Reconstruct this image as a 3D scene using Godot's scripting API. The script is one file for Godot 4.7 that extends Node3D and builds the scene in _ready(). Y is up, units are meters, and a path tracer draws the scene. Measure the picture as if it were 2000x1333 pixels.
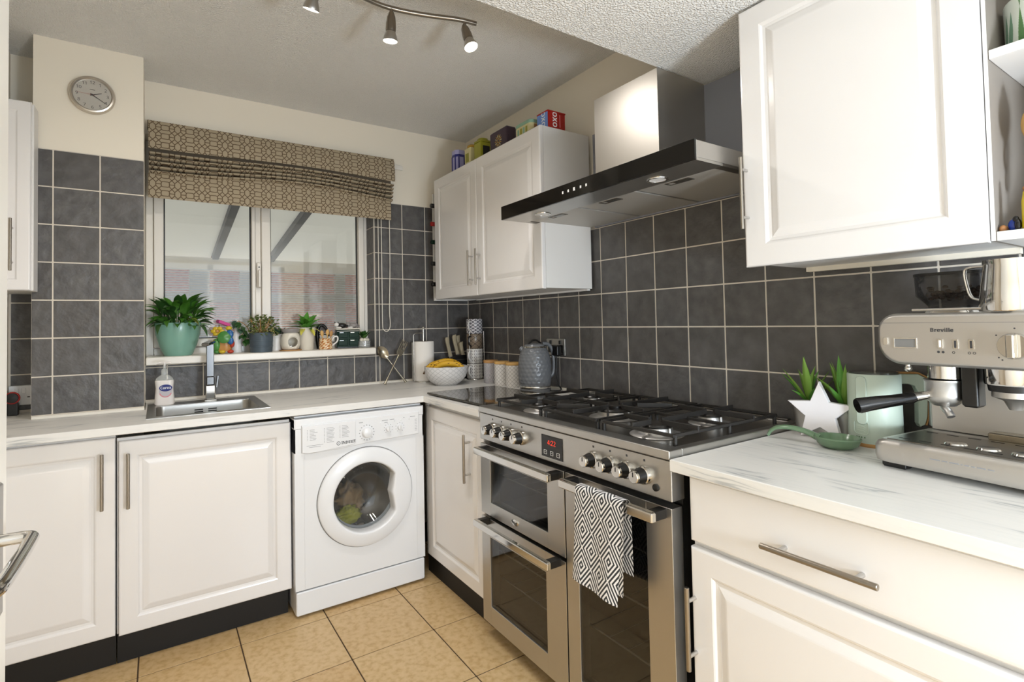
extends Node3D
# Kitchen corner. World axes: right wall is the plane x = 0, window wall is z = 0, floor is y = 0; metres.

var M := {}
var names := {}
var font_sans: SystemFont
var font_bold: SystemFont
var font_serif: SystemFont

const TILE := 0.1555          # wall tile pitch
const ROW0 := 1.2143          # a horizontal joint of the wall tiles
const WT := 0.893             # worktop height
const SILL := 1.112

func _ready():
	setup_camera()
	setup_light()
	fonts()
	materials()
	build_shell()
	build_outside()
	build_window()
	build_units()
	build_washer()
	build_cooker()
	build_hood()
	build_sink_area()
	build_corner_items()
	build_right_items()
	build_sill_items()
	build_high_items()
	build_shelf_items()

func setup_camera():
	var f := 1014.6585
	var cam := Camera3D.new()
	cam.name = "camera"
	cam.projection = Camera3D.PROJECTION_FRUSTUM
	cam.near = 0.05
	cam.far = 60.0
	cam.size = cam.near * 1333.0 / f
	cam.frustum_offset = Vector2((1000.0 - 954.698) / f, -(666.5 - 602.985) / f) * cam.near
	cam.transform = Transform3D(Basis(Vector3.UP, -0.567223) * Basis(Vector3.RIGHT, 0.0271288) * Basis(Vector3.BACK, -0.0192961), Vector3(-1.74692, 1.24549, 2.99728))
	add_child(cam)
	cam.current = true

func setup_light():
	var we := WorldEnvironment.new()
	we.name = "world_environment"
	var env := Environment.new()
	env.background_mode = Environment.BG_SKY
	var sky := Sky.new()
	var sm := ProceduralSkyMaterial.new()
	sm.sky_top_color = Color(0.84, 0.87, 0.90)
	sm.sky_horizon_color = Color(0.92, 0.93, 0.94)
	sm.ground_bottom_color = Color(0.35, 0.34, 0.32)
	sm.ground_horizon_color = Color(0.6, 0.6, 0.58)
	sm.sky_energy_multiplier = 1.05
	sm.ground_energy_multiplier = 0.8
	sky.sky_material = sm
	env.sky = sky
	env.tonemap_mode = Environment.TONE_MAPPER_LINEAR
	env.tonemap_exposure = 0.93
	env.sdfgi_enabled = true
	env.ssao_enabled = true
	env.ssil_enabled = true
	we.environment = env
	add_child(we)
	# daylight from unseen glazed doors behind the camera, lighting the room from that side
	area_light("unseen_door_daylight", Vector3(-1.15, 1.12, 4.50), Vector3(-1.15, 1.12, 0.0), Vector2(1.75, 1.95), Color(0.87, 0.935, 1.0), 1.75)
	# lamp out of view behind the camera, standing in for the flash
	var o := OmniLight3D.new()
	o.name = "flash_stand_in_light"
	o.position = LAMP_AT
	o.light_color = Color(0.90, 0.95, 1.0)
	o.light_energy = 2.5
	o.light_size = 0.15
	o.omni_range = 12.0
	o.omni_attenuation = 2.0
	o.shadow_enabled = true
	add_child(o)

const LAMP_AT := Vector3(-0.86, 1.02, 3.75)

func area_light(called: String, at: Vector3, towards: Vector3, size: Vector2, color: Color, energy: float):
	var a := AreaLight3D.new()
	a.name = called
	a.area_size = size
	a.light_color = color
	a.light_energy = energy
	a.shadow_enabled = true
	a.area_range = 12.0
	add_child(a)
	var up := Vector3.UP if absf((towards - at).normalized().y) < 0.9 else Vector3.BACK
	a.look_at_from_position(at, towards, up)
	return a

# ---------------------------------------------------------------- mesh builder
class MB:
	var v := PackedVector3Array()
	var n := PackedVector3Array()
	var t := PackedVector2Array()
	var c := PackedColorArray()
	var ix := PackedInt32Array()
	var T := Transform3D.IDENTITY
	var col := Color.WHITE
	var use_col := false

	func at(p: Vector3, b := Basis.IDENTITY) -> MB:
		T = Transform3D(b, p)
		return self

	func home() -> MB:
		T = Transform3D.IDENTITY
		return self

	func vert(p: Vector3, nn: Vector3, uv: Vector2) -> int:
		v.append(T * p)
		n.append((T.basis * nn).normalized())
		t.append(uv)
		if use_col:
			c.append(col)
		return v.size() - 1

	func tri(a: int, b: int, d: int):
		ix.append_array(PackedInt32Array([a, d, b]))

	func quad(a: Vector3, b: Vector3, d: Vector3, e: Vector3, nn = null, uvs = null):
		var nor: Vector3 = nn if nn != null else (d - a).cross(e - b).normalized()
		var u: Array = uvs if uvs != null else [Vector2(0, 1), Vector2(1, 1), Vector2(1, 0), Vector2(0, 0)]
		var i := vert(a, nor, u[0])
		vert(b, nor, u[1]); vert(d, nor, u[2]); vert(e, nor, u[3])
		tri(i, i + 1, i + 2); tri(i, i + 2, i + 3)

	# box, edges rounded by r (chamfer with the faces' normals)
	func box(p: Vector3, s: Vector3, r := 0.0) -> MB:
		var h := s / 2.0
		var ax := [Vector3.RIGHT, Vector3.UP, Vector3.BACK]
		r = minf(r, minf(h.x, minf(h.y, h.z)) * 0.95)
		for k in 3:
			for sg in [-1.0, 1.0]:
				var a: Vector3 = ax[k] * sg
				var e1: Vector3 = ax[(k + 1) % 3]
				var e2: Vector3 = ax[(k + 2) % 3]
				if sg < 0:
					var sw := e1; e1 = e2; e2 = sw
				var o: Vector3 = p + a * h[k]
				var l1: float = absf(h.dot(e1)) - r
				var l2: float = absf(h.dot(e2)) - r
				quad(o - e1 * l1 - e2 * l2, o + e1 * l1 - e2 * l2, o + e1 * l1 + e2 * l2, o - e1 * l1 + e2 * l2, a,
					[Vector2(-l1, l2), Vector2(l1, l2), Vector2(l1, -l2), Vector2(-l1, -l2)])
		if r <= 0.0:
			return self
		for k in 3:
			var k1 := (k + 1) % 3
			var k2 := (k + 2) % 3
			var len: float = h[k] - r
			for s1 in [-1.0, 1.0]:
				for s2 in [-1.0, 1.0]:
					var n1: Vector3 = ax[k1] * s1
					var n2: Vector3 = ax[k2] * s2
					var c1: Vector3 = p + n1 * h[k1] + n2 * (h[k2] - r)
					var c2: Vector3 = p + n2 * h[k2] + n1 * (h[k1] - r)
					var d: Vector3 = ax[k] * len
					var fl: bool = s1 * s2 < 0
					var i := vert(c1 - d, n1, Vector2.ZERO)
					vert(c2 - d, n2, Vector2.ZERO); vert(c2 + d, n2, Vector2.ZERO); vert(c1 + d, n1, Vector2.ZERO)
					if fl:
						tri(i, i + 3, i + 2); tri(i, i + 2, i + 1)
					else:
						tri(i, i + 1, i + 2); tri(i, i + 2, i + 3)
		for sx in [-1.0, 1.0]:
			for sy in [-1.0, 1.0]:
				for sz in [-1.0, 1.0]:
					var i := vert(p + Vector3(sx * h.x, sy * (h.y - r), sz * (h.z - r)), Vector3(sx, 0, 0), Vector2.ZERO)
					vert(p + Vector3(sx * (h.x - r), sy * h.y, sz * (h.z - r)), Vector3(0, sy, 0), Vector2.ZERO)
					vert(p + Vector3(sx * (h.x - r), sy * (h.y - r), sz * h.z), Vector3(0, 0, sz), Vector2.ZERO)
					if sx * sy * sz > 0:
						tri(i, i + 1, i + 2)
					else:
						tri(i, i + 2, i + 1)
		return self

	# box between two corners
	func bx(a: Vector3, b: Vector3, r := 0.0) -> MB:
		return box((a + b) / 2.0, (b - a).abs(), r)

	# profile points (radius, height) turned round y; going up the outside gives outward normals
	func lathe(prof: Array, seg := 32, a0 := 0.0, a1 := TAU, vscale := 1.0) -> MB:
		var m := prof.size()
		var sn: Array[Vector2] = []
		for i in m - 1:
			var d: Vector2 = prof[i + 1] - prof[i]
			sn.append(Vector2(d.y, -d.x).normalized())
		var rows := []
		var along := 0.0
		for i in m:
			if i > 0:
				along += (prof[i] - prof[i - 1]).length() * vscale
			if i == 0:
				rows.append([prof[i], sn[0], along])
			elif i == m - 1:
				rows.append([prof[i], sn[m - 2], along])
			elif sn[i - 1].dot(sn[i]) < 0.72:
				rows.append([prof[i], sn[i - 1], along])
				rows.append(null)
				rows.append([prof[i], sn[i], along])
			else:
				rows.append([prof[i], (sn[i - 1] + sn[i]).normalized(), along])
		var prev := -1
		for r in rows:
			if r == null:
				prev = -1
				continue
			var base := v.size()
			for k in seg + 1:
				var a := a0 + (a1 - a0) * k / seg
				var dir := Vector3(cos(a), 0, -sin(a))
				vert(dir * r[0].x + Vector3(0, r[0].y, 0), dir * r[1].x + Vector3(0, r[1].y, 0), Vector2(float(k) / seg, r[2]))
			if prev >= 0:
				for k in seg:
					tri(prev + k, prev + k + 1, base + k + 1)
					tri(prev + k, base + k + 1, base + k)
			prev = base
		return self

	func cyl(p0: Vector3, p1: Vector3, r: float, seg := 16, r1 := -1.0, bev := 0.0) -> MB:
		var keep := T
		var y := (p1 - p0)
		var l := y.length()
		T = T * Transform3D(MB.frame(y / l), p0)
		var q := r if r1 < 0 else r1
		if bev > 0:
			lathe([Vector2(0, 0), Vector2(r - bev, 0), Vector2(r, bev), Vector2(q, l - bev), Vector2(q - bev, l), Vector2(0, l)], seg)
		else:
			lathe([Vector2(0, 0), Vector2(r, 0), Vector2(q, l), Vector2(0, l)], seg)
		T = keep
		return self

	static func frame(y: Vector3) -> Basis:
		var x := y.cross(Vector3.BACK)
		if x.length() < 0.01:
			x = y.cross(Vector3.RIGHT)
		x = x.normalized()
		return Basis(x, y, x.cross(y))

	# tube through points; r is a number or an array
	func tube(pts: Array, r, seg := 10, closed := false, caps := true, flat := 1.0) -> MB:
		var m := pts.size()
		var last := Vector3.ZERO
		var b := Basis.IDENTITY
		var rings := []
		var along := 0.0
		var cnt := m + (1 if closed else 0)
		for j in cnt:
			var i := j % m
			var d: Vector3
			if closed:
				d = pts[(i + 1) % m] - pts[(i - 1 + m) % m]
			else:
				d = pts[mini(i + 1, m - 1)] - pts[maxi(i - 1, 0)]
			d = d.normalized()
			if j == 0:
				b = MB.frame(d)
			else:
				var axis := last.cross(d)
				if axis.length() > 1e-5:
					b = Basis(axis.normalized(), last.angle_to(d)) * b
				along += (pts[i] - pts[(i - 1 + m) % m]).length()
			last = d
			var rad: float = r[i] if r is Array else r
			var base := v.size()
			for k in seg + 1:
				var a := TAU * k / seg
				var dir := b.x * cos(a) - b.z * sin(a) * flat
				vert(pts[i] + dir * rad, b.x * cos(a) * flat - b.z * sin(a), Vector2(float(k) / seg, along))
			rings.append(base)
			if j > 0:
				var p: int = rings[j - 1]
				for k in seg:
					tri(p + k, p + k + 1, base + k + 1)
					tri(p + k, base + k + 1, base + k)
		if caps and not closed:
			for e in [0, m - 1]:
				var d: Vector3 = (pts[0] - pts[1]).normalized() if e == 0 else (pts[m - 1] - pts[m - 2]).normalized()
				var ce := vert(pts[e], d, Vector2.ZERO)
				var st := v.size()
				var src: int = rings[e]
				for k in seg + 1:
					v.append(v[src + k]); n.append((T.basis * d).normalized()); t.append(Vector2.ZERO)
					if use_col: c.append(col)
				for k in seg:
					if e == 0:
						tri(ce, st + k + 1, st + k)
					else:
						tri(ce, st + k, st + k + 1)
		return self

	# outline in the xy plane pushed from z0 to z1, edges chamfered by bev
	func extrude(poly: Array, z0: float, z1: float, bev := 0.0, smooth := false) -> MB:
		var p := PackedVector2Array(poly)
		if Geometry2D.is_polygon_clockwise(p):
			p.reverse()
		var m := p.size()
		var ins := PackedVector2Array()
		var pn: Array[Vector2] = []
		for i in m:
			var e0 := (p[i] - p[(i - 1 + m) % m]).normalized()
			var e1 := (p[(i + 1) % m] - p[i]).normalized()
			var n0 := Vector2(e0.y, -e0.x)
			var n1 := Vector2(e1.y, -e1.x)
			var mid := (n0 + n1).normalized()
			pn.append(mid)
			ins.append(p[i] - mid * bev / maxf(0.35, mid.dot(n0)))
		var tr := Geometry2D.triangulate_polygon(ins)
		for side in 2:
			var base := v.size()
			var z := z1 if side == 0 else z0
			for i in m:
				vert(Vector3(ins[i].x, ins[i].y, z), Vector3(0, 0, 1 if side == 0 else -1), ins[i] * Vector2(1, -1))
			for k in range(0, tr.size(), 3):
				var a := tr[k]; var b := tr[k + 1]; var d := tr[k + 2]
				var ccw := (ins[b] - ins[a]).cross(ins[d] - ins[a]) > 0
				if ccw == (side == 0):
					tri(base + a, base + b, base + d)
				else:
					tri(base + a, base + d, base + b)
		for i in m:
			var j := (i + 1) % m
			var e := (p[j] - p[i]).normalized()
			var nf := Vector3(e.y, -e.x, 0)
			var na := Vector3(pn[i].x, pn[i].y, 0) if smooth else nf
			var nb := Vector3(pn[j].x, pn[j].y, 0) if smooth else nf
			var l := (p[j] - p[i]).length()
			var rows := [[p[i], p[j], z0 + bev], [p[i], p[j], z1 - bev]]
			var q := vert(Vector3(p[i].x, p[i].y, z0 + bev), na, Vector2(0, z0))
			vert(Vector3(p[j].x, p[j].y, z0 + bev), nb, Vector2(l, z0))
			vert(Vector3(p[j].x, p[j].y, z1 - bev), nb, Vector2(l, z1))
			vert(Vector3(p[i].x, p[i].y, z1 - bev), na, Vector2(0, z1))
			tri(q, q + 1, q + 2); tri(q, q + 2, q + 3)
			if bev > 0:
				q = vert(Vector3(p[i].x, p[i].y, z1 - bev), na, Vector2(0, 0))
				vert(Vector3(p[j].x, p[j].y, z1 - bev), nb, Vector2(l, 0))
				vert(Vector3(ins[j].x, ins[j].y, z1), Vector3.BACK, Vector2(l, 0))
				vert(Vector3(ins[i].x, ins[i].y, z1), Vector3.BACK, Vector2(0, 0))
				tri(q, q + 1, q + 2); tri(q, q + 2, q + 3)
				q = vert(Vector3(ins[i].x, ins[i].y, z0), Vector3.FORWARD, Vector2(0, 0))
				vert(Vector3(ins[j].x, ins[j].y, z0), Vector3.FORWARD, Vector2(l, 0))
				vert(Vector3(p[j].x, p[j].y, z0 + bev), nb, Vector2(l, 0))
				vert(Vector3(p[i].x, p[i].y, z0 + bev), na, Vector2(0, 0))
				tri(q, q + 1, q + 2); tri(q, q + 2, q + 3)
		return self

	# the same, outline given in plan (x, z), pushed from height y0 to y1
	func slab(poly_xz: Array, y0: float, y1: float, bev := 0.0, smooth := false) -> MB:
		var keep := T
		T = T * Transform3D(Basis(Vector3.RIGHT, -PI / 2), Vector3.ZERO)
		var p := []
		for q in poly_xz:
			p.append(Vector2(q.x, -q.y))
		extrude(p, y0, y1, bev, smooth)
		T = keep
		return self

	# smooth sheet fn(u, v) over nu x nv cells; normal is du x dv
	func grid(fn: Callable, nu: int, nv: int, uvs := Vector2.ONE, wrap := false) -> MB:
		var pts := []
		for j in nv + 1:
			for i in nu + 1:
				pts.append(fn.call(float(i) / nu, float(j) / nv))
		var nr := []
		for j in nv + 1:
			for i in nu + 1:
				var i0 := i - 1; var i1 := i + 1
				if wrap:
					i0 = (i - 1 + nu) % nu; i1 = (i + 1) % nu
				else:
					i0 = maxi(i0, 0); i1 = mini(i1, nu)
				var du: Vector3 = pts[j * (nu + 1) + i1] - pts[j * (nu + 1) + i0]
				var dv: Vector3 = pts[mini(j + 1, nv) * (nu + 1) + i] - pts[maxi(j - 1, 0) * (nu + 1) + i]
				var nn := du.cross(dv)
				if nn.length() < 1e-12:
					var jj := 1 if j == 0 else (nv - 1 if j == nv else j)
					du = pts[jj * (nu + 1) + i1] - pts[jj * (nu + 1) + i0]
					nn = du.cross(dv)
				nr.append(nn.normalized() if nn.length() > 1e-12 else Vector3.UP)
		var base := v.size()
		for j in nv + 1:
			for i in nu + 1:
				vert(pts[j * (nu + 1) + i], nr[j * (nu + 1) + i], Vector2(float(i) / nu, float(j) / nv) * uvs)
		for j in nv:
			for i in nu:
				var a := base + j * (nu + 1) + i
				tri(a, a + 1, a + nu + 2)
				tri(a, a + nu + 2, a + nu + 1)
		return self

	# stack of closed outlines [[Vector3...], ...], ends closed
	func loft(secs: Array, caps := true, flip := false) -> MB:
		var m: int = secs[0].size()
		var ns := secs.size()
		grid(func(u, w): return secs[int(round(w * (ns - 1)))][int(round(u * m)) % m], m, ns - 1, Vector2.ONE, true)
		if caps:
			for e in [0, ns - 1]:
				var s: Array = secs[e]
				var ce := Vector3.ZERO
				for p in s:
					ce += p
				ce /= m
				var nn: Vector3 = (s[1] - s[0]).cross(s[int(m / 3.0)] - s[0]).normalized()
				var other: Array = secs[1 if e == 0 else ns - 2]
				if nn.dot(ce - other[0]) < 0:
					nn = -nn
				var q := vert(ce, nn, Vector2(0.5, 0.5))
				for p in s:
					vert(p, nn, Vector2(0.5, 0.5))
				for k in m:
					var a := q + 1 + k
					var b := q + 1 + (k + 1) % m
					if (s[k] - ce).cross(s[(k + 1) % m] - ce).dot(nn) > 0:
						tri(q, a, b)
					else:
						tri(q, b, a)
		return self

	func ball(p: Vector3, r: Vector3, seg := 14, rings := 8) -> MB:
		grid(func(u, w): return p + Vector3(cos(u * TAU) * sin(w * PI) * r.x, -cos(w * PI) * r.y, -sin(u * TAU) * sin(w * PI) * r.z), seg, rings, Vector2.ONE, true)
		return self

	func mesh() -> ArrayMesh:
		var arr := []
		arr.resize(Mesh.ARRAY_MAX)
		arr[Mesh.ARRAY_VERTEX] = v
		arr[Mesh.ARRAY_NORMAL] = n
		arr[Mesh.ARRAY_TEX_UV] = t
		if use_col:
			arr[Mesh.ARRAY_COLOR] = c
		arr[Mesh.ARRAY_INDEX] = ix
		var m := ArrayMesh.new()
		m.add_surface_from_arrays(Mesh.PRIMITIVE_TRIANGLES, arr)
		return m

# ---------------------------------------------------------------- nodes
func numbered(called: String) -> String:
	if not names.has(called):
		names[called] = 0
		return called
	names[called] += 1
	return "%s_%03d" % [called, names[called]]

func thing(called: String, label: String, category: String, at := Vector3.ZERO, turn := 0.0, group := "") -> Node3D:
	var o := Node3D.new()
	o.name = numbered(called)
	o.position = at
	o.rotation.y = turn
	add_child(o)
	tag(o, label, category, group)
	return o

func tag(o: Node, label := "", category := "", group := "", kind := ""):
	if label: o.set_meta("label", label)
	if category: o.set_meta("category", category)
	if group: o.set_meta("group", group)
	if kind: o.set_meta("kind", kind)

func struct(called: String, at := Vector3.ZERO, turn := 0.0) -> Node3D:
	var o := Node3D.new()
	o.name = called
	o.position = at
	o.rotation.y = turn
	o.set_meta("kind", "structure")
	add_child(o)
	return o

func part(parent: Node, called: String, mb, m: Material, label := "", at := Vector3.ZERO, b := Basis.IDENTITY) -> MeshInstance3D:
	var o := MeshInstance3D.new()
	o.name = called
	o.mesh = mb.mesh() if mb is MB else mb
	o.material_override = m
	o.transform = Transform3D(b, at)
	o.cast_shadow = GeometryInstance3D.SHADOW_CASTING_SETTING_ON
	if label: o.set_meta("label", label)
	parent.add_child(o, true)
	return o

func solo(called: String, label: String, category: String, mb, m: Material, at := Vector3.ZERO, turn := 0.0, group := "") -> MeshInstance3D:
	var o := part(self, numbered(called), mb, m, "", at, Basis(Vector3.UP, turn))
	tag(o, label, category, group)
	return o

func copy(o: Node3D, called: String, label: String, at: Vector3, turn: float) -> Node3D:
	var d: Node3D = o.duplicate()
	d.name = numbered(called)
	add_child(d)
	d.position = at
	d.rotation.y = turn
	d.set_meta("label", label)
	return d

func text(parent: Node, called: String, words: String, height: float, m: Material, at: Vector3, b := Basis.IDENTITY, font: Font = null, depth := 0.0006) -> MeshInstance3D:
	var tm := TextMesh.new()
	tm.text = words
	tm.font = font if font else font_sans
	tm.font_size = 48
	tm.pixel_size = height / 36.0
	tm.depth = depth
	tm.curve_step = 2.0
	return part(parent, called, tm, m, "", at, b)

func fonts():
	font_sans = SystemFont.new(); font_sans.font_names = PackedStringArray(["Droid Sans"])
	font_bold = SystemFont.new(); font_bold.font_names = PackedStringArray(["Droid Sans"]); font_bold.font_weight = 700
	font_serif = SystemFont.new(); font_serif.font_names = PackedStringArray(["Droid Serif"])

# rounded rectangle outline
func rrect(w: float, h: float, r: float, k := 4, c := Vector2.ZERO) -> Array:
	var o := []
	var cs := [Vector2(w / 2 - r, h / 2 - r), Vector2(-w / 2 + r, h / 2 - r), Vector2(-w / 2 + r, -h / 2 + r), Vector2(w / 2 - r, -h / 2 + r)]
	for q in 4:
		for i in k + 1:
			var a := PI / 2 * (q + float(i) / k)
			o.append(c + cs[q] + Vector2(cos(a), sin(a)) * r)
	return o

func ring_xz(w: float, d: float, r: float, y: float, k := 4, c := Vector3.ZERO) -> Array:
	var o := []
	for p in rrect(w, d, r, k):
		o.append(Vector3(p.x, y, -p.y) + c)
	return o

func arc(c: Vector2, r: float, a0: float, a1: float, k := 8) -> Array:
	var o := []
	for i in k + 1:
		var a := lerpf(a0, a1, float(i) / k)
		o.append(c + Vector2(cos(a), sin(a)) * r)
	return o

# smooth curve through points
func curve(pts: Array, k := 6) -> Array:
	var o := []
	var m := pts.size()
	for i in m - 1:
		var p0 = pts[maxi(i - 1, 0)]; var p1 = pts[i]; var p2 = pts[i + 1]; var p3 = pts[mini(i + 2, m - 1)]
		for j in k:
			var t := float(j) / k
			o.append(0.5 * ((2.0 * p1) + (p2 - p0) * t + (2.0 * p0 - 5.0 * p1 + 4.0 * p2 - p3) * t * t + (3.0 * p1 - p0 - 3.0 * p2 + p3) * t * t * t))
	o.append(pts[m - 1])
	return o

# ---------------------------------------------------------------- materials
func mat(called: String, c: Color, rough := 0.5, metal := 0.0, extra := {}) -> StandardMaterial3D:
	var m := StandardMaterial3D.new()
	m.resource_name = called
	m.albedo_color = c
	m.roughness = rough
	m.metallic = metal
	for k in extra:
		m.set(k, extra[k])
	M[called] = m
	return m

func hx(s: String) -> Color:
	return Color.html(s)

func tex(im: Image) -> ImageTexture:
	return ImageTexture.create_from_image(im)

func noise_img(size: int, freq: float, octaves: int, seed_: int, stretch := Vector2.ONE, kind := FastNoiseLite.TYPE_SIMPLEX_SMOOTH) -> Image:
	var f := FastNoiseLite.new()
	f.noise_type = kind
	f.seed = seed_
	f.frequency = freq
	f.fractal_octaves = octaves
	f.fractal_type = FastNoiseLite.FRACTAL_FBM if octaves > 1 else FastNoiseLite.FRACTAL_NONE
	var im := f.get_seamless_image(int(size * stretch.x), int(size * stretch.y), false, false, 0.25)
	if stretch != Vector2.ONE:
		im.resize(size, size, Image.INTERPOLATE_CUBIC)
	return im

# colour ramp over a noise picture: stops [[t, Color], ...]
func ramped(im: Image, stops: Array) -> Image:
	var w := im.get_width()
	var h := im.get_height()
	var lut := []
	for i in 256:
		var t := i / 255.0
		var c: Color = stops[0][1]
		for k in stops.size() - 1:
			if t >= stops[k][0]:
				var u: float = clampf((t - stops[k][0]) / maxf(1e-5, stops[k + 1][0] - stops[k][0]), 0, 1)
				c = (stops[k][1] as Color).lerp(stops[k + 1][1], u)
		lut.append(c)
	var out := Image.create(w, h, false, Image.FORMAT_RGB8)
	for y in h:
		for x in w:
			out.set_pixel(x, y, lut[int(im.get_pixel(x, y).r * 255.0)])
	return out

func draw_img(w: int, h: int, fn: Callable) -> Image:
	var out := Image.create(w, h, false, Image.FORMAT_RGB8)
	for y in h:
		for x in w:
			out.set_pixel(x, y, fn.call((x + 0.5) / w, (y + 0.5) / h))
	return out

func triplanar(m: StandardMaterial3D, scale: Vector3, world := true):
	m.uv1_triplanar = true
	m.uv1_world_triplanar = world
	m.uv1_scale = scale
	m.uv1_triplanar_sharpness = 8.0

func bumpy(m: StandardMaterial3D, t: Texture2D, cm: float):
	m.heightmap_enabled = true
	m.heightmap_texture = t
	m.heightmap_scale = cm

func materials():
	# painted walls
	mat("cream_paint", hx("f2e9d8"), 0.75)
	mat("plaster_white", hx("e9e6e0"), 0.85)
	var stip := noise_img(512, 0.055, 2, 11)
	var m := mat("stippled_ceiling", hx("f2f0ec"), 0.9)
	triplanar(m, Vector3.ONE * 4.2)
	bumpy(m, tex(ramped(stip, [[0.0, Color.BLACK], [0.42, Color(0.1, 0.1, 0.1)], [0.7, Color.WHITE], [1.0, Color.WHITE]])), 0.34)
	mat("grey_panel", hx("8b8c93"), 0.55)
	# slate-look wall tiles, three tones
	var slate := noise_img(512, 0.012, 5, 21)
	var slate_bump := tex(noise_img(512, 0.02, 4, 22))
	var k := 0
	for pair in [["4c4a48", "646160"], ["494644", "5f5c5a"], ["4e4c4c", "676563"]]:
		m = mat("slate_tile_%d" % k, Color.WHITE, 0.42)
		m.albedo_texture = tex(ramped(slate, [[0.05, hx(pair[0])], [0.5, hx(pair[1]).lerp(hx(pair[0]), 0.5)], [1.0, hx(pair[1])]]))
		triplanar(m, Vector3.ONE * (1.7 + 0.23 * k))
		m.uv1_offset = Vector3(0.31, 0.17, 0.43) * k
		bumpy(m, slate_bump, 0.25)
		k += 1
	mat("grout", hx("d9d0c2"), 0.9)
	mat("caulk", hx("e8e2d6"), 0.5)
	# floor tiles
	var fl := noise_img(512, 0.02, 5, 31)
	k = 0
	for pair in [["b5925f", "d2b486"], ["b79563", "d4b78a"], ["b28e5b", "cfb082"]]:
		m = mat("floor_tile_%d" % k, Color.WHITE, 0.38)
		m.albedo_texture = tex(ramped(fl, [[0.0, hx(pair[0])], [0.5, hx(pair[0]).lerp(hx(pair[1]), 0.72)], [1.0, hx(pair[1])]]))
		triplanar(m, Vector3.ONE * (2.9 + 0.2 * k))
		m.uv1_offset = Vector3(0.2, 0.5, 0.37) * k
		k += 1
	mat("floor_grout", hx("4d3b28"), 0.95)
	# kitchen units
	mat("gloss_white", hx("e9e6e4"), 0.22, 0.0, {"clearcoat_enabled": true, "clearcoat": 0.6, "clearcoat_roughness": 0.06})
	mat("carcass_white", hx("e8e5e1"), 0.4)
	mat("plinth_black", hx("0d0b09"), 0.6)
	mat("shelf_grey", hx("8f877e"), 0.55)
	mat("dark_gap", hx("14110f"), 0.9)
	# marble-look laminate, veins along x and along z
	var n1 := FastNoiseLite.new(); n1.seed = 41; n1.frequency = 1.0; n1.fractal_octaves = 4
	var n2 := FastNoiseLite.new(); n2.seed = 43; n2.frequency = 1.0; n2.fractal_octaves = 2
	var vr := draw_img(900, 900, func(u, w):
		# a sheet 2.4 m by 1.3 m: thin broken veins along its length
		var x: float = u * 2.4
		var y: float = w * 1.3 + 0.05 * x
		var r := absf(n1.get_noise_2d(x * 1.3, y * 11.0))
		var mask := smoothstep(-0.05, 0.4, n2.get_noise_2d(x * 2.2 + 9.0, y * 6.0))
		var fine := n1.get_noise_2d(x * 6.0 + 30.0, y * 60.0)
		var dark := (1.0 - smoothstep(0.0, 0.05, r)) * mask * 0.55 + (1.0 - smoothstep(0.0, 0.22, r)) * mask * 0.15 + clampf(fine, 0.0, 1.0) * 0.12
		return Color(0.905, 0.898, 0.882).lerp(Color(0.63, 0.64, 0.645), clampf(dark, 0.0, 1.0)))
	m = mat("worktop", Color.WHITE, 0.38, 0.0, {"albedo_texture": tex(vr), "uv1_scale": Vector3(1.0 / 2.4, 1.0 / 1.3, 1), "uv1_offset": Vector3(1.0, 0.04, 0)})
	# metals
	var br := noise_img(256, 0.08, 3, 51, Vector2(1.0, 12.0))
	var brt := br.duplicate(); brt.rotate_90(CLOCKWISE)
	m = mat("steel", hx("b8b6b2"), 0.34, 1.0)
	mat("steel_brushed", hx("c0beba"), 0.38, 1.0, {"roughness_texture": tex(ramped(br, [[0.0, Color(0.75, 0.75, 0.75)], [1.0, Color.WHITE]])), "roughness_texture_channel": 0})
	triplanar(M["steel_brushed"], Vector3(0.7, 6.0, 0.7))
	mat("steel_duct", hx("bdb9b2"), 0.42, 1.0)
	mat("steel_dark", hx("86827c"), 0.3, 1.0)
	mat("nickel", hx("9e978d"), 0.3, 1.0)
	mat("clock_face", hx("dedcd8"), 0.3, 0.9)
	mat("clock_metal", hx("c9c2b9"), 0.28, 1.0)
	mat("chrome_dark_reflection", hx("77787a"), 0.1, 1.0)  # chrome darkened to stand for the dark reflections on the tap
	mat("chrome", hx("d8d6d2"), 0.08, 1.0)
	mat("silverware", hx("b3aa97"), 0.25, 1.0)
	mat("aluminium", hx("c9c7c4"), 0.4, 1.0)
	mat("black_enamel", hx("1b1815"), 0.3)
	mat("cast_iron", hx("23201d"), 0.55)
	mat("black_plastic", hx("141312"), 0.35)
	mat("black_gloss", hx("0b0a0a"), 0.08)
	mat("grey_plastic", hx("7b7a78"), 0.5)
	mat("white_plastic", hx("ececec"), 0.35)
	mat("white_appliance", hx("e9eaec"), 0.3, 0.0, {"clearcoat_enabled": true, "clearcoat": 0.3, "clearcoat_roughness": 0.15})
	mat("upvc", hx("efe9df"), 0.3)
	mat("print_grey", hx("8f9094"), 0.6)
	mat("print_dark", hx("3a3a3c"), 0.6)
	mat("print_black", hx("111111"), 0.6)
	mat("oven_glass", Color(0.03, 0.03, 0.03, 0.42), 0.04, 0.0, {"transparency": BaseMaterial3D.TRANSPARENCY_ALPHA})
	mat("oven_cavity", hx("4d4a46"), 0.5)
	mat("clear_glass", Color(0.97, 0.99, 0.98, 0.04), 0.02, 0.0, {"transparency": BaseMaterial3D.TRANSPARENCY_ALPHA})
	mat("smoked_plastic", Color(0.06, 0.05, 0.045, 0.55), 0.06, 0.0, {"transparency": BaseMaterial3D.TRANSPARENCY_ALPHA})
	mat("red_digits", hx("d8331c"), 0.5, 0.0, {"emission_enabled": true, "emission": hx("e03018"), "emission_energy_multiplier": 0.9})
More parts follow.
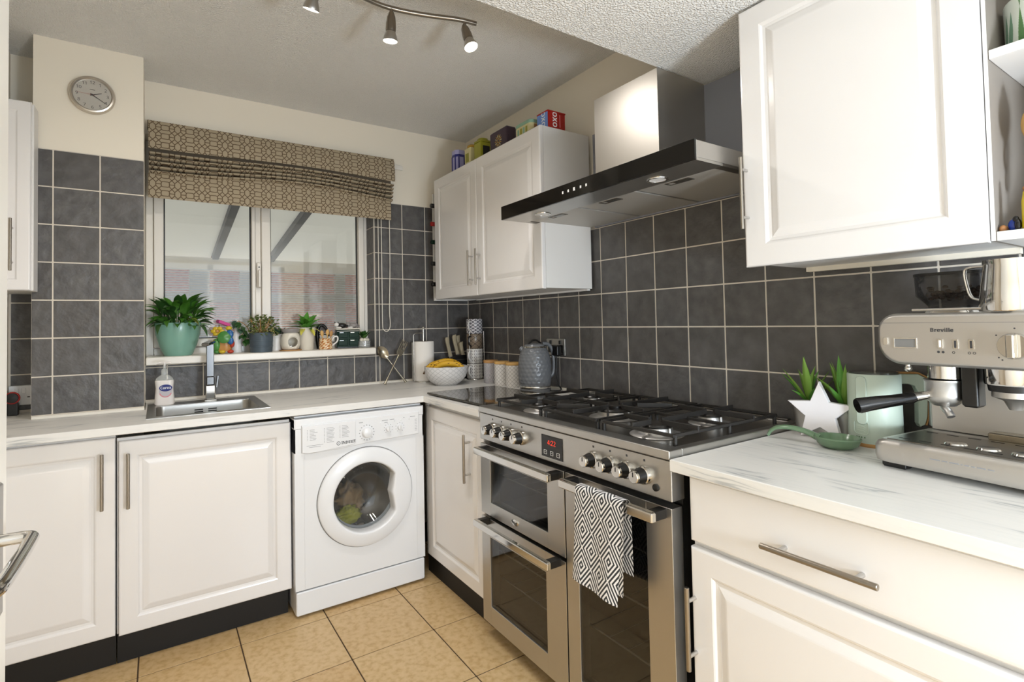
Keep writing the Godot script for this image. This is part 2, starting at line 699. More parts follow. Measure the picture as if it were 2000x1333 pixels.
	mat("white_lamp", hx("ffffff"), 0.5, 0.0, {"emission_enabled": true, "emission": Color(1.0, 0.96, 0.88), "emission_energy_multiplier": 6.0})
	mat("flash_stand_in_globe", hx("ffffff"), 0.5, 0.0, {"emission_enabled": true, "emission": Color(1.0, 1.0, 1.0), "emission_energy_multiplier": 3.0})  # glow of the unseen lamp that stands in for the flash
	mat("board_glass", hx("3a352d"), 0.05, 0.0)
	# cloth
	mat("towel", Color.WHITE, 0.9, 0.0, {"albedo_texture": tex(draw_img(256, 256, towel_px)), "rim_enabled": true, "rim": 0.3})
	mat("blind_fabric", Color.WHITE, 0.85, 0.0, {"albedo_texture": tex(draw_img(256, 256, blind_px))})
	mat("blind_back", hx("6f6251"), 0.95)
	mat("cord", hx("e9e3d6"), 0.7)
	# ceramics and small things
	mat("sage", hx("c4d2c3"), 0.42)
	mat("sage_gloss", hx("6f8a6c"), 0.2)
	mat("wood_tan", hx("b98a53"), 0.6)
	mat("wood_pale", hx("d0a563"), 0.6)
	mat("teal_glaze", hx("83b09f"), 0.22)
	mat("zinc", hx("53606a"), 0.45, 0.3)
	mat("cream_ceramic", hx("e3dccd"), 0.3)
	mat("white_ceramic", hx("e9e6e1"), 0.25)
	mat("white_matt", hx("f2eef0"), 0.6)
	mat("paper", hx("f2ede6"), 0.95)
	mat("soil", hx("2e2218"), 1.0)
	mat("leaf_green", hx("3f6f22"), 0.42, 0.0, {"backlight_enabled": true, "backlight": hx("2c4a14")})
	mat("leaf_dark", hx("2c5222"), 0.4, 0.0, {"backlight_enabled": true, "backlight": hx("1e3612")})
	mat("leaf_bright", hx("5d9a3c"), 0.42, 0.0, {"backlight_enabled": true, "backlight": hx("3b6420")})
	mat("leaf_aloe", hx("7fa548"), 0.4, 0.0, {"backlight_enabled": true, "backlight": hx("56722c")})
	mat("leaf_tip", hx("8a8a3a"), 0.5)
	mat("leaf_jade", hx("5d6b30"), 0.4)
	mat("leaf_jade_pale", hx("b0a566"), 0.45)
	mat("leaf_blue", hx("3c5c48"), 0.5)
	mat("leaf_yellow", hx("d8cf58"), 0.5)
	mat("kettle_grey", hx("6b6d70"), 0.26)
	mat("banana", hx("d9a825"), 0.5)
	mat("banana_brown", hx("5a3a16"), 0.7)
	mat("mug_lattice", Color.WHITE, 0.3, 0.0, {"albedo_texture": tex(draw_img(128, 128, lattice_px)), "uv1_scale": Vector3(10, 50, 1)})
	mat("mug_diamond", Color.WHITE, 0.3, 0.0, {"albedo_texture": tex(draw_img(128, 128, diamond_px)), "uv1_scale": Vector3(6, 26, 1)})
	mat("mug_dots", Color.WHITE, 0.3, 0.0, {"albedo_texture": tex(draw_img(64, 64, dots_px)), "uv1_scale": Vector3(11, 52, 1)})
	mat("tin_weave", Color.WHITE, 0.35, 0.0, {"albedo_texture": tex(draw_img(128, 128, weave_px)), "uv1_scale": Vector3(9, 40, 1)})
	mat("tin_pale", Color.WHITE, 0.35, 0.0, {"albedo_texture": tex(draw_img(128, 128, pale_px)), "uv1_scale": Vector3(12, 48, 1)})
	mat("bowl_pattern", Color.WHITE, 0.3, 0.0, {"albedo_texture": tex(draw_img(128, 128, bowl_px)), "uv1_scale": Vector3(22, 40, 1)})
	mat("jar_leaf", Color.WHITE, 0.3, 0.0, {"albedo_texture": tex(draw_img(256, 256, jar_px)), "uv1_scale": Vector3(3, 7, 1)})
	mat("navy", hx("27297a"), 0.4)
	mat("lilac", hx("a9a6cf"), 0.4)
	mat("tin_cream", hx("d9cf9c"), 0.45)
	mat("gold", hx("c39a3f"), 0.35, 0.5)
	mat("olive", hx("99961f"), 0.4)
	mat("plum", hx("3c2b39"), 0.5)
	mat("tin_mint", hx("8db29a"), 0.45)
	mat("tin_brown", hx("a9825a"), 0.5)
	mat("tin_sky", hx("6d8fd0"), 0.45)
	mat("tin_red", hx("a5160e"), 0.4)
	mat("soap_white", hx("ece5e0"), 0.3)
	mat("clear_plastic", Color(0.95, 0.97, 0.96, 0.25), 0.1, 0.0, {"transparency": BaseMaterial3D.TRANSPARENCY_ALPHA})
	mat("label_blue", hx("1c2a78"), 0.4)
	mat("label_grey", hx("c3bfc4"), 0.4)
	mat("label_pink", hx("e08a94"), 0.4)
	mat("pink_sponge", hx("d8589a"), 0.9)
	mat("fig_yellow", hx("cfb02c"), 0.3)
	mat("fig_green", hx("4f8a44"), 0.3)
	mat("fig_blue", hx("1f5f9a"), 0.3)
	mat("fig_red", hx("c2412c"), 0.35)
	mat("fig_orange", hx("c08a4c"), 0.35)
	mat("bottle_green", hx("0f2c1c"), 0.35, 0.0, {"metallic_specular": 0.25})
	mat("knife_beige", hx("a89c82"), 0.5)
	mat("steel_satin", hx("c9c5be"), 0.58, 0.75)
	mat("jug_tan", Color.WHITE, 0.35, 0.0, {"albedo_texture": tex(draw_img(128, 128, giraffe_px)), "uv1_scale": Vector3(3, 20, 1)})
	mat("cat_grey", hx("8f8a88"), 0.35)
	mat("cat_black", hx("1d1b1b"), 0.35)
	mat("coffee_metal", hx("c2beb8"), 0.4, 0.85)
	mat("beans", hx("3a2012"), 0.6)
	mat("yellow_glass", hx("c2a91c"), 0.15)
	mat("blue_glass", hx("1f3fa0"), 0.12)
	mat("brown_stone", hx("9c6a3c"), 0.5)
	mat("laundry_lime", hx("85831a"), 0.9)
	mat("laundry_tan", hx("7d6340"), 0.9)
	mat("rubber_grey", hx("70767a"), 0.6)
	mat("drum_steel", hx("6f675d"), 0.3, 1.0)
	# beyond the window
	mat("poly_roof", hx("f4efdc"), 0.6, 0.0, {"backlight_enabled": true, "backlight": hx("fffae8")})
	mat("rafter_grey", hx("63656c"), 0.5)
	mat("render_cream", hx("e8e2cf"), 0.8)
	var bn := noise_img(256, 0.05, 4, 61, Vector2(1.0, 3.0))
	m = mat("red_brick", Color.WHITE, 0.9)
	m.albedo_texture = tex(ramped(bn, [[0.1, hx("8a4f40")], [0.5, hx("b47462")], [0.75, hx("c59a86")], [1.0, hx("b9a594")]]))
	triplanar(m, Vector3.ONE * 1.1)
	mat("slat_white", hx("d5d8da"), 0.5)

# repeating prints -------------------------------------------------
func towel_px(u: float, w: float) -> Color:
	# concentric lozenges in black and white
	var a := absf(fposmod(u, 1.0) - 0.5)
	var b := absf(fposmod(w, 1.0) - 0.5)
	var d := a + b
	if d > 0.5:
		d = 1.0 - d
	var s := fposmod(d * 6.0 + 0.2, 1.0)
	return Color(0.93, 0.92, 0.91) if s < 0.52 else Color(0.16, 0.16, 0.17)

func seg_d(p: Vector2, a: Vector2, b: Vector2) -> float:
	return (p - Geometry2D.get_closest_point_to_segment(p, a, b)).length()

func blind_px(u: float, w: float) -> Color:
	# woven trellis: columns of rounded rings tied by crossing lines; a cell is 104 x 44 mm
	var p := Vector2(u * 104.0, w * 44.0)
	var q := (p - Vector2(52, 22)).abs()
	var b := q - Vector2(9.0, 5.0)
	var best := absf(Vector2(maxf(b.x, 0), maxf(b.y, 0)).length() + minf(maxf(b.x, b.y), 0) - 8.0)
	best = minf(best, seg_d(q, Vector2(15.5, 10.0), Vector2(27.0, 22.0)))
	best = minf(best, seg_d(q, Vector2(27.0, 22.0), Vector2(39.0, 9.0)))
	best = minf(best, seg_d(q, Vector2(39.0, 9.0), Vector2(52.0, 22.0)))
	best = minf(best, seg_d(q, Vector2(39.0, 0.0), Vector2(39.0, 9.0)))
	best = minf(best, seg_d(q, Vector2(17.0, 0.0), Vector2(39.0, 0.0)))
	var g := 0.5 + 0.5 * sin(w * 160.0) * sin(u * 380.0)
	var ground := Color(0.63, 0.57, 0.47).lerp(Color(0.70, 0.645, 0.55), g)
	var line := Color(0.375, 0.305, 0.22)
	return line.lerp(ground, smoothstep(1.3, 2.4, best))

func lattice_px(u: float, w: float) -> Color:
	var a := fposmod(u + w, 1.0); var b := fposmod(u - w, 1.0)
	var d := minf(minf(a, 1 - a), minf(b, 1 - b))
	return Color(0.9, 0.89, 0.9) if d < 0.13 else Color(0.43, 0.42, 0.45)

func diamond_px(u: float, w: float) -> Color:
	var d := absf(u - 0.5) + absf(w - 0.5)
	if d > 0.5: d = 1.0 - d
	return Color(0.75, 0.66, 0.56) if fposmod(d * 8.0, 1.0) < 0.42 else Color(0.1, 0.08, 0.07)

func dots_px(u: float, w: float) -> Color:
	var d := Vector2(absf(u - 0.5), absf(w - 0.5)).length()
	return Color(0.6, 0.58, 0.57) if absf(d - 0.27) < 0.1 else Color(0.88, 0.87, 0.85)

func weave_px(u: float, w: float) -> Color:
	var q := fposmod(u * 2, 1.0); var r := fposmod(w * 2, 1.0)
	var sw := (int(u * 2) + int(w * 2)) % 2
	var d := fposmod((q + r if sw == 0 else q - r + 1.0) * 2.0, 1.0)
	return Color(0.9, 0.89, 0.88) if d < 0.5 else Color(0.22, 0.22, 0.30)

func pale_px(u: float, w: float) -> Color:
	var a := fposmod(u + w, 1.0); var b := fposmod(u - w, 1.0)
	var d := minf(minf(a, 1 - a), minf(b, 1 - b))
	return Color(0.74, 0.72, 0.7) if d < 0.09 else Color(0.9, 0.885, 0.865)

func bowl_px(u: float, w: float) -> Color:
	var a := fposmod(u + w, 1.0); var b := fposmod(u - w, 1.0)
	var d := minf(minf(a, 1 - a), minf(b, 1 - b))
	return Color(0.78, 0.77, 0.76) if d < 0.08 else Color(0.88, 0.87, 0.86)

func jar_px(u: float, w: float) -> Color:
	# blades of grass on pale grey
	var c := Color(0.85, 0.88, 0.84)
	for k in 7:
		var x0 := fposmod(k * 0.37 + 0.1, 1.0)
		var lean := sin(k * 2.3) * 0.22
		var xx := x0 + lean * (1.0 - w) * (1.0 - w)
		var wd := 0.045 * sin(clampf((w - 0.12 * (k % 3)) / (1.0 - 0.12 * (k % 3)), 0, 1) * PI)
		if absf(u - xx) < wd:
			c = [Color(0.36, 0.52, 0.32), Color(0.62, 0.74, 0.55), Color(0.45, 0.6, 0.5)][k % 3]
	return c

func giraffe_px(u: float, w: float) -> Color:
	var best := 9.0; var sec := 9.0
	for k in 14:
		var p := Vector2(fposmod(k * 0.618, 1.0), fposmod(k * 0.381 + 0.13 * (k % 3), 1.0))
		var dx := absf(u - p.x); dx = minf(dx, 1 - dx)
		var dy := absf(w - p.y); dy = minf(dy, 1 - dy)
		var d := Vector2(dx, dy).length()
		if d < best:
			sec = best; best = d
		elif d < sec:
			sec = d
	return Color(0.92, 0.82, 0.66) if sec - best < 0.06 else Color(0.72, 0.44, 0.2)

# ---------------------------------------------------------------- shell
var plate_cache := {}
func plate(w: float, h: float, t: float, r: float) -> ArrayMesh:
	var key := "%.4f %.4f %.4f" % [w, h, t]
	if not plate_cache.has(key):
		plate_cache[key] = MB.new().box(Vector3(0, 0, -t / 2), Vector3(w, h, t), r).mesh()
	return plate_cache[key]

# one mesh per tile; edges run along local x and y, faces look along local z of b, tile face lies in the plane of o
func tiles(parent: Node, o: Vector3, b: Basis, us: Array, vs: Array, prefix: String, called := "tile", joint := 0.005, t := 0.009, r := 0.0016, skip = null, seed_ := 1):
	var rng := RandomNumberGenerator.new()
	rng.seed = seed_
	for i in us.size() - 1:
		for j in vs.size() - 1:
			var u0: float = us[i]; var u1: float = us[i + 1]; var v0: float = vs[j]; var v1: float = vs[j + 1]
			var pick := rng.randi() % 3
			var tilt := rng.randf_range(-0.0004, 0.0)
			if skip != null and skip.call((u0 + u1) / 2, (v0 + v1) / 2):
				continue
			var w := snappedf(u1 - u0 - joint, 0.0005)
			var h := snappedf(v1 - v0 - joint, 0.0005)
			if w < 0.004 or h < 0.004:
				continue
			part(parent, called, plate(w, h, t, r), M["%s_%d" % [prefix, pick]], "", o + b * Vector3((u0 + u1) / 2, (v0 + v1) / 2, tilt), b)

func edges(start: float, step: float, lo: float, hi: float) -> Array:
	var e := [lo]
	var k := int(ceil((lo - start) / step + 0.02))
	while start + k * step < hi - 0.003:
		e.append(start + k * step)
		k += 1
	e.append(hi)
	return e

func build_shell():
	# floor
	var f := struct("floor")
	part(f, "grout_bed", MB.new().bx(Vector3(-2.5, -0.12, -0.3), Vector3(0.25, -0.0025, 4.8)), M.floor_grout)
	# tiles laid on a flat bed: local x = world x, local y = world -z, local z = up
	tiles(f, Vector3.ZERO, Basis(Vector3.RIGHT, -PI / 2), edges(-1.8109, 0.3364, -2.29, 0.0), edges(-0.7125 - 0.3364 * 12, 0.3364, -4.6, -0.25), "floor_tile", "tile", 0.0045, 0.009, 0.0014, null, 3)
	# ceilings: high over the window end, lower over the near end
	var c := struct("ceiling")
	part(c, "high_ceiling", MB.new().bx(Vector3(-2.55, 2.463, -0.3), Vector3(0.25, 2.62, 1.8)), M.stippled_ceiling)
	part(c, "low_ceiling", MB.new().bx(Vector3(-2.55, 2.135, 1.8), Vector3(0.25, 2.62, 4.8)), M.stippled_ceiling)
	# window wall
	var wb := struct("wall_back")
	var mb := MB.new()
	mb.bx(Vector3(-2.55, 0, -0.3), Vector3(-1.80, 2.463, -0.01))
	mb.bx(Vector3(-0.648, 0, -0.3), Vector3(0.25, 2.463, -0.01))
	mb.bx(Vector3(-1.80, 2.2, -0.3), Vector3(-0.648, 2.463, -0.01))
	mb.bx(Vector3(-1.80, 0, -0.3), Vector3(-0.648, 1.072, -0.01))
	part(wb, "plaster", mb, M.cream_paint)
	var top := ROW0 + 5 * TILE
	mb = MB.new()
	mb.bx(Vector3(-0.648, 0.86, -0.012), Vector3(0.01, top, -0.002))
	mb.bx(Vector3(-1.80, 0.86, -0.012), Vector3(-0.648, 1.068, -0.002))
	mb.bx(Vector3(-2.29, 0.86, -0.012), Vector3(-2.176, top, -0.002))
	mb.bx(Vector3(-0.6505, SILL, -0.13), Vector3(-0.6455, top, -0.002))
	part(wb, "grout_bed", mb, M.grout)
	var rows := edges(ROW0, TILE, 0.9033, top)
	tiles(wb, Vector3.ZERO, Basis.IDENTITY, edges(0.001, TILE, -0.6455, 0.0), rows, "slate_tile", "tile", 0.005, 0.009, 0.0016, null, 5)
	tiles(wb, Vector3.ZERO, Basis.IDENTITY, edges(0.001, TILE, -1.80, -0.6455), [0.9033, ROW0 - TILE, 1.070], "slate_tile", "tile", 0.005, 0.009, 0.0016, null, 6)
	tiles(wb, Vector3.ZERO, Basis.IDENTITY, [-2.285, -2.176], rows, "slate_tile", "tile", 0.005, 0.009, 0.0016, null, 7)
	# tiled window reveal on the right: faces -x
	tiles(wb, Vector3(-0.6535, 0, 0), Basis(Vector3.UP, -PI / 2), [-0.128, -0.001], edges(ROW0, TILE, SILL, top), "slate_tile", "tile", 0.005, 0.006, 0.0016, null, 8)
	part(wb, "sealant_bead", MB.new().bx(Vector3(-1.80, WT - 0.002, -0.004), Vector3(0, 0.9045, 0.008), 0.003), M.caulk)
	# cooker wall
	var wr := struct("wall_right")
	part(wr, "plaster", MB.new().bx(Vector3(0.01, 0, -0.3), Vector3(0.25, 2.463, 4.8)), M.cream_paint)
	part(wr, "grout_bed", MB.new().bx(Vector3(0.002, 0.86, 0), Vector3(0.012, ROW0 + 3 * TILE, 3.4)), M.grout)
	var br := Basis(Vector3.UP, -PI / 2)   # local x = world z, local z = world -x
	tiles(wr, Vector3.ZERO, br, edges(-0.0089, TILE, 0.0, 3.4), edges(ROW0, TILE, 0.9033, ROW0 + 3 * TILE), "slate_tile", "tile", 0.005, 0.009, 0.0016, null, 9)
	part(wr, "sealant_bead", MB.new().bx(Vector3(-0.008, WT - 0.002, 0), Vector3(0.004, 0.9045, 3.4), 0.003), M.caulk)
	part(wr, "grey_wall_panel", MB.new().bx(Vector3(-0.004, ROW0 + 3 * TILE + 0.003, 1.205), Vector3(0.012, 2.128, 2.16), 0.002), M.grey_panel, "plain blue-grey splash panel beside the hood duct")
	# boxed chimney with tiled front
	var wc := struct("wall_chimney")
	part(wc, "plaster", MB.new().bx(Vector3(-2.176, 0, -0.02), Vector3(-1.80, 2.463, 0.2405)), M.cream_paint)
	part(wc, "grout_bed", MB.new().bx(Vector3(-2.1765, 0.86, 0.238), Vector3(-1.7985, top + 0.003, 0.2485)), M.grout)
	tiles(wc, Vector3(0, 0.002, 0.2505), Basis.IDENTITY, [-2.1785, -2.1103, -1.9548, -1.797], rows, "slate_tile", "tile", 0.005, 0.009, 0.0016, null, 10)
	part(wc, "sealant_bead", MB.new().bx(Vector3(-2.176, WT - 0.002, 0.246), Vector3(-1.797, 0.9045, 0.2575), 0.003), M.caulk)
	# left wall and the wall behind the camera
	var wl := struct("wall_left")
	part(wl, "plaster", MB.new().bx(Vector3(-2.54, 0, -0.3), Vector3(-2.29, 2.463, 4.8)), M.cream_paint)
	var wf := struct("wall_front")
	mb = MB.new()
	mb.bx(Vector3(-2.54, 0, 4.6), Vector3(-2.1, 2.463, 4.8))
	mb.bx(Vector3(-0.2, 0, 4.6), Vector3(0.25, 2.463, 4.8))
	mb.bx(Vector3(-2.1, 2.1, 4.6), Vector3(-0.2, 2.463, 4.8))
	mb.bx(Vector3(-2.1, 0, 4.6), Vector3(-0.2, 0.06, 4.8))
	part(wf, "plaster", mb, M.cream_paint)
	var g := struct("unseen_window_2")  # glazed doors out of view, placed to let daylight in behind the camera
	mb = MB.new()
	for x in [-2.1, -1.15 - 0.04, -0.28]:
		mb.bx(Vector3(x, 0.06, 4.65), Vector3(x + 0.08, 2.1, 4.72), 0.006)
	mb.bx(Vector3(-2.1, 0.06, 4.65), Vector3(-0.2, 0.18, 4.72), 0.006)
	mb.bx(Vector3(-2.1, 2.02, 4.65), Vector3(-0.2, 2.1, 4.72), 0.006)
	part(g, "frame", mb, M.upvc)
	for x in [-2.02, -1.11]:
		part(g, "pane", MB.new().bx(Vector3(x, 0.18, 4.68), Vector3(x + 0.83, 2.02, 4.684)), M.clear_glass)
	# unseen globe lamp behind the camera, in place of the camera flash
	var lp := thing("flash_stand_in_lamp", "unseen white globe lamp behind the camera standing in for the camera flash", "lamp", Vector3(LAMP_AT.x, 0, LAMP_AT.z))
	part(lp, "base", MB.new().lathe([Vector2(0, 0), Vector2(0.14, 0), Vector2(0.14, 0.012), Vector2(0.02, 0.02), Vector2(0, 0.02)], 32), M.nickel)
	part(lp, "pole", MB.new().cyl(Vector3(0, 0.02, 0), Vector3(0, LAMP_AT.y - 0.15, 0), 0.011, 12), M.nickel)
	part(lp, "globe_bulb", MB.new().ball(Vector3(0, LAMP_AT.y, 0), Vector3.ONE * 0.155, 28, 18), M.flash_stand_in_globe)
	# open door at the left edge of the view
	build_door()

func build_door():
	var lead := Vector3(-1.923, 0, 2.03)
	var hinge := Vector3(-1.931, 0, 2.79)
	var d := struct("door_1")
	d.position = lead
	var dir := (hinge - lead).normalized()
	# local x runs from the hinge to the leading edge; local z faces the camera side
	d.basis = Basis(-dir, Vector3.UP, (-dir).cross(Vector3.UP))
	var w := lead.distance_to(hinge)
	part(d, "leaf", MB.new().bx(Vector3(-w, 0.008, -0.04), Vector3(0, 1.99, 0.0), 0.003), M.upvc)
	var h := part(d, "lever_handle", MB.new().tube(curve([Vector3(-0.068, 0.0, 0.0), Vector3(-0.068, 0.0, 0.028), Vector3(-0.074, 0.0, 0.038), Vector3(-0.09, 0.0, 0.040), Vector3(-0.16, -0.001, 0.040), Vector3(-0.225, -0.002, 0.038), Vector3(-0.240, -0.002, 0.030), Vector3(-0.244, -0.002, 0.018)], 5), 0.0078, 12), M.chrome, "", Vector3(0, 0.98, 0))
	part(h, "back_plate", MB.new().bx(Vector3(-0.090, -0.10, 0.0), Vector3(-0.045, 0.07, 0.006), 0.003), M.aluminium)

# ---------------------------------------------------------------- window and what lies beyond it
func build_window():
	var w := struct("window_1")
	var z0 := -0.165
	var z1 := -0.115
	var top := 2.2
	# outer frame
	var mb := MB.new()
	mb.bx(Vector3(-1.799, SILL - 0.03, z0), Vector3(-1.765, top, z1), 0.004)
	mb.bx(Vector3(-0.676, SILL - 0.03, z0), Vector3(-0.652, top, z1), 0.004)
	mb.bx(Vector3(-1.765, SILL - 0.03, z0), Vector3(-0.676, SILL + 0.035, z1), 0.004)
	mb.bx(Vector3(-1.765, top - 0.06, z0), Vector3(-0.676, top, z1), 0.004)
	mb.bx(Vector3(-1.292, SILL + 0.035, z0), Vector3(-1.262, top - 0.06, z1), 0.004)
	part(w, "outer_frame", mb, M.upvc)
	# two sashes
	for s in [[-1.765, -1.292, -1.722, -1.312], [-1.262, -0.676, -1.214, -0.711]]:
		var a: float = s[0]; var b: float = s[1]; var g0: float = s[2]; var g1: float = s[3]
		var y0 := SILL + 0.038
		var y1 := top - 0.062
		mb = MB.new()
		mb.bx(Vector3(a, y0, z0 + 0.005), Vector3(g0, y1, z1 + 0.018), 0.005)
		mb.bx(Vector3(g1, y0, z0 + 0.005), Vector3(b, y1, z1 + 0.018), 0.005)
		mb.bx(Vector3(g0, y0, z0 + 0.005), Vector3(g1, y0 + 0.042, z1 + 0.018), 0.005)
		mb.bx(Vector3(g0, y1 - 0.042, z0 + 0.005), Vector3(g1, y1, z1 + 0.018), 0.005)
		var sash := part(w, "sash", mb, M.upvc)
		mb = MB.new()
		mb.bx(Vector3(g0, y0 + 0.042, -0.14), Vector3(g0 + 0.006, y1 - 0.042, -0.128))
		mb.bx(Vector3(g1 - 0.006, y0 + 0.042, -0.14), Vector3(g1, y1 - 0.042, -0.128))
		mb.bx(Vector3(g0, y0 + 0.042, -0.14), Vector3(g1, y0 + 0.047, -0.128))
		part(sash, "gasket", mb, M.black_plastic)
		part(sash, "pane", MB.new().bx(Vector3(g0, y0 + 0.042, -0.139), Vector3(g1, y1 - 0.042, -0.135)), M.clear_glass)
	var h := part(w, "window_handle", MB.new().bx(Vector3(-1.288, 1.462, -0.098), Vector3(-1.266, 1.60, -0.086), 0.004), M.upvc)
	part(h, "handle_grip", MB.new().bx(Vector3(-1.284, 1.462, -0.086), Vector3(-1.270, 1.56, -0.066), 0.005), M.upvc)
	part(h, "lock_button", MB.new().cyl(Vector3(-1.277, 1.575, -0.086), Vector3(-1.277, 1.575, -0.083), 0.004, 10), M.black_plastic)
	part(w, "window_board", MB.new().bx(Vector3(-1.798, 1.072, -0.165), Vector3(-0.662, SILL, 0.058), 0.007), M.upvc, "white window sill with plants and ornaments on it")

func build_outside():
	# lean-to sunroom behind the window wall
	var s := struct("trim_1")
	s.name = "wall_sunroom"
	part(s, "deck", MB.new().bx(Vector3(-4.5, -0.1, -7.0), Vector3(3.5, 0.0, -0.31)), M.render_cream)
	part(s, "low_wall", MB.new().bx(Vector3(-4.0, 0.0, -2.75), Vector3(3.0, 0.62, -2.6)), M.render_cream)
	part(s, "end_wall", MB.new().bx(Vector3(-4.15, 0.0, -2.75), Vector3(-4.0, 2.0, -0.31)), M.render_cream)
	var roof_y := func(z: float) -> float: return 1.93 + 0.13 * (z + 2.4)
	# translucent roof sheets between the rafters
	var xs := [-2.7, -1.98, -1.28, -0.78, 0.25, 0.75, 1.35]
	for x in xs:
		var mb := MB.new()
		mb.extrude([Vector2(2.70, roof_y.call(-2.70)), Vector2(0.31, roof_y.call(-0.31)), Vector2(0.31, roof_y.call(-0.31) + 0.07), Vector2(2.70, roof_y.call(-2.70) + 0.07)], -0.028, 0.028, 0.003)
		part(s, "rafter", mb, M.rafter_grey, "", Vector3(x, 0, 0), Basis(Vector3.UP, PI / 2))
	for i in xs.size() - 1:
		var mb := MB.new()
		var a: float = xs[i] + 0.03
		var b: float = xs[i + 1] - 0.03
		mb.quad(Vector3(a, roof_y.call(-2.8) + 0.05, -2.8), Vector3(a, roof_y.call(-0.31) + 0.05, -0.31), Vector3(b, roof_y.call(-0.31) + 0.05, -0.31), Vector3(b, roof_y.call(-2.8) + 0.05, -2.8))
		part(s, "roof_sheet", mb, M.poly_roof)
	# window frames of the far side
	var z := -2.68
	var fr := MB.new()
	fr.bx(Vector3(-4.0, 1.80, z), Vector3(3.0, 1.92, z + 0.07), 0.006)
	fr.bx(Vector3(-4.0, 0.62, z), Vector3(3.0, 0.70, z + 0.07), 0.006)
	fr.bx(Vector3(-4.0, 1.49, z), Vector3(3.0, 1.58, z + 0.06), 0.006)
	for x in [-3.2, -2.4, -1.50, -1.07, -0.13, 0.7]:
		fr.bx(Vector3(x, 0.70, z), Vector3(x + (0.17 if x == -1.50 else 0.11), 1.80, z + 0.065), 0.006)
	part(s, "far_frames", fr, M.upvc)
	part(s, "far_pane", MB.new().bx(Vector3(-4.0, 0.70, z + 0.03), Vector3(3.0, 1.80, z + 0.034)), M.clear_glass)
	# slatted blind in front of the far windows: too fine to pick apart
	var sl := MB.new()
	var y := 0.74
	while y < 1.80:
		sl.at(Vector3(-0.9, y, z + 0.10), Basis(Vector3.RIGHT, 0.5)).box(Vector3.ZERO, Vector3(4.2, 0.0012, 0.02))
		y += 0.0235
	var b2 := part(s, "venetian_slats", sl, M.slat_white)
	b2.set_meta("kind", "stuff")
	# neighbouring brick house beyond the yard
	var bw := struct("wall_neighbour")
	part(bw, "brickwork", MB.new().bx(Vector3(-5.5, 0.0, -6.6), Vector3(4.5, 4.2, -6.4)), M.red_brick)

# ---------------------------------------------------------------- kitchen units
# raised-panel front in local xy, front face at z = t, lower left corner at the origin
func panel_front(w: float, h: float, t: float, rings: Array) -> MB:
	var mb := MB.new()
	var prev_i := 0.0
	var prev_z := 0.0
	for r in rings:
		var i0 := prev_i; var z0 := prev_z
		var i1: float = r[0]; var z1: float = r[1]
		var a := [Vector2(i0, i0), Vector2(w - i0, i0), Vector2(w - i0, h - i0), Vector2(i0, h - i0)]
		var b := [Vector2(i1, i1), Vector2(w - i1, i1), Vector2(w - i1, h - i1), Vector2(i1, h - i1)]
		for k in 4:
			var l := (k + 1) % 4
			mb.quad(Vector3(a[k].x, a[k].y, z0), Vector3(a[l].x, a[l].y, z0), Vector3(b[l].x, b[l].y, z1), Vector3(b[k].x, b[k].y, z1))
		prev_i = i1; prev_z = z1
	mb.quad(Vector3(prev_i, prev_i, prev_z), Vector3(w - prev_i, prev_i, prev_z), Vector3(w - prev_i, h - prev_i, prev_z), Vector3(prev_i, h - prev_i, prev_z))
	mb.quad(Vector3(0, 0, 0), Vector3(0, h, 0), Vector3(w, h, 0), Vector3(w, 0, 0), Vector3.FORWARD)
	return mb

func door_rings(t: float, frame := 0.056) -> Array:
	return [[0.0, t - 0.006], [0.0008, t - 0.003], [0.003, t - 0.0008], [0.006, t], [frame, t], [frame + 0.004, t - 0.0015], [frame + 0.008, t - 0.0055], [frame + 0.016, t - 0.0065], [frame + 0.021, t - 0.0045], [frame + 0.036, t - 0.0005], [frame + 0.040, t]]

func flat_rings(t: float) -> Array:
	return [[0.0, t - 0.008], [0.001, t - 0.004], [0.004, t - 0.001], [0.009, t - 0.0002], [0.016, t]]

# bar handle standing off a face that looks along +z, bar through a to b
func bar_handle(parent: Node, a: Vector3, b: Vector3, r := 0.006) -> Node:
	var dir := (b - a).normalized()
	var off := Vector3(0, 0, 0.032)
	var h := part(parent, "handle", MB.new().cyl(a + off, b + off, r, 14, -1.0, 0.001), M.nickel)
	var inset: float = a.distance_to(b) * 0.17
	for p in [a + dir * inset, b - dir * inset]:
		part(h, "post", MB.new().cyl(p, p + off, r * 0.8, 10), M.aluminium)
	return h

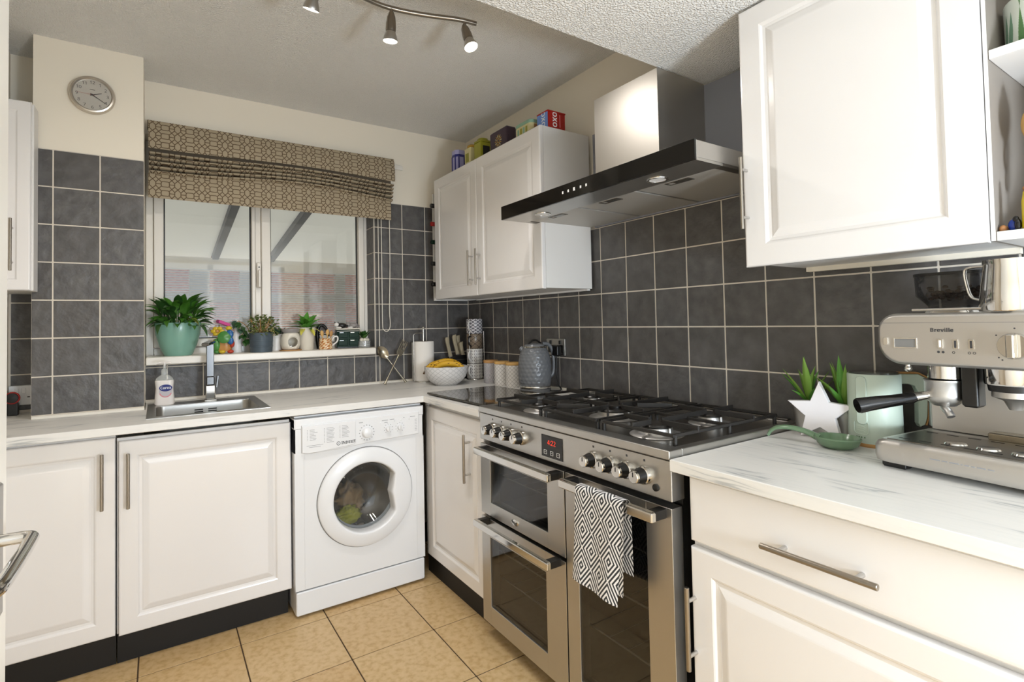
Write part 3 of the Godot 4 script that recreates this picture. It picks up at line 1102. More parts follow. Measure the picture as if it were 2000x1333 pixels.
func build_units():
	# ---- base units along the window wall (front faces +z at z = 0.622)
	var fz := 0.602
	var u := thing("base_cabinet", "narrow white panelled base cabinet at the far left, beside the open door", "cabinet", Vector3(-2.286, 0, 0))
	part(u, "carcass", MB.new().bx(Vector3(0.0, 0.12, 0.28), Vector3(0.405, 0.862, fz - 0.002)), M.carcass_white)
	part(u, "plinth", MB.new().bx(Vector3(0.0, 0.0, 0.556), Vector3(0.405, 0.118, 0.575)), M.plinth_black)
	var d := part(u, "door", panel_front(0.402, 0.722, 0.02, door_rings(0.02)), M.gloss_white, "", Vector3(0.003, 0.124, fz))
	bar_handle(d, Vector3(0.364, 0.470, 0.02), Vector3(0.364, 0.672, 0.02))
	u = thing("base_cabinet", "wide white panelled cabinet under the sink", "cabinet", Vector3(-1.877, 0, 0))
	part(u, "carcass", MB.new().bx(Vector3(0.0, 0.12, 0.28), Vector3(0.612, 0.68, fz - 0.002)), M.carcass_white)
	part(u, "top_rail", MB.new().bx(Vector3(0.0, 0.68, 0.585), Vector3(0.612, 0.84, fz - 0.002)), M.carcass_white)
	part(u, "plinth", MB.new().bx(Vector3(0.0, 0.0, 0.556), Vector3(0.606, 0.118, 0.575)), M.plinth_black)
	d = part(u, "door", panel_front(0.608, 0.712, 0.02, door_rings(0.02)), M.gloss_white, "", Vector3(0.006, 0.118, fz))
	bar_handle(d, Vector3(0.030, 0.468, 0.02), Vector3(0.030, 0.670, 0.02))
	# ---- corner unit on the cooker wall: local x = world z, local z = world -x
	u = thing("base_cabinet", "white panelled corner cabinet between washing machine and cooker", "cabinet", Vector3(0, 0, 0.603), -PI / 2)
	part(u, "carcass", MB.new().bx(Vector3(0.0, 0.12, 0.02), Vector3(0.575, 0.862, 0.600)), M.carcass_white)
	part(u, "corner_post", MB.new().bx(Vector3(0.0, 0.10, 0.585), Vector3(0.026, 0.858, 0.612), 0.002), M.carcass_white)
	part(u, "plinth", MB.new().bx(Vector3(-0.03, 0.0, 0.57), Vector3(0.575, 0.116, 0.593)), M.plinth_black)
	d = part(u, "door", panel_front(0.542, 0.728, 0.02, door_rings(0.02)), M.gloss_white, "", Vector3(0.029, 0.108, 0.602))
	bar_handle(d, Vector3(0.428, 0.457, 0.02), Vector3(0.428, 0.662, 0.02))
	# ---- drawer unit right of the cooker
	u = thing("drawer_cabinet", "white base cabinet with one wide drawer over a panelled door", "cabinet", Vector3(0, 0, 2.148), -PI / 2)
	part(u, "carcass", MB.new().bx(Vector3(0.0, 0.12, 0.02), Vector3(0.80, 0.862, 0.600)), M.carcass_white)
	part(u, "plinth", MB.new().bx(Vector3(0.0, 0.0, 0.55), Vector3(0.80, 0.116, 0.57)), M.plinth_black)
	d = part(u, "drawer", panel_front(0.794, 0.160, 0.02, flat_rings(0.02)), M.gloss_white, "", Vector3(0.002, 0.690, 0.602))
	bar_handle(d, Vector3(0.200, 0.064, 0.02), Vector3(0.418, 0.064, 0.02), 0.0065)
	d = part(u, "door", panel_front(0.794, 0.554, 0.02, door_rings(0.02)), M.gloss_white, "", Vector3(0.002, 0.122, 0.602))
	bar_handle(d, Vector3(0.010, 0.262, 0.02), Vector3(0.010, 0.464, 0.02))
	u = thing("base_cabinet", "white base cabinet beyond the drawer unit, out of view", "cabinet", Vector3(0, 0, 2.952), -PI / 2)
	part(u, "carcass", MB.new().bx(Vector3(0.0, 0.0, 0.02), Vector3(0.5, 0.862, 0.600)), M.carcass_white)
	part(u, "door", panel_front(0.494, 0.728, 0.02, door_rings(0.02)), M.gloss_white, "", Vector3(0.003, 0.122, 0.602))
	# ---- worktops
	var wt := thing("worktop", "marble-look worktop round the corner with the sink set in", "worktop", Vector3.ZERO)
	var th := 0.031
	var front := 0.668
	var mb := MB.new()
	mb.slab([Vector2(-2.288, 0.002), Vector2(-2.177, 0.002), Vector2(-2.177, 0.2505), Vector2(-1.796, 0.2505), Vector2(-1.796, 0.10), Vector2(-1.782, 0.10), Vector2(-1.782, 0.552), Vector2(-1.338, 0.552), Vector2(-1.338, 0.12), Vector2(-0.003, 0.12), Vector2(-0.003, 1.184), Vector2(-0.652, 1.184), Vector2(-0.652, front), Vector2(-2.288, front)], WT - th, WT, 0.0025)
	mb.bx(Vector3(-1.796, WT - th, 0.003), Vector3(-0.003, WT - 0.0001, 0.1225))
	part(wt, "top_board", mb, M.worktop)
	wt = thing("worktop", "marble-look worktop to the right of the cooker", "worktop", Vector3(0, 0, 2.127), -PI / 2)
	mb = MB.new()
	mb.slab([Vector2(0, 0.003), Vector2(1.32, 0.003), Vector2(1.32, 0.662), Vector2(0, 0.662)], WT - th, WT, 0.0025)
	part(wt, "top_board", mb, M.worktop)
	# ---- wall units
	var wy := 1.392
	var wh := 0.735
	u = thing("wall_cabinet", "white two-door wall cabinet in the corner with tins on top", "cabinet", Vector3(0, wy, 0.135), -PI / 2)
	part(u, "carcass", MB.new().bx(Vector3(0.0, 0.004, 0.012), Vector3(1.054, wh, 0.288), 0.001), M.carcass_white)
	d = part(u, "door", panel_front(0.498, wh, 0.02, door_rings(0.02)), M.gloss_white, "", Vector3(0.002, 0, 0.29))
	bar_handle(d, Vector3(0.452, 0.055, 0.02), Vector3(0.452, 0.245, 0.02), 0.005)
	d = part(u, "door", panel_front(0.551, wh, 0.02, door_rings(0.02)), M.gloss_white, "", Vector3(0.503, 0, 0.29))
	bar_handle(d, Vector3(0.030, 0.055, 0.02), Vector3(0.030, 0.245, 0.02), 0.005)
	part(u, "underside_strip", MB.new().bx(Vector3(0.02, -0.004, 0.012), Vector3(1.04, 0.004, 0.03)), M.carcass_white)
	u = thing("wall_cabinet", "large white panelled wall cabinet right of the hood", "cabinet", Vector3(0, wy - 0.003, 2.142), -PI / 2)
	part(u, "carcass", MB.new().bx(Vector3(0.004, 0.010, 0.012), Vector3(0.512, wh, 0.305), 0.001), M.carcass_white)
	part(u, "fixing_rail", MB.new().bx(Vector3(0.02, -0.004, 0.010), Vector3(0.50, 0.010, 0.032)), M.cream_paint)
	d = part(u, "door", panel_front(0.515, wh + 0.003, 0.021, door_rings(0.021, 0.06)), M.gloss_white, "", Vector3(0.0, 0, 0.307))
	bar_handle(d, Vector3(0.014, 0.105, 0.021), Vector3(0.014, 0.31, 0.021), 0.005)
	# open shelves at the end of the run
	u = thing("shelf_unit", "open white end shelves with ornaments, right of the large cabinet", "shelf", Vector3(0, wy, 2.6585), -PI / 2)
	part(u, "side_panel", MB.new().bx(Vector3(0, 0.0, 0.012), Vector3(0.006, wh, 0.310), 0.001), M.shelf_grey)
	part(u, "edge_strip", MB.new().bx(Vector3(0, 0.0, 0.3102), Vector3(0.0065, wh, 0.3125), 0.0005), M.carcass_white)
	part(u, "back_panel", MB.new().bx(Vector3(0.006, 0.0, 0.004), Vector3(0.34, wh, 0.012)), M.shelf_grey)
	part(u, "side_panel", MB.new().bx(Vector3(0.324, 0.0, 0.012), Vector3(0.34, wh, 0.312), 0.001), M.carcass_white)
	for y in [0.0, 0.375, wh - 0.018]:
		part(u, "shelf", MB.new().bx(Vector3(0.0065, y, 0.0125), Vector3(0.3235, y + 0.019, 0.305), 0.001), M.carcass_white)
	# wall unit in the left alcove
	u = thing("wall_cabinet", "white wall cabinet in the alcove left of the chimney", "cabinet", Vector3(-2.287, wy + 0.012, 0))
	part(u, "carcass", MB.new().bx(Vector3(0.0, 0.004, 0.002), Vector3(0.105, wh, 0.255), 0.001), M.carcass_white)
	part(u, "side_panel", MB.new().bx(Vector3(0.105, 0.0, 0.2525), Vector3(0.130, wh, 0.335), 0.001), M.carcass_white)
	part(u, "carcass_front", MB.new().bx(Vector3(0.0, 0.004, 0.2555), Vector3(0.1045, wh, 0.333)), M.carcass_white)
	d = part(u, "door", panel_front(0.124, wh + 0.004, 0.02, [[0.0, 0.014], [0.003, 0.0192], [0.006, 0.02], [0.04, 0.02], [0.046, 0.015], [0.05, 0.0145]]), M.gloss_white, "", Vector3(0.0, 0.0, 0.335))
	bar_handle(d, Vector3(0.070, 0.072, 0.02), Vector3(0.070, 0.272, 0.02), 0.005)
	# narrow wine rack between the corner cabinet and the window wall
	var rk := thing("wine_rack", "narrow white wine rack on the side of the corner cabinet", "rack", Vector3(0, wy, 0.012), -PI / 2)
	part(rk, "back_board", MB.new().bx(Vector3(0.0, 0.0, 0.012), Vector3(0.121, wh - 0.05, 0.02)), M.carcass_white)
	part(rk, "side_board", MB.new().bx(Vector3(0.105, 0.0, 0.02), Vector3(0.121, wh - 0.05, 0.262)), M.carcass_white)
	part(rk, "side_board", MB.new().bx(Vector3(0.0, 0.0, 0.02), Vector3(0.012, wh - 0.05, 0.262)), M.carcass_white)
	var wine := [[0.60, "bottle_green", "black_plastic", "dark wine bottle with black cap, highest in the wine rack"], [0.485, "bottle_green", "tin_red", "wine bottle with red cap in the narrow rack"], [0.37, "bottle_green", "bottle_green", "wine bottle with green cap, middle of the wine rack"], [0.235, "black_plastic", "black_plastic", "wine bottle with black cap, second lowest in the rack"], [0.105, "black_plastic", "black_gloss", "wine bottle with black cap, lowest in the rack"]]
	for w in wine:
		part(rk, "cradle", MB.new().bx(Vector3(0.012, w[0] - 0.052, 0.03), Vector3(0.105, w[0] - 0.042, 0.25)), M.carcass_white)
		var b := thing("wine_bottle", w[3], "bottle", Vector3(-0.02, wy + w[0] - 0.0045, 0.071), -PI / 2, "bottles in the wine rack")
		var g := MB.new()
		g.at(Vector3(0, 0, 0), Basis(Vector3.RIGHT, PI / 2))
		g.lathe([Vector2(0, 0), Vector2(0.034, 0.0), Vector2(0.037, 0.004), Vector2(0.037, 0.18), Vector2(0.03, 0.205), Vector2(0.013, 0.225), Vector2(0.012, 0.262), Vector2(0, 0.262)], 16)
		part(b, "glass", g, M[w[1]])
		g = MB.new()
		g.at(Vector3(0, 0, 0), Basis(Vector3.RIGHT, PI / 2))
		g.lathe([Vector2(0.0138, 0.24), Vector2(0.0138, 0.280), Vector2(0.012, 0.282), Vector2(0, 0.282)], 14)
		part(b, "cap", g, M[w[2]])

# ---------------------------------------------------------------- washing machine
func build_washer():
	var w := thing("washing_machine", "white front-loading washing machine with clothes in the drum", "washing machine", Vector3(-1.2565, 0, 0))
	var W := 0.604
	var Z := 0.66
	# body: front is split round the porthole
	var body := MB.new()
	body.bx(Vector3(0, 0.012, 0.10), Vector3(0.006, 0.846, 0.56), 0.001)
	body.bx(Vector3(W - 0.006, 0.012, 0.10), Vector3(W, 0.846, 0.56), 0.001)
	body.bx(Vector3(0.006, 0.012, 0.10), Vector3(W - 0.006, 0.846, 0.106))
	body.bx(Vector3(0.006, 0.012, 0.106), Vector3(W - 0.006, 0.02, 0.56))
	body.bx(Vector3(0.006, 0.838, 0.106), Vector3(W - 0.006, 0.846, 0.56))
	part(w, "body", body, M.white_appliance)
	# front shell with a round hole
	var cx := 0.315
	var cy := 0.462
	var fr := MB.new()
	var k := 48
	var outer := []
	for i in k:
		var a := TAU * i / k
		var d := Vector2(cos(a), sin(a))
		var sx := (W - cx if d.x > 0 else cx) / maxf(absf(d.x), 1e-6)
		var sy := (0.700 - cy if d.y > 0 else cy - 0.116) / maxf(absf(d.y), 1e-6)
		outer.append(Vector2(cx, cy) + d * minf(sx, sy))
	# put outline corners exactly on the corners
	for c in [Vector2(0, 0.116), Vector2(W, 0.116), Vector2(W, 0.700), Vector2(0, 0.700)]:
		var best := 0
		for i in k:
			if outer[i].distance_to(c) < outer[best].distance_to(c):
				best = i
		outer[best] = c
	for i in k:
		var j := (i + 1) % k
		var a := TAU * i / k
		var b := TAU * j / k
		var p0 := Vector2(cx, cy) + Vector2(cos(a), sin(a)) * 0.205
		var p1 := Vector2(cx, cy) + Vector2(cos(b), sin(b)) * 0.205
		fr.quad(Vector3(p0.x, p0.y, Z), Vector3(outer[i].x, outer[i].y, Z), Vector3(outer[j].x, outer[j].y, Z), Vector3(p1.x, p1.y, Z), Vector3.BACK)
		fr.quad(Vector3(p0.x, p0.y, Z - 0.1), Vector3(p0.x, p0.y, Z), Vector3(p1.x, p1.y, Z), Vector3(p1.x, p1.y, Z - 0.1))
	fr.bx(Vector3(0, 0.116, 0.55), Vector3(0.004, 0.846, Z - 0.0005))
	fr.bx(Vector3(W - 0.004, 0.116, 0.55), Vector3(W, 0.846, Z - 0.0005))
	part(w, "front_panel", fr, M.white_appliance)
	# raised side flutes and kick panel
	for x in [0.040, 0.565]:
		part(w, "crease", MB.new().bx(Vector3(x - 0.0012, 0.118, Z), Vector3(x + 0.0012, 0.70, Z + 0.0012), 0.0005), M.white_appliance)
	part(w, "kick_panel", MB.new().bx(Vector3(0.001, 0.008, 0.55), Vector3(W - 0.001, 0.1125, Z + 0.003), 0.008), M.white_appliance)
	part(w, "top_edge", MB.new().bx(Vector3(0.0, 0.800, 0.55), Vector3(W, 0.846, Z + 0.002), 0.006), M.white_appliance)
	part(w, "lid", MB.new().bx(Vector3(0.003, 0.8465, 0.10), Vector3(W - 0.003, 0.856, Z - 0.02), 0.003), M.white_appliance)
	# control fascia: deeper on the left where the drawer is
	var fas := []
	fas.append_array([Vector2(0.028, 0.818), Vector2(0.028, 0.700), Vector2(0.05, 0.694)])
	for i in 9:
		var t := i / 8.0
		fas.append(Vector2(lerpf(0.09, 0.33, t), lerpf(0.694, 0.706, t * t)))
	fas.append_array([Vector2(0.576, 0.714), Vector2(0.578, 0.818)])
	part(w, "control_panel", MB.new().extrude(fas, Z - 0.05, Z + 0.008, 0.002), M.white_appliance)
	part(w, "front_upper", MB.new().bx(Vector3(0.0, 0.699, 0.55), Vector3(W, 0.802, Z - 0.0005)), M.white_appliance)
	var dr := part(w, "detergent_drawer", MB.new().extrude([Vector2(0.030, 0.812), Vector2(0.030, 0.702), Vector2(0.052, 0.696), Vector2(0.10, 0.697), Vector2(0.252, 0.707), Vector2(0.263, 0.716), Vector2(0.263, 0.812)], Z + 0.0085, Z + 0.013, 0.0015), M.white_appliance)
	# printing on the fascia: columns of tiny lines
	var pr := MB.new()
	var rng := RandomNumberGenerator.new()
	rng.seed = 77
	for col in [[0.050, 0.795, 8, 0.034], [0.122, 0.795, 11, 0.036], [0.190, 0.797, 9, 0.036]]:
		for r in col[2]:
			var y: float = col[1] - r * 0.0062
			pr.box(Vector3(col[0] + 0.002, y, Z + 0.0133), Vector3(0.003, 0.0018, 0.0003))
			var l: float = rng.randf_range(0.5, 1.0) * col[3]
			pr.box(Vector3(col[0] + 0.011 + l / 2, y, Z + 0.0133), Vector3(l, 0.0014, 0.0003))
	for i in 2:
		pr.box(Vector3(0.083, 0.728 - i * 0.007, Z + 0.0133), Vector3(0.07 - i * 0.02, 0.0014, 0.0003))
	for p in [[0.290, 0.800, 0.018], [0.405, 0.797, 0.03], [0.44, 0.798, 0.022], [0.545, 0.800, 0.026], [0.41, 0.787, 0.016], [0.50, 0.800, 0.006]]:
		pr.box(Vector3(p[0], p[1], Z + 0.0082), Vector3(p[2], 0.0022, 0.0003))
	for i in 8:
		pr.box(Vector3(0.562, 0.785 - i * 0.0075, Z + 0.0082), Vector3(0.012, 0.0012, 0.0003))
	part(w, "printed_programme_list", pr, M.print_grey).set_meta("kind", "stuff")
	text(dr, "maker_lettering", "INDESIT", 0.0125, M.print_dark, Vector3(0.230, 0.722, Z + 0.0134), Basis.IDENTITY, font_bold)
	part(dr, "maker_emblem", MB.new().at(Vector3(0.185, 0.7215, Z + 0.0134), Basis(Vector3.RIGHT, PI / 2)).lathe([Vector2(0.0065, 0), Vector2(0.0085, 0), Vector2(0.0085, 0.0005), Vector2(0.0065, 0.0005), Vector2(0.0065, 0)], 24).lathe([Vector2(0, 0), Vector2(0.0012, 0), Vector2(0.0012, 0.0005), Vector2(0, 0.0005)], 6), M.print_dark)
	# programme dial and two small knobs
	var dial := part(w, "programme_dial", MB.new().at(Vector3(0.317, 0.752, Z + 0.0075), Basis(Vector3.RIGHT, PI / 2)).lathe([Vector2(0, 0), Vector2(0.024, 0), Vector2(0.0245, 0.004), Vector2(0.021, 0.017), Vector2(0.017, 0.0195), Vector2(0, 0.020)], 28), M.white_appliance)
	var dots := MB.new()
	for i in 16:
		var a := TAU * i / 16
		dots.box(Vector3(0.317 + cos(a) * 0.034, 0.752 + sin(a) * 0.034, Z + 0.0083), Vector3(0.004, 0.004, 0.0004))
	part(dial, "scale_marks", dots, M.print_grey)
	for x in [0.421, 0.479]:
		var kn := part(w, "small_knob", MB.new().at(Vector3(x, 0.757, Z + 0.0075), Basis(Vector3.RIGHT, PI / 2)).lathe([Vector2(0, 0), Vector2(0.0135, 0), Vector2(0.0135, 0.003), Vector2(0.011, 0.013), Vector2(0, 0.014)], 20).home().box(Vector3(x, 0.757, Z + 0.024), Vector3(0.005, 0.022, 0.008), 0.002), M.white_appliance)
		dots = MB.new()
		for i in 9:
			var a := TAU * (i + 0.5) / 10 - PI / 2 + TAU / 20
			dots.box(Vector3(x + cos(a) * 0.021, 0.757 + sin(a) * 0.021, Z + 0.0083), Vector3(0.0028, 0.0028, 0.0004))
		part(kn, "scale_marks", dots, M.print_grey)
	for p in [[0.365 + 0.02, 0.785], [0.42, 0.783], [0.455, 0.79], [0.487, 0.79], [0.53, 0.79]]:
		part(w, "button", MB.new().at(Vector3(p[0], p[1], Z + 0.0075), Basis(Vector3.RIGHT, PI / 2)).lathe([Vector2(0, 0), Vector2(0.005, 0), Vector2(0.0045, 0.003), Vector2(0, 0.0032)], 14), M.white_appliance)
	# porthole door: ring with a grip on the right
	var inner := func(a: float) -> float:
		var c := cos(a)
		var s := sin(a)
		var r := 0.152
		if c > 0.2:
			var grip := 0.112 + 0.028 * absf(s)
			r = minf(r, maxf(grip / c, 0.1) if grip / c < 0.152 else 0.152)
		return r
	var prof := [[0.0, 0.0, -0.008], [0.0, 0.0, 0.004], [0.015, 0.0, 0.010], [0.06, 0.0, 0.0135], [0.25, 0.0, 0.0185], [0.60, 0.0, 0.0235], [0.82, 0.0, 0.0245], [0.90, 0.0, 0.0235], [0.945, 0.0, 0.019], [0.985, 0.0, 0.006], [1.0, 0.0, -0.03]]
	var ring := MB.new()
	ring.grid(func(u, v):
		var a: float = u * TAU
		var q: Array = prof[int(round(v * (prof.size() - 1)))]
		var r := lerpf(0.222, inner.call(a), q[0])
		return Vector3(cx + cos(a) * r, cy + sin(a) * r, Z + q[2]), 96, prof.size() - 1, Vector2.ONE, true)
	var door := part(w, "porthole_door", ring, M.white_appliance)
	part(door, "painted_gap_shade", MB.new().at(Vector3(cx, cy, Z + 0.0004), Basis(Vector3.RIGHT, PI / 2)).lathe([Vector2(0.219, 0), Vector2(0.2255, 0), Vector2(0.2255, 0.0006), Vector2(0.219, 0.0006)], 64), M.grey_plastic)  # grey ring coloured as the shade in the gap round the door
	# glass bowl bulging into the drum
	var gl := MB.new()
	gl.at(Vector3(cx, cy, Z), Basis(Vector3.RIGHT, PI / 2))
	gl.lathe([Vector2(0.0, -0.075), Vector2(0.05, -0.073), Vector2(0.085, -0.064), Vector2(0.11, -0.045), Vector2(0.13, -0.012), Vector2(0.15, 0.004)], 40)
	part(door, "glass_bowl", gl, M.clear_glass)
	var gk := MB.new()
	gk.at(Vector3(cx, cy, Z), Basis(Vector3.RIGHT, PI / 2))
	gk.lathe([Vector2(0.150, -0.022), Vector2(0.157, -0.035), Vector2(0.146, -0.05), Vector2(0.158, -0.07), Vector2(0.17, -0.075), Vector2(0.205, -0.03), Vector2(0.2, -0.005)], 48)
	part(w, "rubber_seal", gk, M.rubber_grey)
	# drum
	var dm := MB.new()
	dm.at(Vector3(cx, cy, Z), Basis(Vector3.RIGHT, PI / 2))
	dm.lathe([Vector2(0.165, -0.078), Vector2(0.2, -0.095), Vector2(0.2, -0.36), Vector2(0.19, -0.37), Vector2(0.06, -0.35), Vector2(0.0, -0.33)], 48)
	var drum := part(w, "drum", dm, M.drum_steel)
	var holes := MB.new()
	for i in 5:
		for j in 6:
			var a := 0.35 + i * 0.17
			var r := 0.06 + j * 0.02
			holes.at(Vector3(cx + cos(a) * r, cy + sin(a) * r, Z - 0.34 - 0.012 * (r - 0.06) / 0.12), Basis(Vector3.RIGHT, PI / 2))
			holes.lathe([Vector2(0, 0), Vector2(0.004, 0), Vector2(0.004, 0.001), Vector2(0, 0.001)], 8)
	part(drum, "perforations", holes, M.print_black)
	for i in 3:
		var a := 0.6 + TAU * i / 3
		part(drum, "paddle", MB.new().at(Vector3(cx + cos(a) * 0.18, cy + sin(a) * 0.18, Z - 0.22), Basis(Vector3.BACK, a + PI / 2)).box(Vector3.ZERO, Vector3(0.05, 0.045, 0.22), 0.015), M.drum_steel)
	for x in [0.06, 0.54]:
		for z in [0.16, 0.6]:
			part(w, "foot", MB.new().cyl(Vector3(x, 0, z), Vector3(x, 0.02, z), 0.018, 12), M.black_plastic)
	# laundry
	var wx := -1.2565
	var rng2 := FastNoiseLite.new()
	rng2.seed = 5
	rng2.frequency = 9.0
	var heap := func(c: Vector3, r: Vector3, amp: float) -> MB:
		var q := MB.new()
		q.grid(func(u, v):
			var d := Vector3(cos(u * TAU) * sin(v * PI), -cos(v * PI), -sin(u * TAU) * sin(v * PI))
			var s := 1.0 + amp * rng2.get_noise_3d(d.x * 0.3 + c.x, d.y * 0.3, d.z * 0.3)
			return Vector3(d.x * r.x, d.y * r.y, d.z * r.z) * s, 30, 18, Vector2.ONE, true)
		return q
	solo("laundry", "lime green laundry lying low in the washing machine drum", "laundry", heap.call(Vector3(0.1, 0, 0), Vector3(0.062, 0.042, 0.045), 0.55), M.laundry_lime, Vector3(wx + cx - 0.05, cy - 0.118, Z - 0.130), 0.3)
	solo("laundry", "tan laundry heaped behind the lime cloth in the drum", "laundry", heap.call(Vector3(1.4, 0, 0), Vector3(0.115, 0.075, 0.075), 0.5), M.laundry_tan, Vector3(wx + cx - 0.01, cy - 0.085, Z - 0.262), 1.2)

# ---------------------------------------------------------------- range cooker and hood (local x = world z, local z = world -x)
func rim(mb: MB, x0: float, x1: float, y0: float, y1: float, a0: float, a1: float, b0: float, b1: float, z0: float, z1: float, r := 0.002):
	# flat frame x0..x1, y0..y1 with an opening a0..a1, b0..b1
	mb.bx(Vector3(x0, y0, z0), Vector3(a0, y1, z1), r)
	mb.bx(Vector3(a1, y0, z0), Vector3(x1, y1, z1), r)
	mb.bx(Vector3(a0 - r, y0, z0), Vector3(a1 + r, b0, z1), r)
	mb.bx(Vector3(a0 - r, b1, z0), Vector3(a1 + r, y1, z1), r)

func oven_door(parent: Node, x0: float, x1: float, y0: float, y1: float, g: Array, hx0: float, hx1: float, hy: float) -> MeshInstance3D:
	var mb := MB.new()
	rim(mb, x0, x1, y0, y1, g[0], g[1], g[2], g[3], 0.607, 0.650, 0.0018)
	var d := part(parent, "oven_door", mb, M.steel_brushed)
	part(d, "door_glass", MB.new().bx(Vector3(g[0] - 0.004, g[2] - 0.004, 0.640), Vector3(g[1] + 0.004, g[3] + 0.004, 0.646)), M.oven_glass)
	var hm := part(d, "handle", MB.new().bx(Vector3(hx0, hy - 0.014, 0.692), Vector3(hx1, hy + 0.014, 0.712), 0.005), M.chrome)
	for x in [hx0 + 0.004, hx1 - 0.03]:
		part(hm, "bracket", MB.new().bx(Vector3(x, hy - 0.013, 0.648), Vector3(x + 0.026, hy + 0.013, 0.697), 0.003), M.black_plastic)
	# oven cavity: open box behind the glass, with wire shelves
	mb = MB.new()
	var c0: float = g[0] - 0.025; var c1: float = g[1] + 0.025; var d0: float = g[2] - 0.02; var d1: float = g[3] + 0.02
	var zb := 0.22; var zf := 0.604
	mb.quad(Vector3(c0, d0, zb), Vector3(c1, d0, zb), Vector3(c1, d1, zb), Vector3(c0, d1, zb), Vector3.BACK)
	mb.quad(Vector3(c0, d0, zf), Vector3(c1, d0, zf), Vector3(c1, d0, zb), Vector3(c0, d0, zb), Vector3.UP)
	mb.quad(Vector3(c0, d1, zb), Vector3(c1, d1, zb), Vector3(c1, d1, zf), Vector3(c0, d1, zf), Vector3.DOWN)
	mb.quad(Vector3(c0, d0, zf), Vector3(c0, d0, zb), Vector3(c0, d1, zb), Vector3(c0, d1, zf), Vector3.RIGHT)
	mb.quad(Vector3(c1, d0, zb), Vector3(c1, d0, zf), Vector3(c1, d1, zf), Vector3(c1, d1, zb), Vector3.LEFT)
	var cav := part(parent, "oven_cavity", mb, M.oven_cavity)
	var n := 1 if d1 - d0 < 0.25 else (2 if d1 - d0 < 0.4 else 3)
	for i in n:
		var y: float = d0 + (d1 - d0) * (i + 1.0) / (n + 1.0) + 0.01
		var sh := MB.new()
		sh.cyl(Vector3(c0 + 0.002, y, 0.59), Vector3(c1 - 0.002, y, 0.59), 0.0028, 8)
		sh.cyl(Vector3(c0 + 0.002, y, 0.26), Vector3(c1 - 0.002, y, 0.26), 0.0028, 8)
		var x := c0 + 0.012
		while x < c1 - 0.01:
			sh.cyl(Vector3(x, y, 0.26), Vector3(x, y, 0.59), 0.0014, 6)
			x += 0.075
		part(cav, "wire_shelf", sh, M.aluminium)
	return d

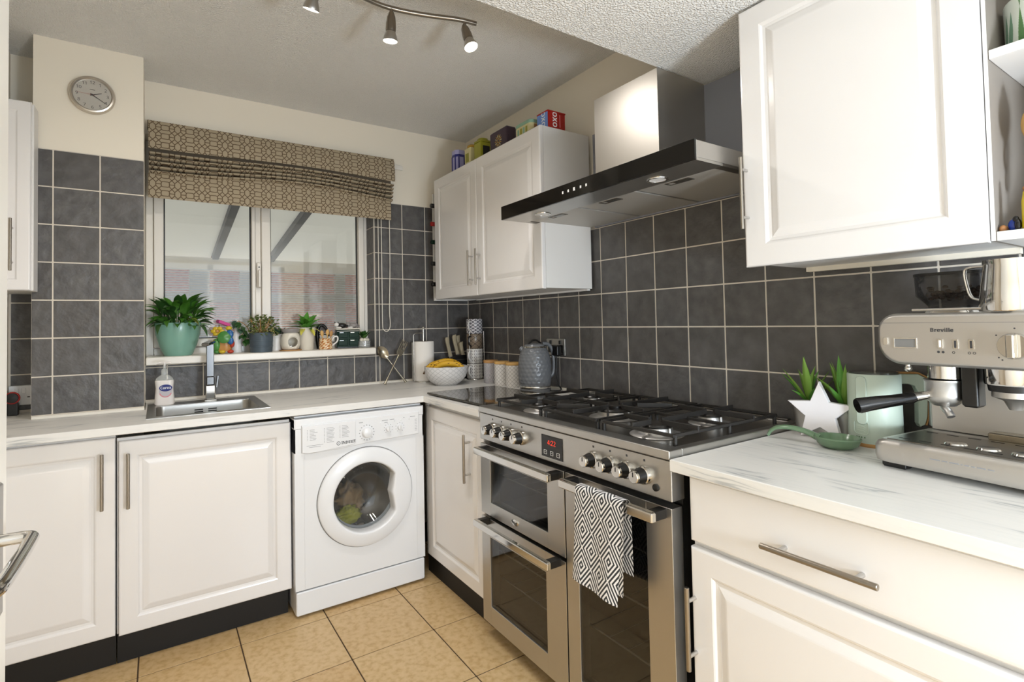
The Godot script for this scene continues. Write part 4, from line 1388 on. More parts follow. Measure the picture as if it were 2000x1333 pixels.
func build_cooker():
	var W := 0.931
	var k := thing("range_cooker", "stainless steel range cooker with gas hob and three oven doors", "cooker", Vector3(0, 0, 1.190), -PI / 2)
	var mb := MB.new()
	mb.bx(Vector3(0.004, 0.06, 0.03), Vector3(0.014, 0.885, 0.602))
	mb.bx(Vector3(W - 0.014, 0.06, 0.03), Vector3(W - 0.004, 0.885, 0.602))
	mb.bx(Vector3(0.004, 0.06, 0.03), Vector3(W - 0.004, 0.885, 0.04))
	mb.bx(Vector3(0.004, 0.06, 0.03), Vector3(W - 0.004, 0.075, 0.602))
	mb.bx(Vector3(0.014, 0.745, 0.04), Vector3(W - 0.014, 0.884, 0.600))
	mb.bx(Vector3(0.505, 0.075, 0.1), Vector3(0.52, 0.745, 0.602))
	mb.bx(Vector3(0.014, 0.472, 0.1), Vector3(0.505, 0.49, 0.602))
	part(k, "body", mb, M.black_plastic)
	for x in [0.08, W - 0.08]:
		for z in [0.1, 0.55]:
			part(k, "foot", MB.new().cyl(Vector3(x, 0, z), Vector3(x, 0.06, z), 0.022, 14), M.black_plastic)
	var fas := part(k, "control_panel", MB.new().bx(Vector3(0.0, 0.779, 0.598), Vector3(W, 0.884, 0.650), 0.003), M.steel_brushed)
	# hob: rim, sunk tray
	mb = MB.new()
	mb.bx(Vector3(0.0, 0.886, 0.600), Vector3(W, 0.911, 0.656), 0.004)
	mb.bx(Vector3(0.0, 0.886, 0.012), Vector3(W, 0.911, 0.045), 0.004)
	mb.bx(Vector3(0.0, 0.886, 0.04), Vector3(0.026, 0.911, 0.605), 0.004)
	mb.bx(Vector3(W - 0.026, 0.886, 0.04), Vector3(W, 0.911, 0.605), 0.004)
	var hob := part(k, "hob_rim", mb, M.steel_brushed)
	part(hob, "hob_tray", MB.new().bx(Vector3(0.02, 0.886, 0.04), Vector3(W - 0.02, 0.900, 0.61)), M.steel_dark)
	# burners: [x, z, radius]
	var burners := [[0.205, 0.500, 0.030], [0.195, 0.215, 0.034], [0.478, 0.375, 0.058], [0.745, 0.215, 0.034], [0.750, 0.485, 0.044]]
	for b in burners:
		var r: float = b[2]
		var p := Vector3(b[0], 0.900, b[1])
		var bu := part(k, "burner", MB.new().at(p).lathe([Vector2(0, 0.001), Vector2(r + 0.035, 0.001), Vector2(r + 0.032, 0.004), Vector2(r + 0.012, 0.006), Vector2(r + 0.004, 0.010), Vector2(r + 0.002, 0.024), Vector2(r - 0.002, 0.026), Vector2(0, 0.026)], 32), M.aluminium)
		part(bu, "burner_cap", MB.new().at(p).lathe([Vector2(0, 0.0262), Vector2(r + 0.003, 0.0262), Vector2(r + 0.004, 0.029), Vector2(r, 0.034), Vector2(0, 0.035)], 28), M.black_enamel)
		if r > 0.05:
			part(bu, "burner_cap", MB.new().at(p).lathe([Vector2(0, 0.035), Vector2(0.024, 0.035), Vector2(0.024, 0.042), Vector2(0, 0.043)], 20), M.black_enamel)
		part(bu, "spark_plug", MB.new().cyl(p + Vector3(r + 0.008, 0.0, 0.004), p + Vector3(r + 0.008, 0.026, 0.004), 0.003, 8), M.white_plastic)
	# three cast grates
	for gr in [[0.035, 0.318, [0, 1]], [0.335, 0.607, [2]], [0.622, 0.897, [3, 4]]]:
		var a: float = gr[0]; var c: float = gr[1]
		mb = MB.new()
		var y := 0.934
		for x in [a, c - 0.011]:
			mb.bx(Vector3(x + 0.0015, y - 0.006, 0.085), Vector3(x + 0.0095, y + 0.004, 0.592), 0.002)
		for z in [0.085, 0.336, 0.581]:
			if z == 0.336 and gr[2].size() == 1:
				continue
			mb.bx(Vector3(a, y - 0.006, z + 0.0015), Vector3(c, y + 0.004, z + 0.0095), 0.002)
		for x in [a + 0.006, c - 0.006]:
			for z in [0.095, 0.336, 0.58]:
				mb.cyl(Vector3(x, 0.9, z), Vector3(x, y, z), 0.006, 8)
		for bi in gr[2]:
			var p := Vector3(burners[bi][0], 0, burners[bi][1])
			var r: float = burners[bi][2]
			# straight fingers from the frame towards the burner, each with a raised end
			for q in [[Vector3(a, 0, p.z), Vector3(p.x - r * 0.55, 0, p.z)], [Vector3(c, 0, p.z), Vector3(p.x + r * 0.55, 0, p.z)],
					[Vector3(p.x, 0, minf(p.z + 0.20, 0.59) if p.z > 0.3 else 0.34), Vector3(p.x, 0, p.z + r * 0.55)], [Vector3(p.x, 0, 0.09 if p.z < 0.4 else 0.34), Vector3(p.x, 0, p.z - r * 0.55)]]:
				var m: Vector3 = (q[0] + q[1]) / 2
				var l: float = (q[0] - q[1]).length()
				var along_x: bool = absf(q[0].x - q[1].x) > absf(q[0].z - q[1].z)
				mb.box(m + Vector3(0, 0.940, 0), Vector3(l if along_x else 0.0075, 0.017, 0.0075 if along_x else l), 0.002)
		if gr[2].size() == 1:
			for sx in [-1.0, 1.0]:
				for sz in [-1.0, 1.0]:
					mb.at(Vector3(0.471 + sx * 0.085, 0.940, 0.375 + sz * 0.115), Basis(Vector3.UP, atan2(-sz, sx))).box(Vector3.ZERO, Vector3(0.12, 0.017, 0.0075), 0.002)
					mb.home()
		part(k, "pan_grate", mb, M.cast_iron)
	# knobs
	for x in [0.098, 0.160, 0.222, 0.290, 0.652, 0.720, 0.783, 0.845]:
		var p := Vector3(x, 0.831, 0.650)
		var kn := part(k, "knob", MB.new().at(p, Basis(Vector3.RIGHT, PI / 2)).lathe([Vector2(0.0, 0.0), Vector2(0.0255, 0.0), Vector2(0.0255, 0.006), Vector2(0.024, 0.012), Vector2(0.0205, 0.014)], 32), M.chrome)
		part(kn, "knob_body", MB.new().at(p, Basis(Vector3.RIGHT, PI / 2)).lathe([Vector2(0.0215, 0.012), Vector2(0.0165, 0.037), Vector2(0.0, 0.0375)], 28), M.black_plastic)
		part(kn, "knob_face", MB.new().at(p, Basis(Vector3.RIGHT, PI / 2)).lathe([Vector2(0.0, 0.0372), Vector2(0.0165, 0.0372), Vector2(0.0165, 0.044), Vector2(0.0145, 0.046), Vector2(0, 0.046)], 28), M.chrome)
		part(kn, "pointer", MB.new().bx(Vector3(x - 0.0012, 0.832, 0.696), Vector3(x + 0.0012, 0.844, 0.6968)), M.print_black)
		part(fas, "knob_mark", MB.new().bx(Vector3(x - 0.003, 0.866, 0.650), Vector3(x + 0.003, 0.872, 0.6505)), M.print_dark)
	# clock display
	var dp := part(k, "clock_display", MB.new().bx(Vector3(0.404, 0.793, 0.6495), Vector3(0.512, 0.865, 0.6525), 0.001), M.black_gloss)
	text(dp, "display_digits", "4:22", 0.017, M.red_digits, Vector3(0.458, 0.843, 0.6527), Basis.IDENTITY, font_sans, 0.0004)
	for x in [0.425, 0.458, 0.491]:
		var bt := MB.new()
		rim(bt, x - 0.0075, x + 0.0075, 0.802, 0.816, x - 0.0062, x + 0.0062, 0.8033, 0.8147, 0.6524, 0.6529, 0.0)
		bt.bx(Vector3(x - 0.003, 0.8085, 0.6524), Vector3(x + 0.003, 0.8095, 0.6529))
		part(dp, "touch_button", bt, M.white_plastic)
	part(k, "ignition_button", MB.new().at(Vector3(0.882, 0.806, 0.650), Basis(Vector3.RIGHT, PI / 2)).lathe([Vector2(0, 0), Vector2(0.0095, 0), Vector2(0.0095, 0.004), Vector2(0.007, 0.006), Vector2(0, 0.006)], 18), M.black_plastic)
	# doors
	var d: MeshInstance3D = oven_door(k, 0.002, 0.513, 0.487, 0.763, [0.072, 0.425, 0.541, 0.703], 0.045, 0.505, 0.748)
	var bd := part(d, "maker_badge", MB.new().at(Vector3(0.237, 0.514, 0.650), Basis(Vector3.RIGHT, PI / 2) * Basis.from_scale(Vector3(1.9, 1, 1))).lathe([Vector2(0, 0), Vector2(0.0115, 0), Vector2(0.0115, 0.0025), Vector2(0.0095, 0.003), Vector2(0, 0.003)], 32), M.chrome)
	text(bd, "badge_lettering", "Belling", 0.0075, M.print_black, Vector3(0.237, 0.514, 0.6532), Basis.IDENTITY, font_serif, 0.0004)
	oven_door(k, 0.002, 0.513, 0.062, 0.474, [0.062, 0.41, 0.135, 0.403], 0.035, 0.495, 0.466)
	oven_door(k, 0.518, 0.929, 0.062, 0.763, [0.575, 0.845, 0.135, 0.716], 0.555, 0.918, 0.748)
	part(k, "back_vent", MB.new().bx(Vector3(0.03, 0.911, 0.014), Vector3(W - 0.03, 0.916, 0.036), 0.002), M.steel_dark)
	build_towel()

func build_towel():
	# folded over the right oven handle: front fall and shorter back fall
	var z0 := 1.836
	var z1 := 2.014
	var mb := MB.new()
	var path := [Vector3(-0.679, 0.56, 0), Vector3(-0.682, 0.72, 0), Vector3(-0.684, 0.752, 0), Vector3(-0.690, 0.765, 0), Vector3(-0.702, 0.7685, 0), Vector3(-0.7145, 0.765, 0), Vector3(-0.720, 0.752, 0), Vector3(-0.7215, 0.70, 0), Vector3(-0.722, 0.62, 0), Vector3(-0.724, 0.55, 0), Vector3(-0.727, 0.497, 0)]
	var pts := curve(path, 4)
	var lens := [0.0]
	for i in pts.size() - 1:
		lens.append(lens[i] + pts[i].distance_to(pts[i + 1]))
	var n := pts.size() - 1
	var fn := func(u: float, v: float) -> Vector3:
		var i := int(round(v * n))
		var p: Vector3 = pts[i]
		var drop := clampf((0.75 - p.y) / 0.25, 0.0, 1.0)
		var front := 1.0 if i > n * 0.45 else 0.0
		var z := lerpf(z0 - 0.010 * drop * front, z1 - 0.016 * drop * front, u)
		var wave := sin(u * 9.0 + 0.6) * 0.004 * drop * front
		return Vector3(p.x - wave - 0.004 * drop * front * sin(u * PI), p.y - 0.010 * drop * front * u, z)
	var m: Array = []
	# hand-made grid so that the print follows the cloth's length
	var base := 0
	mb.grid(fn, 16, n, Vector2(2.5, lens[n] / 0.074), false)
	for i in mb.v.size():
		mb.t[i].y = lens[int(i / 17.0)] / 0.100
	var t := thing("tea_towel", "tea towel with black and white diamond print over the oven handle", "towel", Vector3.ZERO)
	var cl := part(t, "cloth", mb, M.towel)
	# second layer of the fold peeping out on the right
	mb = MB.new()
	mb.grid(func(u, v): return Vector3(-0.7165 - 0.003 * v - u * 0.002, lerpf(0.757, 0.517, v), lerpf(1.93, 2.021 - 0.006 * v, u)), 6, 12, Vector2(1.5, 2.6))
	part(t, "folded_layer", mb, M.towel)

func build_hood():
	var W := 0.957
	var h := thing("cooker_hood", "chimney cooker hood with black glass front above the range", "cooker hood", Vector3(0, 0, 1.150), -PI / 2)
	var y0 := 1.686
	var body := part(h, "canopy", MB.new().bx(Vector3(0.0, 1.694, 0.006), Vector3(W, 1.743, 0.488), 0.001), M.steel_brushed)
	part(h, "glass_front", MB.new().bx(Vector3(-0.001, y0, 0.489), Vector3(W + 0.001, 1.744, 0.497), 0.001), M.black_gloss)
	# underside: front strip with two lamps, three filters
	part(body, "front_strip", MB.new().bx(Vector3(0.001, y0, 0.366), Vector3(W - 0.001, 1.694, 0.4885)), M.steel)
	var e := MB.new()
	e.bx(Vector3(0.001, y0, 0.006), Vector3(0.028, 1.694, 0.366))
	e.bx(Vector3(W - 0.028, y0, 0.006), Vector3(W - 0.001, 1.694, 0.366))
	for x in [0.326, 0.617]:
		e.bx(Vector3(x, y0 + 0.006, 0.006), Vector3(x + 0.018, 1.694, 0.366))
	part(body, "edge_strip", e, M.steel_dark)
	for f in [[0.031, 0.326], [0.343, 0.617], [0.635, 0.926]]:
		var fl := part(h, "grease_filter", MB.new().bx(Vector3(f[0], y0 + 0.002, 0.010), Vector3(f[1], 1.694, 0.362), 0.001), M.steel_satin)
		var c: float = (f[0] + f[1]) / 2
		var g := MB.new()
		rim(g, c - 0.045, c + 0.045, 0.315, 0.348, c - 0.04, c + 0.04, 0.320, 0.343, 0.0, 0.002, 0.0)
		part(fl, "latch", g, M.steel_dark, "", Vector3(0, y0 + 0.0022, 0), Basis(Vector3.RIGHT, PI / 2) * Basis(Vector3(1, 0, 0), Vector3(0, 1, 0), Vector3(0, 0, 1)))
		part(fl, "latch_tab", MB.new().bx(Vector3(c - 0.015, y0 - 0.0005, 0.322), Vector3(c + 0.04, y0 + 0.002, 0.342)), M.steel_dark)
	for x in [0.185, 0.766]:
		var l := part(h, "hood_lamp", MB.new().at(Vector3(x, y0 + 0.0005, 0.418), Basis(Vector3.RIGHT, PI)).lathe([Vector2(0.026, 0.0), Vector2(0.034, 0.0), Vector2(0.033, 0.003), Vector2(0.026, 0.003), Vector2(0.026, 0.0)], 28), M.chrome)
		part(l, "lens", MB.new().at(Vector3(x, y0 + 0.0005, 0.418), Basis(Vector3.RIGHT, PI)).lathe([Vector2(0.026, 0.0015), Vector2(0.0, 0.0018)], 24), M.white_plastic)
	# touch buttons
	for b in [[0.404, 0.0045], [0.434, 0.0045], [0.465, 0.006], [0.499, 0.0045], [0.527, 0.0045]]:
		part(h, "touch_button", MB.new().bx(Vector3(b[0] - b[1] * 0.8, 1.7155 - b[1], 0.4965), Vector3(b[0] + b[1] * 0.8, 1.7155 + b[1], 0.4975)), M.white_plastic)
	# duct
	var du := MB.new()
	du.bx(Vector3(0.342, 1.743, 0.2665), Vector3(0.655, 2.130, 0.269), 0.0008)
	du.bx(Vector3(0.342, 1.743, 0.004), Vector3(0.3445, 2.130, 0.2665))
	du.bx(Vector3(0.6525, 1.743, 0.004), Vector3(0.655, 2.130, 0.2665))
	part(h, "duct", du, M.steel_duct)

# ---------------------------------------------------------------- sink end
func build_sink_area():
	var s := thing("sink", "small square stainless steel sink set into the worktop", "sink", Vector3(-1.56, WT, 0.33))
	var fl := MB.new()
	var w := 0.456; var d := 0.466
	# flange as a frame, slightly proud
	var y := 0.003
	for q in [[Vector3(-w / 2, -0.001, -d / 2), Vector3(w / 2, y, -0.125)], [Vector3(-w / 2, -0.001, 0.196), Vector3(w / 2, y, d / 2)], [Vector3(-w / 2, -0.001, -0.127), Vector3(-0.196, y, 0.198)], [Vector3(0.188, -0.001, -0.127), Vector3(w / 2, y, 0.198)]]:
		fl.bx(q[0], q[1], 0.0008)
	part(s, "flange", fl, M.steel)
	var secs := []
	for q in [[0.0, 0.0, 0.035], [0.004, -0.006, 0.034], [0.008, -0.12, 0.034], [0.02, -0.145, 0.04], [0.06, -0.155, 0.05]]:
		secs.append(ring_xz(0.392 - 2 * q[0], 0.330 - 2 * q[0], q[2], y + q[1] - 0.0005, 5, Vector3(-0.004, 0, 0.0355)))
	var bw := MB.new()
	bw.loft(secs, false)
	bw.loft([secs[4], secs[4].map(func(p): return Vector3(-0.004, y - 0.157, 0.0355) + (p - Vector3(-0.004, y - 0.155, 0.0355)) * 0.02)], false)
	part(s, "bowl", bw, M.steel_brushed)
	var ov := MB.new()
	for x in [-0.045, 0.012]:
		for yy in [-0.028, -0.038]:
			ov.bx(Vector3(x, yy - 0.0025, -0.122), Vector3(x + 0.036, yy + 0.0025, -0.1205), 0.001)
	part(s, "overflow_slots", ov, M.print_black)
	part(s, "drain", MB.new().at(Vector3(-0.004, y - 0.156, 0.035)).lathe([Vector2(0, 0.001), Vector2(0.03, 0.001), Vector2(0.04, 0.003), Vector2(0.042, 0.0)], 24), M.chrome)
	# corner fixing clip seen at the right front of the flange
	# tap
	var t := thing("kitchen_tap", "square chrome mixer tap behind the sink", "tap", Vector3(-1.535, WT + 0.003, 0.150))
	part(t, "base", MB.new().bx(Vector3(-0.026, 0, -0.024), Vector3(0.026, 0.006, 0.024), 0.002).bx(Vector3(-0.0215, 0.006, -0.02), Vector3(0.0215, 0.075, 0.02), 0.005), M.chrome)
	part(t, "neck", MB.new().bx(Vector3(-0.017, 0.075, -0.016), Vector3(0.017, 0.115, 0.016), 0.004), M.chrome_dark_reflection)
	part(t, "riser", MB.new().bx(Vector3(-0.0165, 0.115, -0.012), Vector3(0.0165, 0.272, 0.010), 0.003), M.chrome_dark_reflection)
	part(t, "spout", MB.new().at(Vector3(0, 0.272, 0.0), Basis(Vector3.UP, -0.35) * Basis(Vector3.RIGHT, 0.1)).bx(Vector3(-0.0165, 0.0, -0.03), Vector3(0.0165, 0.014, 0.075), 0.003), M.chrome_dark_reflection)
	part(t, "lever", MB.new().at(Vector3(0.026, 0.06, 0.0), Basis(Vector3.BACK, -0.12)).bx(Vector3(-0.004, 0.0, -0.012), Vector3(0.005, 0.06, 0.012), 0.002), M.chrome_dark_reflection)
	# soap
	var b := thing("soap_bottle", "white pump hand soap bottle with blue oval label by the sink", "bottle", Vector3(-1.722, WT + 0.003, 0.155), -0.12)
	var secs2 := []
	for q in [[0.074, 0.040, 0.0], [0.080, 0.044, 0.006], [0.076, 0.043, 0.04], [0.070, 0.042, 0.075], [0.076, 0.043, 0.108], [0.074, 0.042, 0.112]]:
		secs2.append(ring_xz(q[0], q[1], 0.0195, q[2], 4))
	part(b, "body", MB.new().loft(secs2), M.soap_white)
	var sh := []
	for q in [[0.072, 0.040, 0.112], [0.066, 0.036, 0.122], [0.044, 0.03, 0.132], [0.024, 0.024, 0.138]]:
		sh.append(ring_xz(q[0], q[1], minf(q[1] / 2 - 0.001, 0.018), q[2], 4))
	part(b, "clear_shoulder", MB.new().loft(sh), M.clear_plastic)
	part(b, "collar", MB.new().at(Vector3(0, 0.137, 0)).lathe([Vector2(0, 0), Vector2(0.0135, 0), Vector2(0.0135, 0.022), Vector2(0.010, 0.026), Vector2(0.0055, 0.028), Vector2(0.0055, 0.05), Vector2(0, 0.05)], 20), M.clear_plastic)
	part(b, "pump_head", MB.new().tube(curve([Vector3(-0.030, 0.190, 0.0), Vector3(-0.012, 0.1945, 0), Vector3(0.016, 0.194, 0), Vector3(0.026, 0.188, 0)], 4), 0.0042, 10).cyl(Vector3(0, 0.178, 0), Vector3(0, 0.194, 0), 0.004, 10), M.soap_white)
	var lb := part(b, "label", MB.new().at(Vector3(0.006, 0.060, 0.0208)).extrude(arc(Vector2.ZERO, 0.026, 0, TAU, 28).slice(0, 28), 0.0, 0.0008), M.label_grey)
	part(lb, "label_band", MB.new().at(Vector3(0.006, 0.060, 0.0214)).extrude(arc(Vector2.ZERO, 0.025, PI * 1.08, PI * 1.92, 14) + arc(Vector2.ZERO, 0.021, PI * 1.92, PI * 1.08, 14), 0.0, 0.0004), M.label_pink)
	part(lb, "label_oval", MB.new().at(Vector3(0.007, 0.078, 0.0216), Basis.from_scale(Vector3(1.0, 0.6, 1.0))).extrude(arc(Vector2.ZERO, 0.026, 0, TAU, 28).slice(0, 28), 0.0, 0.001), M.label_blue)
	text(lb, "label_lettering", "Carex", 0.0118, M.white_plastic, Vector3(0.007, 0.0785, 0.0229), Basis.IDENTITY, font_bold, 0.0005)
	# double socket in the left alcove
	var so := thing("wall_socket", "white double socket low in the left alcove", "socket", Vector3(-2.266, 0.97, 0.001))
	part(so, "plate", MB.new().bx(Vector3(-0.022, -0.043, 0), Vector3(0.088, 0.043, 0.010), 0.004), M.white_plastic)
	for x in [-0.002, 0.022]:
		part(so, "switch", MB.new().bx(Vector3(x, 0.008, 0.010), Vector3(x + 0.014, 0.032, 0.0135), 0.0015), M.white_plastic)
	var hl := MB.new()
	hl.bx(Vector3(0.055, 0.012, 0.0098), Vector3(0.061, 0.022, 0.0103))
	hl.bx(Vector3(0.040, -0.010, 0.0098), Vector3(0.049, -0.006, 0.0103))
	hl.bx(Vector3(0.066, -0.010, 0.0098), Vector3(0.075, -0.006, 0.0103))
	part(so, "pin_holes", hl, M.print_black)
	var pl := thing("coffee_pod_holder", "round black and red edge of an appliance half hidden by the door", "appliance", Vector3(-2.262, WT, 0.05))
	part(pl, "rim", MB.new().at(Vector3(0, 0.075, 0.03), Basis(Vector3.RIGHT, PI / 2)).lathe([Vector2(0, 0), Vector2(0.024, 0), Vector2(0.026, 0.004), Vector2(0.024, 0.008), Vector2(0, 0.008)], 24), M.tin_red)
	part(pl, "dial", MB.new().at(Vector3(0, 0.075, 0.0385), Basis(Vector3.RIGHT, PI / 2)).lathe([Vector2(0, 0), Vector2(0.0215, 0), Vector2(0.020, 0.004), Vector2(0, 0.005)], 24), M.black_plastic)
	part(pl, "stand", MB.new().bx(Vector3(-0.018, 0.0, 0.0), Vector3(0.018, 0.055, 0.03), 0.004), M.black_plastic)

# ---------------------------------------------------------------- things in the far corner of the worktop
func leaf_mesh(l: float, w: float, droop: float, fold: float, stalk := 0.0) -> ArrayMesh:
	# runs along +z, arches over and hangs; optional round stalk first
	var mb := MB.new()
	var path := func(t: float) -> Vector3: return Vector3(0, stalk * 0.0 + l * (0.25 * t - droop * t * t), stalk + l * t * (1.0 - 0.18 * droop * t))
	if stalk > 0.0:
		mb.tube([Vector3(0, -stalk * 0.15, 0), Vector3(0, -stalk * 0.02, stalk * 0.5), Vector3(0, 0, stalk)], 0.0016, 5, false, false)
	mb.grid(func(u, v):
		var p: Vector3 = path.call(v)
		var half := w * 0.5 * pow(sin(PI * pow(clampf(v, 0.0, 1.0), 0.75)), 0.9)
		var s: float = u * 2.0 - 1.0
		return p + Vector3(half * s, absf(s) * half * fold, 0), 4, 8)
	return mb.mesh()

# a ring of leaves round the crown; every leaf its own mesh node
func rosette(parent: Node, meshes: Array, mats: Array, n: int, at: Vector3, e0: float, e1: float, s0: float, s1: float, seed_: int, spread := 0.0, keep_in = null, reach := 0.0):
	var rng := RandomNumberGenerator.new()
	rng.seed = seed_
	for i in n:
		var phi := TAU * (i * 0.381966 + rng.randf_range(-0.03, 0.03))
		var t := float(i) / maxf(1.0, n - 1)
		var elev := lerpf(e0, e1, t) + rng.randf_range(-0.12, 0.12)
		var sc := lerpf(s0, s1, t) * rng.randf_range(0.88, 1.12)
		var b := Basis(Vector3.UP, phi) * Basis(Vector3.RIGHT, -elev) * Basis(Vector3.BACK, rng.randf_range(-0.4, 0.4))
		var off := Vector3(sin(phi), 0, cos(phi)) * spread * rng.randf_range(0.2, 1.0)
		if keep_in != null:
			for k in 14:
				if keep_in.has_point(at + off + b * Vector3(0, 0.0, reach * sc)) and keep_in.has_point(at + off + b * Vector3(0, 0.0, reach * sc) * 0.6):
					break
				sc *= 0.9
		part(parent, "leaf", meshes[rng.randi() % meshes.size()], mats[rng.randi() % mats.size()], "", at + off, b.scaled(Vector3.ONE * sc))

func build_corner_items():
	# tinted glass board over the corner beside the hob
	var gb := thing("glass_board", "dark tinted glass board lying on the worktop beside the hob", "chopping board", Vector3(-0.412, WT, 0.905), 0.03)
	part(gb, "glass", MB.new().bx(Vector3(-0.205, 0.004, -0.262), Vector3(0.205, 0.013, 0.272), 0.003), M.board_glass)
	for x in [-0.18, 0.18]:
		for z in [-0.23, 0.23]:
			part(gb, "foot", MB.new().cyl(Vector3(x, 0, z), Vector3(x, 0.0045, z), 0.008, 10), M.black_plastic)
	# fruit bowl
	var bo := Vector3(-0.345, WT, 0.325)
	var b := thing("fruit_bowl", "pale patterned ceramic bowl holding ripe bananas", "bowl", bo)
	part(b, "shell", MB.new().lathe([Vector2(0.0, 0.0), Vector2(0.062, 0.0), Vector2(0.066, 0.004), Vector2(0.093, 0.022), Vector2(0.114, 0.048), Vector2(0.124, 0.078), Vector2(0.126, 0.104), Vector2(0.1235, 0.107), Vector2(0.121, 0.104), Vector2(0.118, 0.078), Vector2(0.108, 0.050), Vector2(0.088, 0.027), Vector2(0.05, 0.012), Vector2(0.0, 0.010)], 48), M.bowl_pattern)
	var gm := [[-0.008, 0.090, -0.044, 0.14, "ripe banana at the back of the fruit bowl"], [0.008, 0.100, -0.008, 0.05, "ripe speckled banana in the middle of the fruit bowl"], [0.004, 0.091, 0.030, -0.06, "ripe banana at the front of the fruit bowl"]]
	for g in gm:
		var bn := thing("banana", g[4], "banana", bo + Vector3(g[0], g[1], g[2]), g[3] - 0.55, "bananas in the fruit bowl")
		var pts := []
		var rad := []
		for i in 15:
			var t := i / 14.0
			var a := lerpf(PI * 0.86, PI * 0.14, t)
			pts.append(Vector3(cos(a) * 0.098, sin(a) * 0.062 - 0.030, 0))
			rad.append(0.0055 + 0.0135 * pow(sin(PI * clampf(t * 0.94 + 0.03, 0, 1)), 0.6))
		part(bn, "peel", MB.new().tube(pts, rad, 9), M.banana)
		part(bn, "stem", MB.new().tube([pts[0], pts[0] + Vector3(-0.010, -0.014, 0), pts[0] + Vector3(-0.014, -0.026, 0)], [0.0062, 0.0045, 0.005], 8), M.banana_brown)
		var sp := MB.new()
		var rng := RandomNumberGenerator.new()
		rng.seed = int(g[0] * 1000) + 50
		for i in 9:
			var k := rng.randi_range(2, 12)
			var a := rng.randf_range(-0.3, 1.5)
			var d := Vector3(0, sin(a), cos(a))
			sp.ball(pts[k] + d * rad[k] * 0.97, Vector3(rng.randf_range(0.003, 0.009), 0.0022, 0.003), 8, 5)
		var bs := part(bn, "ripe_spots", sp, M.banana_brown)
		bs.set_meta("kind", "stuff")
	# kitchen roll on its chrome stand
	var kr := Vector3(-0.372, WT, 0.085)
	var st := thing("roll_holder", "chrome kitchen roll stand with a side arm", "holder", kr)
	part(st, "base", MB.new().lathe([Vector2(0, 0), Vector2(0.07, 0), Vector2(0.07, 0.006), Vector2(0.066, 0.009), Vector2(0, 0.009)], 32), M.chrome)
	part(st, "post", MB.new().cyl(Vector3(0, 0.009, 0), Vector3(0, 0.325, 0), 0.006, 10).ball(Vector3(0, 0.328, 0), Vector3.ONE * 0.009, 10, 6), M.chrome)
	part(st, "side_arm", MB.new().tube([Vector3(-0.075, 0.006, 0.02), Vector3(-0.075, 0.286, 0.02), Vector3(-0.06, 0.296, 0.016), Vector3(0.005, 0.298, 0.0)], 0.0035, 8), M.chrome)
	var ro := thing("kitchen_roll", "white kitchen paper roll standing by the window end", "paper roll", kr + Vector3(0, 0.0095, 0))
	part(ro, "paper", MB.new().lathe([Vector2(0.02, 0.0), Vector2(0.062, 0.0), Vector2(0.0635, 0.002), Vector2(0.0635, 0.233), Vector2(0.062, 0.235), Vector2(0.02, 0.235), Vector2(0.02, 0.0)], 40), M.paper)
	part(ro, "loose_sheet", MB.new().grid(func(u, v):
		var a: float = PI * 0.75 + u * 0.9
		var r: float = 0.0645 + 0.018 * u * u
		return Vector3(cos(a) * r, 0.002 + v * 0.228, -sin(a) * r), 8, 2), M.paper)
	# crossed ornamental spoon and fork leaning on the wall
	var cu := thing("cutlery_ornament", "large crossed metal spoon and fork leaning on the tiles", "ornament", Vector3(-0.575, WT, 0.06))
	var up := Vector3(0.0, 1.0, -0.12).normalized()
	var spn := Basis(Vector3.BACK, 0.62) * Basis(Vector3.RIGHT, -0.14)
	var so := Vector3(0.088, 0.004, 0.012)
	var sp2 := part(cu, "spoon", MB.new().tube([Vector3(0, 0.0, 0), Vector3(0, 0.01, 0), Vector3(0, 0.05, 0), Vector3(0, 0.15, 0), Vector3(0, 0.19, 0.0)], [0.009, 0.0075, 0.0042, 0.0036, 0.005], 8), M.silverware, "", so, spn)
	part(sp2, "spoon_bowl", MB.new().grid(func(u, v):
		var t: float = v
		var half := 0.030 * pow(sin(PI * clampf(0.04 + 0.93 * t, 0, 1)), 0.65)
		var s: float = u * 2.0 - 1.0
		return Vector3(half * s, 0.185 + 0.085 * t, 0.012 * (s * s - 1.0) * sin(PI * t) + 0.004), 8, 10), M.silverware)
	var frk := Basis(Vector3.BACK, -0.55) * Basis(Vector3.RIGHT, -0.14)
	var fk := part(cu, "fork", MB.new().tube([Vector3(0, 0.0, 0), Vector3(0, 0.01, 0), Vector3(0, 0.05, 0), Vector3(0, 0.15, 0), Vector3(0, 0.195, 0)], [0.010, 0.008, 0.0042, 0.0036, 0.005], 8), M.silverware, "", Vector3(-0.052, 0.004, 0.03), frk)
	part(fk, "fork_head", MB.new().extrude([Vector2(-0.006, 0.185), Vector2(0.006, 0.185), Vector2(0.020, 0.205), Vector2(0.021, 0.232), Vector2(-0.021, 0.232), Vector2(-0.020, 0.205)], -0.002, 0.002, 0.001), M.silverware)
	for i in 4:
		part(fk, "tine", MB.new().bx(Vector3(-0.021 + i * 0.0120, 0.23, -0.002), Vector3(-0.015 + i * 0.0120, 0.292, 0.002), 0.001), M.silverware)
	# knife block with pale handles
	var kb := thing("knife_block", "black knife block in the corner behind the bowl", "knife block", Vector3(-0.135, WT, 0.075))
	part(kb, "block", MB.new().extrude([Vector2(-0.075, 0.0), Vector2(0.055, 0.0), Vector2(0.055, 0.150), Vector2(-0.02, 0.150), Vector2(-0.075, 0.12)], -0.045, 0.045, 0.004), M.black_plastic)
	part(kb, "trim_line", MB.new().bx(Vector3(-0.06, 0.118, 0.0455), Vector3(0.05, 0.126, 0.0475), 0.001), M.steel_dark)
